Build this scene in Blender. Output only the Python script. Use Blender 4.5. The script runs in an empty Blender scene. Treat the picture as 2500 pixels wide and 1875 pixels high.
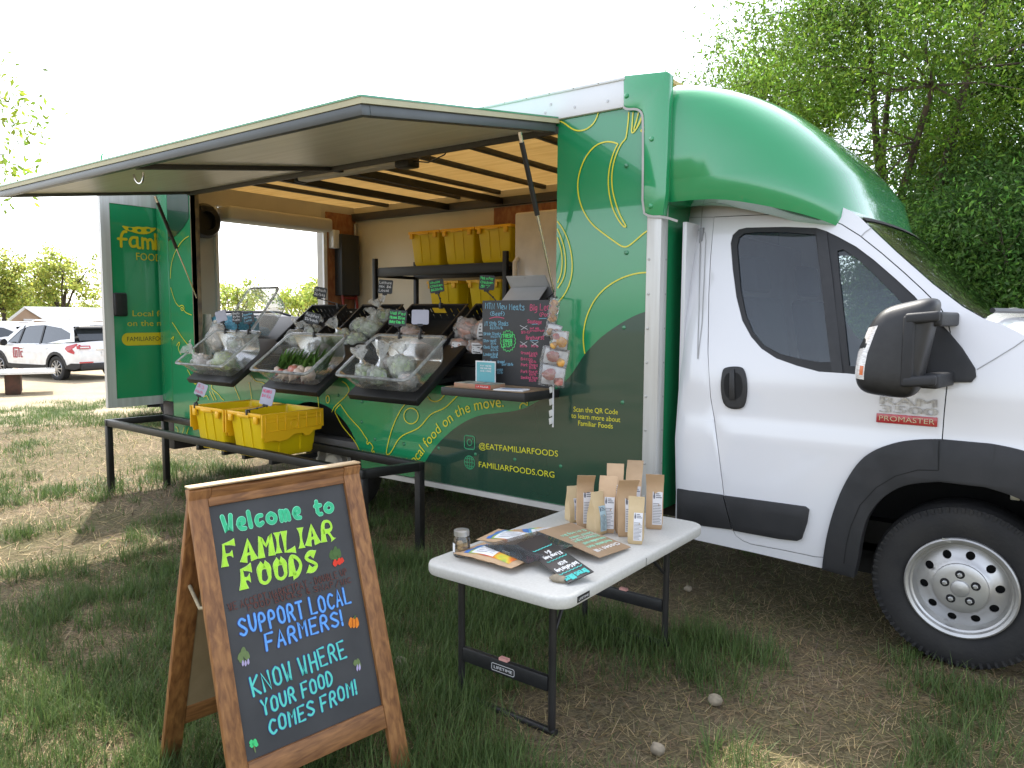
# Food truck market stall, built as real geometry in metres.
# x runs along the truck (front = +x), y away from the viewer's side of the truck, z up; the truck's side wall is y = 0.
import bpy, bmesh, math, random
import numpy as np
from mathutils import Vector, Matrix
from mathutils.geometry import delaunay_2d_cdt, tessellate_polygon
random.seed(7); RNG = np.random.default_rng(11)
SC = bpy.context.scene; COL = SC.collection
V = Vector; PI = math.pi
rad = math.radians

# ---------------------------------------------------------------- camera, sky, sun, exposure
YAW, PIT, ROL = 0.6451159486379442, 0.08973708992613987, 0.006005899424452783
EYE = V((0, -3.66, 1.557))
_f = V((-math.sin(YAW) * math.cos(PIT), math.cos(YAW) * math.cos(PIT), -math.sin(PIT)))
_r = V((math.cos(YAW), math.sin(YAW), 0)); _u = _r.cross(_f)
CR = _r * math.cos(ROL) + _u * math.sin(ROL); CU = _u * math.cos(ROL) - _r * math.sin(ROL); CF = _f
cd = bpy.data.cameras.new('camera'); cam = bpy.data.objects.new('camera', cd); COL.objects.link(cam)
cd.sensor_width = 36; cd.lens = 36 * 1840 / 2500; cd.clip_end = 2000; cd.clip_start = 0.05
cam.matrix_world = Matrix(((CR.x, CU.x, -CF.x, EYE.x), (CR.y, CU.y, -CF.y, EYE.y), (CR.z, CU.z, -CF.z, EYE.z), (0, 0, 0, 1)))
SC.camera = cam
TO_SUN = V((-0.56, 0.355, 1.0)).normalized()
world = bpy.data.worlds.new("World"); SC.world = world; world.use_nodes = True
wn = world.node_tree; sky = wn.nodes.new('ShaderNodeTexSky'); sky.sky_type = 'NISHITA'; sky.sun_disc = False
sky.sun_elevation = math.asin(TO_SUN.z); sky.sun_rotation = math.atan2(TO_SUN.x, TO_SUN.y)
sky.air_density = 1.0; sky.dust_density = 7.0; sky.ozone_density = 1.0; sky.altitude = 1500
hz = wn.nodes.new('ShaderNodeHueSaturation'); hz.inputs['Saturation'].default_value = 0.42   # thin white haze over the blue
wn.links.new(sky.outputs[0], hz.inputs['Color']); wn.links.new(hz.outputs[0], wn.nodes['Background'].inputs[0]); wn.nodes['Background'].inputs[1].default_value = 0.15
sl = bpy.data.lights.new('sun', 'SUN'); so = bpy.data.objects.new('sun', sl); COL.objects.link(so)
sl.energy = 2.1; sl.angle = rad(0.6); sl.color = (1.0, 0.95, 0.86)
so.rotation_euler = TO_SUN.to_track_quat('Z', 'Y').to_euler(); so.location = (-10, 10, 20)
SC.view_settings.view_transform = 'Standard'; SC.view_settings.look = 'None'; SC.view_settings.gamma = 1
SC.view_settings.exposure = 2.05
SC.render.engine = 'CYCLES'; SC.cycles.max_bounces = 8; SC.cycles.transparent_max_bounces = 24
SC.cycles.diffuse_bounces = 4; SC.cycles.glossy_bounces = 4; SC.cycles.transmission_bounces = 6
SC.cycles.sample_clamp_indirect = 6; SC.cycles.use_denoising = True

# ---------------------------------------------------------------- surveying: sight lines from the photo onto real planes
def ray(px, py): return CR * ((px - 1250) / 1840) - CU * ((py - 937.5) / 1840) + CF
def aty(px, py, y=0.0):
    r = ray(px, py); return EYE + r * ((y - EYE.y) / r.y)
def atz(px, py, z=0.0):
    r = ray(px, py); return EYE + r * ((z - EYE.z) / r.z)
def atx(px, py, x=0.0):
    r = ray(px, py); return EYE + r * ((x - EYE.x) / r.x)
def atp(px, py, p0, n):
    r = ray(px, py); return EYE + r * ((p0 - EYE).dot(n) / r.dot(n))

# ---------------------------------------------------------------- materials
MATS = {}
def lin(c):
    return tuple((v / 12.92 if v <= 0.04045 else ((v + 0.055) / 1.055) ** 2.4) for v in c)
def hexc(r, g, b): return lin((r / 255, g / 255, b / 255))
def M(name, col, rough=0.5, metal=0.0, col2=None, scale=6.0, detail=4.0, bump=0.0, bscale=60.0, coat=0.0, spec=0.5,
      stretch=(1, 1, 1), amount=1.0, alpha=1.0, transl=0.0, emit=0.0, trans=0.0, rvar=0.0):
    """Principled surface whose colour wanders between col and col2 by noise, with optional bump, coat and translucency."""
    if name in MATS: return MATS[name]
    m = bpy.data.materials.new(name); m.use_nodes = True; nt = m.node_tree; N = nt.nodes; L = nt.links
    b = N['Principled BSDF']; out = N['Material Output']
    tc = N.new('ShaderNodeTexCoord'); mp = N.new('ShaderNodeMapping'); mp.inputs['Scale'].default_value = stretch
    L.new(tc.outputs['Object'], mp.inputs[0])
    nz = N.new('ShaderNodeTexNoise'); nz.inputs['Scale'].default_value = scale; nz.inputs['Detail'].default_value = detail
    L.new(mp.outputs[0], nz.inputs[0])
    if col2 is None: col2 = tuple(min(1, c * 0.86 + 0.004) for c in col)
    cr = N.new('ShaderNodeValToRGB'); cr.color_ramp.elements[0].position = 0.35; cr.color_ramp.elements[1].position = 0.65
    cr.color_ramp.elements[0].color = (*col, 1); cr.color_ramp.elements[1].color = (*col2, 1)
    L.new(nz.outputs[0], cr.inputs[0]); L.new(cr.outputs[0], b.inputs['Base Color'])
    b.inputs['Roughness'].default_value = rough; b.inputs['Metallic'].default_value = metal
    b.inputs['Coat Weight'].default_value = coat; b.inputs['Coat Roughness'].default_value = 0.03
    b.inputs['Specular IOR Level'].default_value = spec; b.inputs['Transmission Weight'].default_value = trans
    if rvar:
        mr = N.new('ShaderNodeMapRange'); mr.inputs['To Min'].default_value = max(0.02, rough - rvar); mr.inputs['To Max'].default_value = rough + rvar
        L.new(nz.outputs[0], mr.inputs[0]); L.new(mr.outputs[0], b.inputs['Roughness'])
    if bump:
        n2 = N.new('ShaderNodeTexNoise'); n2.inputs['Scale'].default_value = bscale; n2.inputs['Detail'].default_value = 3
        L.new(mp.outputs[0], n2.inputs[0]); bp = N.new('ShaderNodeBump'); bp.inputs['Strength'].default_value = bump
        bp.inputs['Distance'].default_value = 0.01; L.new(n2.outputs[0], bp.inputs['Height']); L.new(bp.outputs[0], b.inputs['Normal'])
    if emit:
        L.new(cr.outputs[0], b.inputs['Emission Color']); b.inputs['Emission Strength'].default_value = emit
    last = b.outputs[0]
    if transl:
        t = N.new('ShaderNodeBsdfTranslucent'); L.new(cr.outputs[0], t.inputs[0]); mx = N.new('ShaderNodeMixShader')
        mx.inputs[0].default_value = transl; L.new(last, mx.inputs[1]); L.new(t.outputs[0], mx.inputs[2]); last = mx.outputs[0]
    if alpha < 1:
        t = N.new('ShaderNodeBsdfTransparent'); mx = N.new('ShaderNodeMixShader'); mx.inputs[0].default_value = alpha
        L.new(t.outputs[0], mx.inputs[1]); L.new(last, mx.inputs[2]); last = mx.outputs[0]
    L.new(last, out.inputs[0]); MATS[name] = m; return m
def glassy(name, tint, dens, rough=0.05, body=(0.8, 0.8, 0.8), bodyw=0.1, bump=0.0, bscale=20, gl=1.0):
    """Thin clear plastic or window pane: tinted see-through, a fresnel gloss and a little milky body."""
    if name in MATS: return MATS[name]
    m = bpy.data.materials.new(name); m.use_nodes = True; nt = m.node_tree; N = nt.nodes; L = nt.links
    N.remove(N['Principled BSDF']); out = N['Material Output']
    tr = N.new('ShaderNodeBsdfTransparent'); tr.inputs[0].default_value = (*[1 - dens * (1 - t) for t in tint], 1)
    df = N.new('ShaderNodeBsdfDiffuse'); df.inputs[0].default_value = (*body, 1)
    tl = N.new('ShaderNodeBsdfTranslucent'); tl.inputs[0].default_value = (*body, 1)
    m0 = N.new('ShaderNodeMixShader'); m0.inputs[0].default_value = 0.5; L.new(df.outputs[0], m0.inputs[1]); L.new(tl.outputs[0], m0.inputs[2])
    nz = N.new('ShaderNodeTexNoise'); nz.inputs['Scale'].default_value = bscale; nz.inputs['Detail'].default_value = 3
    tc = N.new('ShaderNodeTexCoord'); L.new(tc.outputs['Object'], nz.inputs[0])
    mr = N.new('ShaderNodeMapRange'); mr.inputs['From Min'].default_value = 0.3; mr.inputs['From Max'].default_value = 0.7
    mr.inputs['To Min'].default_value = bodyw * 0.6; mr.inputs['To Max'].default_value = bodyw * 1.4; L.new(nz.outputs[0], mr.inputs[0])
    m1 = N.new('ShaderNodeMixShader'); L.new(mr.outputs[0], m1.inputs[0]); L.new(tr.outputs[0], m1.inputs[1]); L.new(m0.outputs[0], m1.inputs[2])
    gs = N.new('ShaderNodeBsdfGlossy'); gs.inputs['Roughness'].default_value = rough
    fr = N.new('ShaderNodeFresnel'); fr.inputs[0].default_value = 1.5
    if bump:
        bp = N.new('ShaderNodeBump'); bp.inputs['Strength'].default_value = bump; bp.inputs['Distance'].default_value = 0.02
        L.new(nz.outputs[0], bp.inputs['Height']); L.new(bp.outputs[0], gs.inputs['Normal']); L.new(bp.outputs[0], fr.inputs['Normal'])
    mm = N.new('ShaderNodeMath'); mm.operation = 'MULTIPLY'; mm.inputs[1].default_value = gl; L.new(fr.outputs[0], mm.inputs[0])
    m2 = N.new('ShaderNodeMixShader'); L.new(mm.outputs[0], m2.inputs[0]); L.new(m1.outputs[0], m2.inputs[1]); L.new(gs.outputs[0], m2.inputs[2])
    L.new(m2.outputs[0], out.inputs[0]); MATS[name] = m; return m
def attr_mat(name, rough=0.6, transl=0.3, spec=0.3, alpha=None):
    """Plant matter: the colour each blade or leaf carries, slightly see-through to light."""
    m = bpy.data.materials.new(name); m.use_nodes = True; nt = m.node_tree; N = nt.nodes; L = nt.links
    b = N['Principled BSDF']; a = N.new('ShaderNodeAttribute'); a.attribute_name = 'tone'
    L.new(a.outputs[0], b.inputs['Base Color']); b.inputs['Roughness'].default_value = rough; b.inputs['Specular IOR Level'].default_value = spec
    t = N.new('ShaderNodeBsdfTranslucent'); L.new(a.outputs[0], t.inputs[0]); mx = N.new('ShaderNodeMixShader'); mx.inputs[0].default_value = transl
    L.new(b.outputs[0], mx.inputs[1]); L.new(t.outputs[0], mx.inputs[2]); L.new(mx.outputs[0], N['Material Output'].inputs[0])
    return m
def wood_mat(name, c1, c2, c3, axis=0, ring=14.0):
    m = bpy.data.materials.new(name); m.use_nodes = True; nt = m.node_tree; N = nt.nodes; L = nt.links; b = N['Principled BSDF']
    tc = N.new('ShaderNodeTexCoord'); mp = N.new('ShaderNodeMapping'); s = [ring, ring, ring]; s[axis] = ring * 0.06; mp.inputs['Scale'].default_value = s
    L.new(tc.outputs['Object'], mp.inputs[0]); nz = N.new('ShaderNodeTexNoise'); nz.inputs['Scale'].default_value = 2.2; nz.inputs['Detail'].default_value = 5; nz.inputs['Distortion'].default_value = 0.5
    L.new(mp.outputs[0], nz.inputs[0]); cr = N.new('ShaderNodeValToRGB'); e = cr.color_ramp.elements
    e[0].position = 0.3; e[0].color = (*c1, 1); e[1].position = 0.72; e[1].color = (*c3, 1); k = e.new(0.5); k.color = (*c2, 1)
    L.new(nz.outputs[0], cr.inputs[0]); L.new(cr.outputs[0], b.inputs['Base Color']); b.inputs['Roughness'].default_value = 0.55
    bp = N.new('ShaderNodeBump'); bp.inputs['Strength'].default_value = 0.25; bp.inputs['Distance'].default_value = 0.004
    L.new(nz.outputs[0], bp.inputs['Height']); L.new(bp.outputs[0], b.inputs['Normal']); MATS[name] = m; return m

# ---------------------------------------------------------------- objects, parts, groups
ORG = {}
def tag(o, label=None, cat=None, group=None, kind=None):
    if label: o['label'] = label
    if cat: o['category'] = cat
    if group: o['group'] = group
    if kind: o['kind'] = kind
    return o
def thing(name, label, cat, loc=(0, 0, 0), rotz=0.0, group=None, world=True):
    """Empty at the base of a thing. world=True: its parts are given in scene coordinates; False: in the thing's own."""
    o = bpy.data.objects.new(name, None); COL.objects.link(o); o.location = loc; o.rotation_euler = (0, 0, rotz); o.empty_display_size = 0.1
    ORG[o.name] = V(loc) if world else V((0, 0, 0)); return tag(o, label, cat, group)
def dup(root, loc, rotz=0.0, label=None, group=None, scale=None):
    r = root.copy(); COL.objects.link(r); r.location = loc; r.rotation_euler = (r.rotation_euler[0], r.rotation_euler[1], rotz)
    if scale: r.scale = scale
    if label: r['label'] = label
    if group: r['group'] = group
    for ch in [o for o in COL.objects if o.parent == root]:
        c = ch.copy(); COL.objects.link(c); c.parent = r
        for g in [o for o in COL.objects if o.parent == ch]:
            d = g.copy(); COL.objects.link(d); d.parent = c
    return r
class MB:
    """Collects faces and links them as one mesh object."""
    def __init__(s): s.v = []; s.f = []; s.m = []
    def add(s, vs, fs, mi=0):
        o = len(s.v); s.v += [tuple(p) for p in vs]; s.f += [tuple(i + o for i in f) for f in fs]; s.m += [mi] * len(fs); return s
    def box(s, x0, x1, y0, y1, z0, z1, mi=0):
        return s.add([(x0, y0, z0), (x1, y0, z0), (x1, y1, z0), (x0, y1, z0), (x0, y0, z1), (x1, y0, z1), (x1, y1, z1), (x0, y1, z1)],
                     [(0, 3, 2, 1), (4, 5, 6, 7), (0, 1, 5, 4), (1, 2, 6, 5), (2, 3, 7, 6), (3, 0, 4, 7)], mi)
    def obox(s, o, ax, ay, az, mi=0):
        """box spanned by three vectors from corner o"""
        o, ax, ay, az = V(o), V(ax), V(ay), V(az)
        return s.add([o, o + ax, o + ax + ay, o + ay, o + az, o + ax + az, o + ax + ay + az, o + ay + az],
                     [(0, 3, 2, 1), (4, 5, 6, 7), (0, 1, 5, 4), (1, 2, 6, 5), (2, 3, 7, 6), (3, 0, 4, 7)], mi)
    def bar(s, a, b, w, h=None, up=(0, 0, 1), mi=0):
        a, b = V(a), V(b); h = h or w; d = (b - a).normalized(); up = V(up)
        if abs(d.dot(up)) > 0.97: up = V((0, 1, 0))
        x = d.cross(up).normalized(); z = x.cross(d)
        return s.obox(a - x * w / 2 - z * h / 2, x * w, b - a, z * h, mi)
    def tube(s, pts, r, n=10, mi=0, cap=True):
        pts = [V(p) for p in pts]; rs = r if isinstance(r, (list, tuple)) else [r] * len(pts); vs = []; fs = []
        up = V((0.13, 0.21, 0.97)); px = None
        for i, p in enumerate(pts):
            d = (pts[min(i + 1, len(pts) - 1)] - pts[max(i - 1, 0)]).normalized()
            x = d.cross(up) if px is None else px - d * px.dot(d)
            if x.length < 1e-4: x = d.orthogonal()
            x.normalize(); y = d.cross(x); px = x
            vs += [p + (x * math.cos(2 * PI * k / n) + y * math.sin(2 * PI * k / n)) * rs[i] for k in range(n)]
        for i in range(len(pts) - 1):
            fs += [(i * n + k, i * n + (k + 1) % n, (i + 1) * n + (k + 1) % n, (i + 1) * n + k) for k in range(n)]
        if cap: fs += [tuple(range(n - 1, -1, -1)), tuple(range((len(pts) - 1) * n, len(pts) * n))]
        return s.add(vs, fs, mi)
    def lathe(s, prof, c=(0, 0, 0), ax=(0, 0, 1), n=32, mi=0, a0=0.0, a1=2 * PI):
        """prof: (radius, height) along axis ax from c"""
        c = V(c); ax = V(ax).normalized(); x = ax.orthogonal().normalized(); y = ax.cross(x); full = abs(a1 - a0 - 2 * PI) < 1e-6
        k = n if full else n + 1; vs = []
        for r, h in prof:
            vs += [c + ax * h + (x * math.cos(a0 + (a1 - a0) * i / n) + y * math.sin(a0 + (a1 - a0) * i / n)) * r for i in range(k)]
        fs = []
        for j in range(len(prof) - 1):
            for i in range(n):
                i2 = (i + 1) % k; fs.append((j * k + i, j * k + i2, (j + 1) * k + i2, (j + 1) * k + i))
        return s.add(vs, fs, mi)
    def grid(s, P, mi=0, close_u=False):
        """P[i][j] rows of points"""
        nu = len(P); nv = len(P[0]); vs = [p for row in P for p in row]; fs = []
        for i in range(nu if close_u else nu - 1):
            for j in range(nv - 1):
                a = i * nv + j; b = ((i + 1) % nu) * nv + j; fs.append((a, b, b + 1, a + 1))
        return s.add(vs, fs, mi)
    def sheet(s, outline, fn, holes=(), step=0.0, mi=0, thick=None):
        """Fill a 2-D outline (with holes) and map it to space with fn(a, b); thick(a, b) gives the back skin."""
        pts, tri = fill2d(outline, holes, step); o = [fn(*p) for p in pts]; s.add(o, tri, mi)
        if thick:
            s.add([thick(*p) for p in pts], [t[::-1] for t in tri], mi)
            for loop in [outline] + list(holes):
                n = len(loop); a = [fn(*p) for p in loop]; b = [thick(*p) for p in loop]
                s.add(a + b, [(i, n + i, n + (i + 1) % n, (i + 1) % n) for i in range(n)], mi)
        return s
    def ellipsoid(s, c, r, n=16, m=10, jit=0.0, seed=0, mi=0, rot=None):
        c = V(c); rg = random.Random(seed); vs = []; fs = []
        for j in range(m + 1):
            t = PI * j / m
            for i in range(n):
                p = 2 * PI * i / n; k = 1 + (rg.uniform(-jit, jit) if 0 < j < m else 0)
                q = V((math.sin(t) * math.cos(p) * r[0] * k, math.sin(t) * math.sin(p) * r[1] * k, math.cos(t) * r[2] * k))
                vs.append(c + (rot @ q if rot else q))
        for j in range(m):
            fs += [(j * n + i, (j + 1) * n + i, (j + 1) * n + (i + 1) % n, j * n + (i + 1) % n) for i in range(n)]
        return s.add(vs, fs, mi)
    def disc(s, c, nrm, r, n=16, mi=0, h=0.0):
        c = V(c); nrm = V(nrm).normalized(); return s.lathe([(r, 0), (r, h), (r * 0.7, h + r * 0.25 * (h > 0)), (0.0001, h + r * 0.3 * (h > 0))] if h else [(r, 0), (0.0001, 0)], c, nrm, n, mi)
    def parts(s, name, mat, parent, **kw):
        """link every separate piece as a part of its own"""
        par = list(range(len(s.v)))
        def find(a):
            while par[a] != a: par[a] = par[par[a]]; a = par[a]
            return a
        for f in s.f:
            for k in f[1:]: par[find(k)] = find(f[0])
        grp = {}
        for f in s.f: grp.setdefault(find(f[0]), []).append(f)
        out = []
        for fs in grp.values():
            used = sorted({k for f in fs for k in f}); re = {k: i for i, k in enumerate(used)}; m = MB(); m.add([s.v[k] for k in used], [tuple(re[k] for k in f) for f in fs]); out.append(m.build(name, mat, parent, **kw))
        return out
    def build(s, name, mat, parent=None, smooth=None, bevel=0.0, seg=2, subsurf=0):
        me = bpy.data.meshes.new(name); off = ORG.get(parent.name, V((0, 0, 0))) if parent else V((0, 0, 0))
        me.from_pydata([(p[0] - off.x, p[1] - off.y, p[2] - off.z) for p in s.v], [], s.f)
        bm = bmesh.new(); bm.from_mesh(me)
        for f, i in zip(bm.faces, s.m): f.material_index = i
        bmesh.ops.remove_doubles(bm, verts=bm.verts, dist=1e-5)
        bmesh.ops.recalc_face_normals(bm, faces=bm.faces)
        if bevel:
            ed = [e for e in bm.edges if len(e.link_faces) == 2 and e.calc_face_angle(0) > 0.5]
            bmesh.ops.bevel(bm, geom=ed, offset=bevel, segments=seg, affect='EDGES', profile=0.5, clamp_overlap=True)
        bm.to_mesh(me); bm.free()
        for x in (mat if isinstance(mat, (list, tuple)) else [mat]): me.materials.append(x)
        if smooth is not None or bevel:
            me.polygons.foreach_set('use_smooth', [True] * len(me.polygons)); me.set_sharp_from_angle(angle=rad(smooth or 40))
        o = bpy.data.objects.new(name, me); COL.objects.link(o)
        if parent: o.parent = parent; ORG[o.name] = off
        if subsurf:
            md = o.modifiers.new('smooth', 'SUBSURF'); md.levels = subsurf; md.render_levels = subsurf
        return o
def fill2d(outline, holes=(), step=0.0):
    vs = []; ed = []
    for loop in [outline] + list(holes):
        o = len(vs); n = len(loop); vs += [V((p[0], p[1])) for p in loop]; ed += [(o + i, o + (i + 1) % n) for i in range(n)]
    if step:
        xs = [p[0] for p in outline]; ys = [p[1] for p in outline]
        for i in range(int((max(xs) - min(xs)) / step)):
            for j in range(int((max(ys) - min(ys)) / step)):
                q = (min(xs) + (i + 0.5) * step, min(ys) + (j + 0.5) * step)
                if inside(q, outline) and not any(inside(q, h) for h in holes): vs.append(V(q))
    r = delaunay_2d_cdt(vs, ed, [], 0, 1e-6); P = [tuple(p) for p in r[0]]; T = []
    for t in r[2]:
        c = (sum(P[i][0] for i in t) / 3, sum(P[i][1] for i in t) / 3)
        if inside(c, outline) and not any(inside(c, h) for h in holes): T.append(tuple(t))
    return P, T
def inside(q, poly):
    c = False; n = len(poly); x, y = q[0], q[1]; j = n - 1
    for i in range(n):
        xi, yi = poly[i][0], poly[i][1]; xj, yj = poly[j][0], poly[j][1]
        if (yi > y) != (yj > y) and x < (xj - xi) * (y - yi) / (yj - yi) + xi: c = not c
        j = i
    return c
def chaikin(p, it=2, closed=False):
    for _ in range(it):
        q = []; n = len(p)
        for i in range(n if closed else n - 1):
            a = p[i]; b = p[(i + 1) % n]
            q += [tuple(a[k] * .75 + b[k] * .25 for k in range(len(a))), tuple(a[k] * .25 + b[k] * .75 for k in range(len(a)))]
        p = q if closed else [p[0]] + q + [p[-1]]
    return p
RC = [0]
def ribbon(p, w, cap=True, prof=None):
    """flat stroke of width w along 2-D polyline p -> verts, faces"""
    n = len(p); vs = []; fs = []
    for i in range(n):
        a = p[max(0, i - 1)]; b = p[min(n - 1, i + 1)]; dx, dy = b[0] - a[0], b[1] - a[1]; l = math.hypot(dx, dy) or 1e-6
        nx, ny = -dy / l, dx / l; k = w / 2 * (prof(i / max(1, n - 1)) if prof else 1)
        vs += [(p[i][0] + nx * k, p[i][1] + ny * k), (p[i][0] - nx * k, p[i][1] - ny * k)]
    fs = [(2 * i, 2 * i + 1, 2 * i + 3, 2 * i + 2) for i in range(n - 1)]
    RC[0] = (RC[0] + 1) % 40; hs = [RC[0] * 3e-5] * len(vs)   # strokes that cross lie a hair above one another
    if cap:
        for q, c in ((p[0], 0), (p[-1], 1)):
            o = len(vs); vs += [(q[0] + math.cos(t * PI / 4) * w / 2, q[1] + math.sin(t * PI / 4) * w / 2) for t in range(8)]; fs.append(tuple(range(o, o + 8))); hs += [RC[0] * 3e-5 - 1e-5 - c * 6e-6] * 8
    return vs, fs, hs
class Plane:
    """a flat place to draw on: origin, unit u and v, lifted along n"""
    def __init__(s, o, u, v, lift=0.0015):
        s.o, s.u, s.v = V(o), V(u), V(v); s.n = s.u.cross(s.v).normalized(); s.l = lift
    def p(s, a, b, h=0.0): return s.o + s.u * a + s.v * b + s.n * (s.l + h)
    def uv(s, q): d = q - s.o; return (d.dot(s.u) / s.u.length_squared, d.dot(s.v) / s.v.length_squared)
    def px(s, x, y): return s.uv(atp(x, y, s.o, s.n))
def draw(mb, pl, vf, h=0.0, mi=0):
    hs = vf[2] if len(vf) > 2 and isinstance(vf[2], list) else None
    mb.add([pl.p(a, b, h + (hs[i] if hs else 0.0)) for i, (a, b) in enumerate(vf[0])], vf[1], mi)
def fillpoly(mb, pl, poly, h=0.0, mi=0, holes=()):
    P, T = fill2d(poly, holes); draw(mb, pl, (P, T), h, mi)
def circ(c, rx, ry=None, n=28, a0=0.0, a1=2 * PI):
    ry = ry or rx; full = abs(a1 - a0 - 2 * PI) < 1e-6
    return [(c[0] + rx * math.cos(a0 + (a1 - a0) * i / n), c[1] + ry * math.sin(a0 + (a1 - a0) * i / n)) for i in range(n if full else n + 1)]

# ---------------------------------------------------------------- lettering: printed glyphs (built-in font) and hand-drawn strokes
GLY = {}
def load_glyphs(chars):
    tmp = []
    for c in chars:
        for body in (c, c + '|'):
            cu = bpy.data.curves.new('g', 'FONT'); cu.body = body; cu.size = 1; cu.resolution_u = 3
            o = bpy.data.objects.new('g', cu); COL.objects.link(o); tmp.append((c, body, o))
    cu = bpy.data.curves.new('g', 'FONT'); cu.body = '|'; cu.size = 1; ob = bpy.data.objects.new('g', cu); COL.objects.link(ob); tmp.append(('|', '|', ob))
    bpy.context.view_layer.update(); dg = bpy.context.evaluated_depsgraph_get(); res = {}
    for c, body, o in tmp:
        me = bpy.data.meshes.new_from_object(o.evaluated_get(dg))
        res[(c, body)] = ([(v.co.x, v.co.y) for v in me.vertices], [tuple(p.vertices) for p in me.polygons]); bpy.data.meshes.remove(me)
    bar = max(x for x, y in res[('|', '|')][0])
    for c in chars:
        GLY[c] = (*res[(c, c)], max(x for x, y in res[(c, c + '|')][0]) - bar)
    for c, b, o in tmp:
        d = o.data; bpy.data.objects.remove(o); bpy.data.curves.remove(d)
load_glyphs(sorted(set('@EATFAMILIARFOODS.ORGScan the QR Codetolearnmoreaboutiliarods Local food on the move.fFOO0123456789RAMPROMASTERWTCLIFETIMEBrewBitesKRAFTCOFFEELAPALINAfamiNotes')))
def text(s, size=1.0, bold=0.0, track=0.0):
    vs = []; fs = []; x = 0.0
    for c in s:
        v, f, a = GLY[c]; o = len(vs); vs += [((p[0] + x) * size, p[1] * size) for p in v]; fs += [tuple(i + o for i in q) for q in f]; x += a + track
    return vs, fs, x * size
CAP = 0.729
STK = {k: v for k, v in (l.split(':', 1) for l in """A:02 28 42;14 34
B:02 08 28 37 36 25 05;25 44 43 22 02
C:47 28 06 04 22 43
D:02 08 28 46 44 22 02
E:48 08 02 42;05 35
F:48 08 02;05 35
G:47 28 06 04 22 43 45 25
H:02 08;42 48;05 45
I:12 18
J:38 33 12 03
K:02 08;48 05 42
L:08 02 42
M:02 08 25 48 42
N:02 08 42 48
O:28 07 05 03 22 43 45 47 28
P:02 08 38 46 35 05
R:02 08 38 46 35 05;25 42
S:47 28 07 06 44 43 22 03
T:08 48;28 22
U:08 04 22 44 48
V:08 22 48
W:08 12 25 32 48
Y:08 25 48;25 22
0:28 06 04 22 44 46 28
1:17 28 22
2:07 28 46 02 42
3:07 28 36 25 44 32 03
4:32 38 04 44
5:48 08 05 35 44 32 02
7:08 48 12
8:25 07 28 47 25 03 22 43 25
6:38 05 03 22 43 35 04
9:46 27 06 05 24 46 32
!:18 14;12 13
.:12 13
$:47 28 07 44 43 22 03;28 22
/:02 48
-:15 35
(:38 16 14 32
):18 36 34 12
,:12 01
&:42 07 28 37 04 22 44
+:15 35;26 24
a:36 16 04 12 33;36 32 42
b:08 02 22 44 25 05
c:36 16 04 12 33
d:38 32 12 04 16 35
e:04 34 36 16 04 12 32
f:38 28 16 12;05 35
g:36 16 04 12 34;36 31 10 00
h:08 02;05 26 35 32
i:16 12;18 17
k:08 02;36 04 32
l:18 12
m:06 02;05 16 25 22;25 36 45 42
n:06 02;05 26 35 32
o:26 05 03 22 43 45 26
p:06 00;05 26 44 22 03
r:06 02;04 26 36
s:36 16 05 34 32 02
t:18 13 22 32;06 36
u:06 03 12 33;36 32
v:06 22 46
w:06 12 24 32 46
x:06 42;02 46
y:06 23;46 00
z:06 46 02 42""".split('\n'))}
CURVY = set('BCDGJOPRSU0235689abcdefghmnopqrsu()&$')
def strokes(s, sp=1.5, jit=0.0):
    """hand lettering: list of polylines in cap-height 1 units, and the total width"""
    x = 0.0; out = []
    for c in s:
        if c == ' ': x += 3.2; continue
        g = [[(int(q[0]), int(q[1]) - 2) for q in st.split()] for st in STK.get(c, STK['o']).split(';')]
        mx = max(p[0] for st in g for p in st); mn = min(p[0] for st in g for p in st); dy = random.uniform(-jit, jit); sl_ = random.uniform(-jit, jit) * .12
        for st in g:
            st = [(p[0] - mn + x + p[1] * sl_, p[1] + dy) for p in st]
            out.append([(a / 6, b / 6) for a, b in (chaikin(st, 2) if c in CURVY else st)])
        x += mx - mn + sp
    return out, (x - sp) / 6
def hand(mb, pl, s, p0, p1, ptop, w, h=0.0, mi=0, sp=1.5, jit=0.3, prof=None, cap=True):
    """hand-letter s so its baseline runs p0->p1 and its capitals reach ptop above p0 (plane coordinates)"""
    st, wd = strokes(s, sp, jit); ux, uy = (p1[0] - p0[0]) / wd, (p1[1] - p0[1]) / wd; vx, vy = ptop[0] - p0[0], ptop[1] - p0[1]
    for q in st:
        q = [(p0[0] + a * ux + b * vx, p0[1] + a * uy + b * vy) for a, b in q]
        if len(q) == 2: q = [q[0], ((q[0][0] + q[1][0]) / 2, (q[0][1] + q[1][1]) / 2), q[1]]
        if prof:
            q = [tuple(q[i][k] + (q[min(i + 1, len(q) - 1)][k] - q[i][k]) * t for k in (0, 1)) for i in range(len(q) - 1) for t in (0, .25, .5, .75)] + [q[-1]]
        draw(mb, pl, ribbon(q, w, cap, prof), h, mi)
def printed(mb, pl, s, p0, p1, mi=0, h=0.0, cap=None, bold=0):
    """printed text from p0 to p1 along the baseline; cap = capital height"""
    vs, fs, wd = text(s); sx = (p1[0] - p0[0]) / wd; sy = (p1[1] - p0[1]) / wd; k = math.hypot(sx, sy); vy = (cap / CAP) if cap else k
    draw(mb, pl, ([(p0[0] + a * sx - b * vy * sy / k, p0[1] + a * sy + b * vy * sx / k) for a, b in vs], fs), h, mi)
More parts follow.
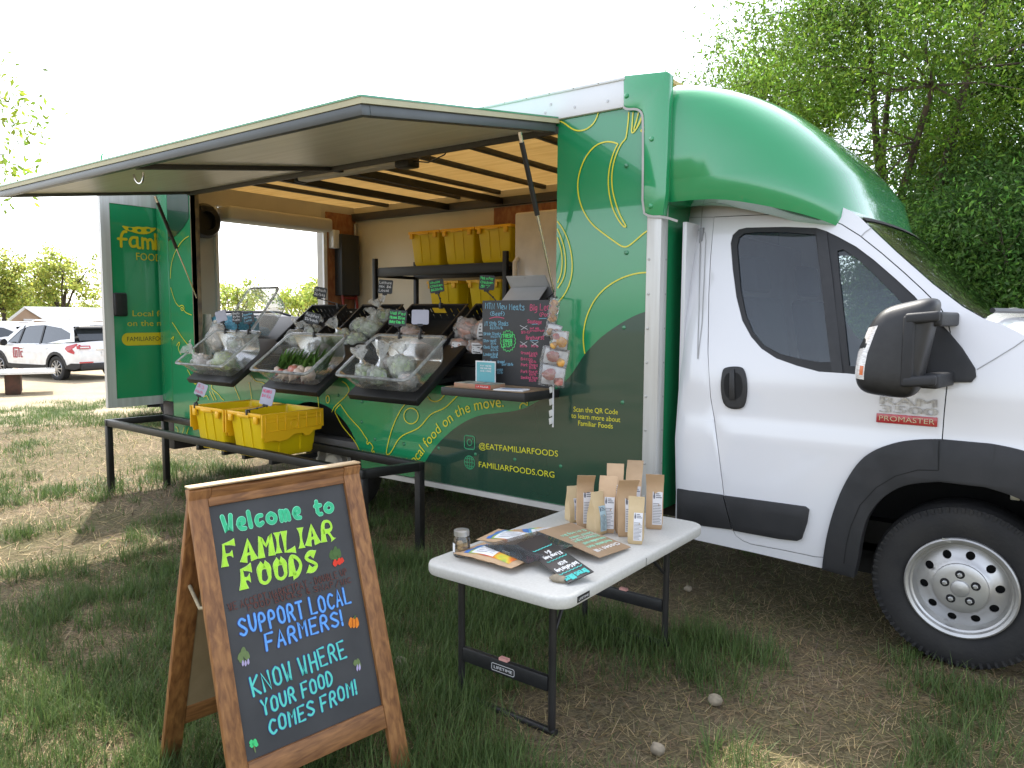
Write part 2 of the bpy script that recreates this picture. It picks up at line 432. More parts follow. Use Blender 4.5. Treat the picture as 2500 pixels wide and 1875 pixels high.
# ---------------------------------------------------------------- common materials
m_wrap = M('green_wrap', (0.012, 0.235, 0.088), 0.24, col2=(0.014, 0.25, 0.095), scale=1.5, coat=1.0)
m_wrapd = M('dark_green_wrap', (0.012, 0.046, 0.03), 0.24, col2=(0.014, 0.052, 0.033), scale=1.5, coat=1.0)
m_fair = M('green_gelcoat', (0.012, 0.27, 0.095), 0.2, col2=(0.014, 0.29, 0.105), scale=1.2, coat=1.0)
m_yel = M('yellow_vinyl', (0.72, 0.66, 0.02), 0.35, coat=0.5)
m_yel2 = M('yellow_vinyl_deep', (0.62, 0.48, 0.01), 0.35, coat=0.4)
m_mint = M('mint_vinyl', (0.03, 0.3, 0.13), 0.35, coat=0.5)
m_white = M('white_paint', (0.69, 0.69, 0.71), 0.22, col2=(0.65, 0.65, 0.67), scale=1.0, coat=0.9)
m_alu = M('aluminium_trim', (0.62, 0.62, 0.6), 0.42, 0.35, col2=(0.5, 0.49, 0.46), scale=3, stretch=(8, 8, 0.4))
m_alug = M('white_rail', (0.72, 0.73, 0.74), 0.35, 0.1, col2=(0.66, 0.67, 0.68), scale=2)
m_blk = M('black_plastic', (0.010, 0.010, 0.011), 0.45, col2=(0.015, 0.015, 0.016), scale=30, bump=0.08, bscale=400)
m_blk2 = M('black_paint', (0.006, 0.006, 0.006), 0.5, col2=(0.010, 0.0095, 0.009), scale=8, bump=0.05, bscale=200)
m_clad = M('grey_black_cladding', (0.013, 0.014, 0.016), 0.6, col2=(0.019, 0.019, 0.021), scale=9, bump=0.12, bscale=500)
m_rub = M('rubber', (0.009, 0.009, 0.01), 0.75, col2=(0.018, 0.017, 0.016), scale=8, bump=0.15, bscale=80)
m_steel = M('silver_wheel', (0.5, 0.5, 0.5), 0.38, 0.7, col2=(0.42, 0.41, 0.39), scale=7, rvar=0.08)
m_chrome = M('chrome', (0.75, 0.75, 0.76), 0.12, 1.0)
m_gap = M('dark_gap', (0.008, 0.008, 0.008), 0.9)
m_cream = M('cream_liner', (0.62, 0.56, 0.42), 0.5, col2=(0.58, 0.52, 0.38), scale=2)
m_greyl = M('grey_liner', (0.5, 0.48, 0.43), 0.5, col2=(0.45, 0.43, 0.39), scale=3)
m_floor = M('grey_floor', (0.16, 0.15, 0.14), 0.7, bump=0.1)
m_ply = M('honey_plywood', (0.68, 0.54, 0.31), 0.6, col2=(0.58, 0.45, 0.24), scale=5, stretch=(0.4, 4, 1), transl=0.45)
m_osb = M('strand_board', (0.36, 0.17, 0.07), 0.7, col2=(0.24, 0.09, 0.04), scale=22, detail=2, stretch=(1, 1, 0.5), bump=0.2)
m_rib = M('painted_rib', (0.05, 0.047, 0.045), 0.55)
m_awn = M('brushed_awning_lining', (0.72, 0.70, 0.62), 0.35, 0.1, col2=(0.66, 0.64, 0.56), scale=2.5, stretch=(0.5, 8, 8), rvar=0.08)
m_awnf = M('awning_frame_grey', (0.1, 0.11, 0.115), 0.4, 0.3)
m_seam = M('straw_edge_strip', (0.5, 0.47, 0.3), 0.5)
m_glass = glassy('window_glass', (0.5, 0.57, 0.6), 0.75, 0.01, (0.16, 0.24, 0.33), 0.16, bscale=1.5, gl=1.5)  # blue-grey body colour stands in for sky reflected in the panes
m_shield = glassy('windscreen_glass', (0.45, 0.5, 0.4), 0.8, 0.03, (0.30, 0.29, 0.19), 0.42, bscale=9, gl=1.6)  # milky olive body painted in place of reflections on the screen
m_seat = M('seat_cloth', (0.06, 0.065, 0.075), 0.85)
m_paper = M('white_paper', (0.74, 0.74, 0.74), 0.7)
m_sticker = M('red_badge', (0.42, 0.02, 0.025), 0.3, coat=0.6)
m_galv = M('galvanised', (0.45, 0.45, 0.44), 0.4, 0.8)

# ---------------------------------------------------------------- terrain: ground sheet, dirt lot, grass
def sstep(a, b, x):
    t = np.clip((x - a) / (b - a), 0, 1); return t * t * (3 - 2 * t)
def gz(x, y):
    """height of the lawn: nearly level, falling gently away behind the truck"""
    x = np.asarray(x, float); y = np.asarray(y, float)
    return -0.34 * sstep(8.0, 20.0, -x) - 2.6 * sstep(26.0, 110.0, -x) + 0.012 * np.sin(x * 2.1 + 1.3 * np.sin(y * 1.7)) * np.cos(y * 2.6 + x) * sstep(-30, -4, x)
def vnoise(x, y, seed=0):
    """smooth value noise on the plane, 0..1"""
    t = np.random.default_rng(seed).random((64, 64)); xi = np.floor(x).astype(int); yi = np.floor(y).astype(int); fx = x - xi; fy = y - yi
    fx = fx * fx * (3 - 2 * fx); fy = fy * fy * (3 - 2 * fy); g = lambda a, b: t[a % 64, b % 64]
    return (g(xi, yi) * (1 - fx) + g(xi + 1, yi) * fx) * (1 - fy) + (g(xi, yi + 1) * (1 - fx) + g(xi + 1, yi + 1) * fx) * fy
def lot_edge(x):
    """far edge of the lawn (y) as seen from the market side; beyond it lies the dirt lot"""
    return x
def ground_mat(name, c, straw, dirt, s=1.0):
    m = bpy.data.materials.new(name); m.use_nodes = True; nt = m.node_tree; N = nt.nodes; L = nt.links; b = N['Principled BSDF']
    tc = N.new('ShaderNodeTexCoord')
    def noise(sc, det, dist=0.0):
        n = N.new('ShaderNodeTexNoise'); n.inputs['Scale'].default_value = sc; n.inputs['Detail'].default_value = det; n.inputs['Distortion'].default_value = dist; L.new(tc.outputs['Object'], n.inputs[0]); return n
    def ramp(n, a, b_, c0, c1):
        r = N.new('ShaderNodeValToRGB'); r.color_ramp.elements[0].position = a; r.color_ramp.elements[1].position = b_
        r.color_ramp.elements[0].color = (*c0, 1); r.color_ramp.elements[1].color = (*c1, 1); L.new(n.outputs[0], r.inputs[0]); return r
    n1 = noise(1.7, 5); n2 = noise(38, 6, 1.5); n3 = noise(0.8, 3)
    r1 = ramp(n2, 0.35, 0.7, dirt, straw); r2 = ramp(n3, 0.42, 0.62, (0, 0, 0), (1, 1, 1))
    mx = N.new('ShaderNodeMixRGB'); L.new(r2.outputs[0], mx.inputs[0]); L.new(r1.outputs[0], mx.inputs[1])
    g = ramp(n2, 0.3, 0.7, tuple(v * 0.6 for v in c), c); L.new(g.outputs[0], mx.inputs[2]); L.new(mx.outputs[0], b.inputs['Base Color'])
    b.inputs['Roughness'].default_value = 0.95; b.inputs['Specular IOR Level'].default_value = 0.1
    bp = N.new('ShaderNodeBump'); bp.inputs['Strength'].default_value = 0.7; bp.inputs['Distance'].default_value = 0.03; L.new(n2.outputs[0], bp.inputs['Height']); L.new(bp.outputs[0], b.inputs['Normal'])
    return m
def terrain(name, xs, ys, lift, mat, keep=None):
    X, Y = np.meshgrid(xs, ys, indexing='ij'); Z = gz(X, Y) + lift; mb = MB(); nx, ny = len(xs), len(ys)
    mb.v = list(zip(X.ravel().tolist(), Y.ravel().tolist(), Z.ravel().tolist()))
    for i in range(nx - 1):
        for j in range(ny - 1):
            if keep is None or keep((xs[i] + xs[i + 1]) / 2, (ys[j] + ys[j + 1]) / 2): mb.f.append((i * ny + j, (i + 1) * ny + j, (i + 1) * ny + j + 1, i * ny + j + 1)); mb.m.append(0)
    used = sorted({k for f in mb.f for k in f}); re = {k: i for i, k in enumerate(used)}
    mb.v = [mb.v[k] for k in used]; mb.f = [tuple(re[k] for k in f) for f in mb.f]
    o = mb.build(name, mat, smooth=60); return tag(o, kind='structure')
gx = np.unique(np.concatenate([np.linspace(-400, -34, 14), np.linspace(-34, -9, 40), np.linspace(-9, 3, 60), np.linspace(3, 12, 12), np.linspace(12, 300, 10)]))
gy = np.unique(np.concatenate([np.linspace(-200, -8, 10), np.linspace(-8, 6, 60), np.linspace(6, 30, 20), np.linspace(30, 400, 12)]))
terrain('ground', gx, gy, 0.0, ground_mat('lawn_soil', (0.12, 0.11, 0.055), (0.25, 0.195, 0.115), (0.09, 0.07, 0.048)))
def lot_keep(x, y):
    # dirt lot behind the lawn: beyond a ragged line across the back left
    d = -(x + 11.6) * 0.93 + (y - 2.0) * 0.36
    return d > 0.9 * float(vnoise(np.array(x * 0.6), np.array(y * 0.6), 5)) and -60 < x < -8 and -25 < y < 45
terrain('dirt_lot', np.linspace(-60, -8, 150), np.linspace(-25, 45, 180), 0.004,
        ground_mat('pale_dirt', (0.40, 0.33, 0.22), (0.46, 0.39, 0.28), (0.3, 0.24, 0.16)), lot_keep)

def blades(name, P, H, W, yaw, lean, colr, label=None, mat=None, segs=3, curl=0.6):
    """one mesh of many tapering blades: root P (n,3), length H, width W, heading yaw, lean from upright, colour (n,3)"""
    n = len(P); k = segs * 2 + 1; t = np.linspace(0, 1, segs + 1); vs = np.zeros((n, k, 3), np.float32)
    dx, dy = np.cos(yaw), np.sin(yaw); sx, sy = -dy, dx
    px = np.zeros(n); pz = np.zeros(n)
    for i in range(segs + 1):
        if i:
            a = lean + curl * lean * (t[i] - 0.3); px = px + np.sin(a) * H / segs; pz = pz + np.cos(a) * H / segs
        c = np.stack([P[:, 0] + dx * px, P[:, 1] + dy * px, P[:, 2] + np.maximum(pz, 0.0) + 0.003], 1)
        if i < segs:
            w = (W * (1 - 0.65 * t[i]) / 2)[:, None]; o = np.stack([sx, sy, np.zeros(n)], 1) * w
            vs[:, 2 * i] = c - o; vs[:, 2 * i + 1] = c + o
        else: vs[:, 2 * i] = c
    base = (np.arange(n) * k)[:, None]; fl = []
    for i in range(segs - 1): fl.append(base + np.array([2 * i, 2 * i + 1, 2 * i + 3, 2 * i + 2]))
    q = np.stack(fl, 1).reshape(n, -1); tri = base + np.array([2 * segs - 2, 2 * segs - 1, 2 * segs])
    loops = np.concatenate([q, tri], 1).ravel().astype(np.int32)
    per = np.array([4] * (segs - 1) + [3]); tot = np.tile(per, n).astype(np.int32); st = np.concatenate([[0], np.cumsum(tot)[:-1]]).astype(np.int32)
    me = bpy.data.meshes.new(name); me.vertices.add(n * k); me.vertices.foreach_set('co', vs.ravel())
    me.loops.add(len(loops)); me.loops.foreach_set('vertex_index', loops); me.polygons.add(len(tot)); me.polygons.foreach_set('loop_start', st); me.polygons.foreach_set('loop_total', tot)
    at = me.attributes.new('tone', 'FLOAT_COLOR', 'POINT'); cc = np.concatenate([colr, np.ones((n, 1))], 1); at.data.foreach_set('color', np.repeat(cc, k, 0).astype(np.float32).ravel())
    me.update(calc_edges=True); me.validate(); me.materials.append(mat); o = bpy.data.objects.new(name, me); COL.objects.link(o); return o
m_blade = attr_mat('grass_blades', 0.55, 0.35)
m_straw = attr_mat('dry_straw', 0.7, 0.2)
def scatter_area(n, x0, x1, y0, y1): return RNG.uniform(x0, x1, n), RNG.uniform(y0, y1, n)
def in_view(x, y, marg=0.06):
    """keep only ground the camera (or one a step aside) can see"""
    dx, dy = x - EYE.x, y - EYE.y; f = dx * CF.x + dy * CF.y; r = dx * CR.x + dy * CR.y
    return (f > 1.2) & (np.abs(r) < f * (0.70 + marg) + 0.5)
def grass():
    P = []; H = []; W = []; Yw = []; Ln = []; C = []
    def put(x, y, h, w, lean, col):
        P.append(np.stack([x, y, gz(x, y)], 1)); H.append(h); W.append(w); Yw.append(RNG.uniform(0, 2 * PI, len(x))); Ln.append(lean); C.append(col)
    def green(n, bright=1.0):
        a = RNG.random((n, 1)); b = RNG.normal(1, 0.16, (n, 1)); return np.clip((np.array([[0.055, 0.105, 0.026]]) * (1 - a) + np.array([[0.12, 0.17, 0.05]]) * a) * b * bright, 0.01, 1)
    def tufts(nt, x0, x1, y0, y1, thr, per, rad_, hh, ww):
        x, y = scatter_area(nt, x0, x1, y0, y1); v = vnoise(x * 0.9 + 7, y * 0.9, 3) * 0.6 + vnoise(x * 2.3, y * 2.3, 4) * 0.4
        k = in_view(x, y) & (v > thr) & ~((y > 0.5) & (y < 1.9) & (x > -6) & (x < 0.5) & (RNG.random(nt) < 0.6)); x, y, v = x[k], y[k], v[k]
        s = 0.6 + 1.1 * RNG.random(len(x)) ** 2; m = (per * s).astype(int); i = np.repeat(np.arange(len(x)), m); n = len(i)
        rr = rad_ * s[i] * np.sqrt(RNG.random(n)); a = RNG.uniform(0, 2 * PI, n); bx = x[i] + rr * np.cos(a); by = y[i] + rr * np.sin(a)
        put(bx, by, hh * s[i] ** 0.5 * RNG.uniform(0.45, 1.15, n), ww * RNG.uniform(0.7, 1.3, n), np.abs(RNG.normal(0.35, 0.25, n)) + rr * 2.0, green(n) * (0.85 + 0.3 * RNG.random(len(x)))[i][:, None])
    tufts(1300, -8.5, 0.6, -3.3, 2.4, 0.52, 60, 0.085, 0.10, 0.0042)
    tufts(900, -4.5, -0.2, -3.2, 0.2, 0.46, 60, 0.08, 0.10, 0.0034)
    tufts(420, -3.4, -0.85, -2.6, -0.25, 0.34, 70, 0.10, 0.125, 0.0034)
    tufts(2400, -17, -6.5, -4.5, 5, 0.46, 34, 0.17, 0.11, 0.007)
    tufts(500, -15, -5, 0.8, 9, 0.4, 34, 0.17, 0.12, 0.007)
    for n, a, hh, ww in ((15000, (-5.2, 0.4, -3.2, 1.6), 0.05, 0.0034), (13000, (-12, -4.5, -4.0, 4.5), 0.07, 0.006)):
        x, y = scatter_area(n, *a); v = vnoise(x * 1.3, y * 1.3, 9); k = in_view(x, y) & (RNG.random(n) < 0.25 + 0.9 * (v - 0.3)); x, y = x[k], y[k]; n = len(x)
        put(x, y, hh * RNG.uniform(0.4, 1.3, n), np.full(n, ww), np.abs(RNG.normal(0.5, 0.35, n)), green(n, 1.05))
    o = blades('grass', np.concatenate(P), np.concatenate(H), np.concatenate(W), np.concatenate(Yw), np.concatenate(Ln), np.concatenate(C), mat=m_blade)
    tag(o, 'patchy green grass in tufts over the dry market lawn', 'grass', kind='stuff')
    P.clear(); H.clear(); W.clear(); Yw.clear(); Ln.clear(); C.clear()
    for n, a, hh, ww in ((110000, (-5.0, 0.6, -3.2, 1.8), 0.075, 0.0026), (80000, (-13, -4.5, -4.4, 5.0), 0.11, 0.005)):
        x, y = scatter_area(n, *a); v = vnoise(x * 1.1 + 3, y * 1.1, 21); k = in_view(x, y) & (RNG.random(n) < 0.35 + 0.7 * v); x, y = x[k], y[k]; n = len(x)
        c = np.array([[0.36, 0.275, 0.145]]) * RNG.uniform(0.3, 1.25, (n, 1)) * np.array([[1, 1, 1]]) + RNG.normal(0, 0.015, (n, 3))
        put(x, y, hh * RNG.uniform(0.4, 1.4, n), ww * RNG.uniform(0.6, 1.4, n), np.clip(RNG.normal(1.36, 0.2, n), 0.5, 1.56), np.clip(c, 0.02, 1))
    o = blades('dry_straw', np.concatenate(P), np.concatenate(H), np.concatenate(W), np.concatenate(Yw), np.concatenate(Ln), np.concatenate(C), mat=m_straw, curl=0.12)
    tag(o, 'dry straw-coloured cut grass lying between the green tufts', 'straw', kind='stuff')
grass()
# ================================================================ the truck
truck = thing('food_truck', 'green and white box truck with its side hatch raised as a market stall', 'truck', (-3.5, 1.15, 0))
XR, XF, ZB, ZR, ZT, YB, YC = -6.87, -1.80, 0.45, 2.665, 2.816, 2.30, 1.15
OX0, OX1, OZ0, OZ1 = -6.285, -2.44, 1.10, 2.62
wall = Plane((0, 0, 0), (1, 0, 0), (0, 0, 1), 0.002)
def wp(x0, y0, w, zw, pts):   # survey points read in an enlarged crop -> wall coordinates
    k = w / zw; return [wall.px(x0 + a * k, y0 + b * k) for a, b in pts]
# side panel with the hatch opening and the rear wheel arch
arch = [(-4.65 + 0.535 * math.cos(t), 0.42 + 0.475 * math.sin(t)) for t in np.linspace(0.07, PI - 0.07, 22)]
outl = [(XF, ZB)] + [(XF, ZR), (XR + 0.19, ZR), (XR + 0.19, ZB)] + [(a, b) for a, b in arch[::-1]]
hole = [(OX0, OZ0), (OX1, OZ0), (OX1, OZ1), (OX0, OZ1)]
side = MB().sheet(outl, lambda a, b: V((a, 0, b)), [hole], 0.35, thick=lambda a, b: V((a, 0.04, b))).build('side_wall', m_wrap, truck)
dk = wp(1330, 660, 320, 1106, [(868, 343), (760, 380), (620, 460), (480, 560), (400, 640), (340, 705), (280, 800), (220, 890), (160, 950), (105, 1000)]) + \
     wp(800, 900, 500, 2212, [(2200, 400), (2050, 455), (1850, 478), (1650, 500), (1500, 560), (1350, 660), (1200, 800), (1110, 920), (1040, 1030), (985, 1150)])
dk = chaikin(dk, 2); dk = [(min(a, XF - 0.005), b) for a, b in dk] + [(dk[-1][0] - 0.06, ZB + 0.004), (XF - 0.005, ZB + 0.004)]
q1 = chaikin(wp(220, 440, 320, 2212, [(1668, 640), (1600, 770), (1500, 890), (1400, 980), (1300, 1046)]), 2)
g = MB(); fillpoly(g, wall, dk, 0.0015)
arcd = [(a, b) for a, b in q1 if a > XR + 0.195 and a < OX0 - 0.03]; fillpoly(g, wall, arcd + [(XR + 0.2, arcd[-1][1]), (XR + 0.2, ZR - 0.004), (OX0 - 0.03, ZR - 0.004), (OX0 - 0.03, arcd[0][1])], 0.0015)
g.parts('dark_green_graphic', m_wrapd, side)
# the yellow line drawings of vegetables
LN = MB()
def line(x0, y0, w, zw, pts, it=2, closed=False, wd=0.0075):
    q = chaikin(wp(x0, y0, w, zw, pts), it, closed)
    q = [p for p in q if p[0] < XF - 0.02]
    draw(LN, wall, ribbon(q + ([q[0]] if closed else []), wd, False), 0.003)
W1 = (1330, 220, 320, 1106); W2 = (1330, 660, 320, 1106); W3 = (800, 900, 500, 2212); W4 = (380, 900, 520, 2212); W5 = (400, 680, 400, 2212); W6 = (220, 440, 320, 2212)
for fr, pts in ((W1, [(60, 286), (75, 270), (95, 261), (120, 260), (165, 275), (220, 320), (265, 342), (310, 345), (360, 330), (410, 290), (440, 240), (459, 178)]),
                (W1, [(622, 455), (580, 440), (530, 435), (480, 445), (430, 470), (380, 520), (335, 590), (300, 680), (280, 780), (285, 880), (310, 980), (350, 1060), (400, 1130), (470, 1190), (560, 1255), (630, 1305), (660, 1322), (690, 1324), (720, 1310), (780, 1260), (830, 1215), (868, 1188)]),
                (W1, [(712, 186), (710, 240), (700, 330), (690, 400), (680, 420), (650, 450), (620, 510), (590, 590), (572, 680), (568, 760), (575, 850), (600, 950), (635, 1050), (670, 1115), (690, 1150), (682, 1157), (664, 1150), (620, 1090), (580, 1010), (555, 920), (540, 820), (540, 740), (548, 660), (570, 570), (600, 490), (622, 455)]),
                (W1, [(748, 186), (740, 300), (734, 366), (760, 355), (790, 300), (815, 240), (830, 212)]), (W1, [(795, 188), (775, 270), (750, 343), (775, 333), (810, 270), (824, 214)]), (W1, [(846, 314), (806, 350), (846, 350)]),
                (W1, [(109, 1107), (150, 1160), (195, 1250), (225, 1360), (237, 1470), (230, 1570), (205, 1659)]), (W2, [(235, 0), (225, 70), (200, 150), (160, 220), (112, 276)]),
                (W1, [(109, 1170), (140, 1240), (165, 1320), (180, 1420), (178, 1520), (160, 1600), (112, 1672)]), (W1, [(109, 1242), (130, 1300), (148, 1380), (152, 1470), (140, 1560), (112, 1626)]),
                (W2, [(866, 18), (800, 22), (720, 40), (640, 70), (560, 115), (490, 170), (430, 240), (385, 320), (350, 410), (332, 500), (328, 580), (333, 650), (342, 703)]),
                (W3, [(860, 365), (810, 420), (770, 490), (730, 570), (690, 680), (660, 790), (640, 890), (640, 920), (655, 930), (680, 915), (715, 860), (750, 790), (790, 740), (840, 705), (920, 675), (980, 645), (1020, 610), (1060, 560), (1110, 500), (1160, 470), (1240, 440), (1290, 410), (1340, 360), (1415, 285)]),
                (W3, [(1085, 300), (1110, 335), (1150, 355), (1190, 355), (1230, 330), (1255, 300), (1268, 280)]),
                (W3, [(140, 385), (160, 410), (220, 500), (290, 580), (360, 650), (400, 720), (440, 770), (425, 800), (440, 820), (455, 790), (475, 810), (500, 850), (480, 880), (490, 910), (505, 880), (512, 920)]),
                (W3, [(140, 385), (75, 455), (110, 520), (150, 600), (220, 690), (290, 770), (330, 840), (355, 900), (385, 885)]),
                (W3, [(160, 135), (210, 165), (240, 220), (230, 260), (190, 310), (120, 370), (70, 420), (50, 470)]),
                (W3, [(2082, 432), (2084, 395), (2105, 372), (2130, 372), (2155, 395), (2165, 395), (2157, 345)]),
                (W4, [(1000, 75), (1030, 120), (1060, 135), (1110, 140), (1150, 165)]), (W4, [(820, 180), (880, 320)]), (W4, [(975, 140), (1005, 315)]),
                (W4, [(600, 150), (580, 190), (600, 220), (660, 265), (680, 300), (715, 330)]), (W4, [(500, 295), (540, 275), (556, 325)]), (W4, [(565, 235), (610, 330)]), (W4, [(592, 235), (636, 325)]),
                (W4, [(1690, 280), (1700, 410)]), (W4, [(335, 10), (370, 70), (410, 170), (440, 140)]), (W4, [(215, 600), (238, 625), (236, 690)]), (W4, [(300, 610), (280, 690)]), (W4, [(350, 610), (320, 700)]),
                (W5, [(165, 320), (215, 385), (240, 360), (270, 365), (285, 400), (270, 430), (245, 430), (235, 400), (255, 385), (280, 430), (310, 465), (384, 493)]), (W5, [(120, 590), (180, 680), (250, 790), (320, 880), (360, 920)]),
                (W5, [(105, 815), (150, 775), (125, 832)]), (W5, [(180, 908), (215, 850), (225, 880), (196, 940), (240, 1030)]), (W5, [(100, 120), (130, 230), (165, 320)]),
                (W6, [(1676, 945), (1600, 990), (1520, 1080), (1450, 1200), (1400, 1330), (1375, 1450), (1365, 1600), (1366, 1659)])):
    line(*fr, pts)
line(*W3, circ((907, 510), 78, 85, 20), 1, True); line(*W4, circ((1793, 318), 18, 38, 16), 1, True)
LN.build('vegetable_line_art', m_yel, side)
# printed words on the wall
LT = MB()
def base(p, q): return wall.px(*p), wall.px(*q)
a, b = base((1168.9, 1139.6), (1356, 1166.4)); printed(LT, wall, 'FAMILIARFOODS.ORG', a, b, h=0.003, cap=0.038)
a, b = base((1169.6, 1094.4), (1364.2, 1114.8)); printed(LT, wall, '@EATFAMILIARFOODS', a, b, h=0.003, cap=0.038)
for s, p, q in (('Scan the QR Code', (245, 1190), (622, 1215)), ('to learn more about', (228, 1243), (640, 1280)), ('Familiar Foods', (282, 1307), (580, 1335))):
    a, b = wp(*W2, [p, q]); printed(LT, wall, s, a, b, h=0.003, cap=0.03)
path = chaikin(wp(*W3, [(880, 1075), (935, 1045), (992, 985), (1042, 915), (1095, 835), (1150, 770), (1210, 700), (1270, 640), (1330, 590), (1400, 530), (1480, 490), (1560, 462), (1650, 440), (1750, 425), (1915, 410)]), 3)
cum = [0.0]
for i in range(1, len(path)): cum.append(cum[-1] + math.dist(path[i], path[i - 1]))
msg = 'Local food on the move.'; sz = cum[-1] / text(msg)[2]; x = 0.0
for c in msg:
    vs, fs, adv = GLY[c]; s0 = (x + adv / 2) * sz; i = max(1, next((k for k in range(len(cum)) if cum[k] >= s0), len(cum) - 1))
    t = (s0 - cum[i - 1]) / max(1e-6, cum[i] - cum[i - 1]); dx, dy = path[i][0] - path[i - 1][0], path[i][1] - path[i - 1][1]; l = math.hypot(dx, dy); dx /= l; dy /= l
    ox, oy = path[i - 1][0] + dx * l * t, path[i - 1][1] + dy * l * t
    draw(LT, wall, ([(ox + ((p[0] - adv / 2) * dx - p[1] * dy) * sz, oy + ((p[0] - adv / 2) * dy + p[1] * dx) * sz) for p in vs], fs), 0.003); x += adv
LT.build('wall_lettering', m_yel, side)
IC = MB()
for loop, ctr, kind in ((wp(*W3, [(1485, 725), (1592, 740), (1590, 868), (1487, 850)]), (1538, 798), 0), (wp(*W3, [(1482, 940), (1592, 945), (1592, 1082), (1485, 1080)]), (1537, 1011), 1)):
    cx = sum(p[0] for p in loop) / 4; cy = sum(p[1] for p in loop) / 4; r = 0.043
    if kind == 0:
        sq = [(cx + r * math.copysign(abs(math.cos(t)) ** 0.35, math.cos(t)), cy + r * math.copysign(abs(math.sin(t)) ** 0.35, math.sin(t))) for t in np.linspace(0, 2 * PI, 41)]
        draw(IC, wall, ribbon(sq, 0.007, False), 0.003); draw(IC, wall, ribbon(circ((cx, cy), 0.02, n=20) + [(cx + 0.02, cy)], 0.006, False), 0.003); fillpoly(IC, wall, circ((cx + 0.026, cy + 0.026), 0.005, n=10), 0.003)
    else:
        for rx in (r, r * 0.5): draw(IC, wall, ribbon(circ((cx, cy), rx, r, 24) + [(cx + rx, cy)], 0.005, False), 0.003)
        for s in (0, 0.55, -0.55): draw(IC, wall, ribbon([(cx - r * math.sqrt(1 - s * s), cy + s * r), (cx + r * math.sqrt(1 - s * s), cy + s * r)], 0.004, False), 0.003)
        draw(IC, wall, ribbon([(cx, cy - r), (cx, cy + r)], 0.004, False), 0.003)
IC.build('contact_icons', m_mint, side)
RV = MB()
for p in ((1529.6, 405), (1529.6, 617), (1524, 799.4), (1520, 982), (1072, 1094), (1161.7, 1109), (1257.7, 1121.5), (884, 981), (883, 1030), (915.7, 1072), (986.5, 1084), (1369.6, 1138), (762, 950), (826, 965)):
    a, b = wall.px(*p); RV.lathe([(0.0125, 0), (0.011, 0.004), (0.006, 0.0075), (0.0001, 0.008)], (a, -0.002, b), (0, -1, 0), 14)
RV.build('wall_bolts', M('painted_bolt', (0.03, 0.2, 0.09), 0.25, coat=0.8), side)
# rails, posts and trim
MB().box(-6.87, -2.0, -0.022, 0.05, ZR, ZT).box(-6.87, -2.0, -0.03, 0.02, ZT - 0.012, ZT + 0.006).parts('roof_rail', m_alug, truck, bevel=0.006)
rs = MB()
for p in ((1350.5, 256.9), (1408.7, 263.6), (1489, 249), (1336.6, 277.7), (1262.7, 293)):
    a, b = wall.px(*p); rs.lathe([(0.008, 0), (0.0075, 0.003), (0.0001, 0.0035)], (a, -0.0225, b), (0, -1, 0), 10)
for i in range(30): rs.lathe([(0.005, 0), (0.0001, 0.004)], (-6.8 + i * 0.16, -0.0305, ZT - 0.002), (0, -1, 0), 8)
rs.build('rail_rivets', m_galv, truck)
post = MB().box(-1.862, -1.775, -0.016, 0.07, ZB - 0.03, 2.66).build('corner_post', m_alu, truck, bevel=0.01)
rv = MB()
for k in range(9): rv.lathe([(0.0075, 0), (0.007, 0.003), (0.0001, 0.004)], (-1.843, -0.016, 1.86 - k * 0.182), (0, -1, 0), 10); rv.lathe([(0.006, 0), (0.0001, 0.003)], (-1.7745, 0.048, 1.86 - k * 0.182), (1, 0, 0), 10)
rv.build('post_rivets', m_galv, post)
MB().box(-4.08, -1.862, -0.012, 0.03, ZB - 0.036, ZB - 0.002).box(XR, -5.22, -0.012, 0.03, ZB - 0.036, ZB - 0.002).parts('sill_trim', M('grey_white_trim', (0.55, 0.53, 0.5), 0.4, 0.2), truck)
MB().box(XR, XR + 0.187, -0.004, 0.055, 0.745, 2.70).build('rear_corner_post', m_wrap, truck, bevel=0.012)
MB().box(XR + 0.002, XR + 0.18, 0.0, 0.22, 0.30, 0.742).box(XR - 0.08, XR + 0.1, 0.2201, 2.05, 0.42, 0.56).parts('rear_bumper', M('worn_black_steel', (0.03, 0.028, 0.026), 0.6, 0.3, col2=(0.06, 0.05, 0.045), scale=9), truck, bevel=0.006)
# the box: roof, far wall, rear frame, front bulkhead, floor
MB().box(XR, XF, 0.05, YB + 0.02, ZT - 0.026, ZT - 0.004).build('box_roof', m_ply, truck)
MB().box(XR, XF, YB, YB + 0.05, 0.5, ZT - 0.03).build('far_wall', [m_cream], truck)
MB().box(XF - 0.01, XF + 0.012, 0.071, YB, 0.5, 2.66).build('front_bulkhead', m_wrap, truck)
MB().box(XR + 0.02, XF - 0.015, 0.045, YB, 0.52, 0.62).build('box_floor', m_floor, truck)
MB().box(XR + 0.25, 0.25, 0.5, 0.62, 0.36, 0.52).box(XR + 0.25, 0.25, 1.68, 1.8, 0.36, 0.52).parts('chassis_rail', m_blk2, truck)
RY0, RY1, RZ1 = 0.55, 1.83, 2.46
MB().box(XR, XR + 0.09, 0.056, RY0, 0.56, ZT - 0.03).box(XR, XR + 0.09, RY1, YB - 0.002, 0.56, ZT - 0.03).box(XR, XR + 0.088, RY0, RY1, RZ1 + 0.15, ZT - 0.03).parts('rear_frame', m_greyl, truck)
MB().box(XR + 0.06, XR + 0.30, RY0 + 0.01, RY1 - 0.01, RZ1, RZ1 + 0.14).build('shutter_housing', m_greyl, truck, bevel=0.03, seg=3)
MB().box(XR + 0.0905, XR + 0.12, RY1, RY1 + 0.045, 0.62, RZ1 + 0.14).box(XR + 0.0905, XR + 0.12, RY0 - 0.03, RY0, 0.62, RZ1 + 0.14).parts('shutter_track', m_alug, truck)
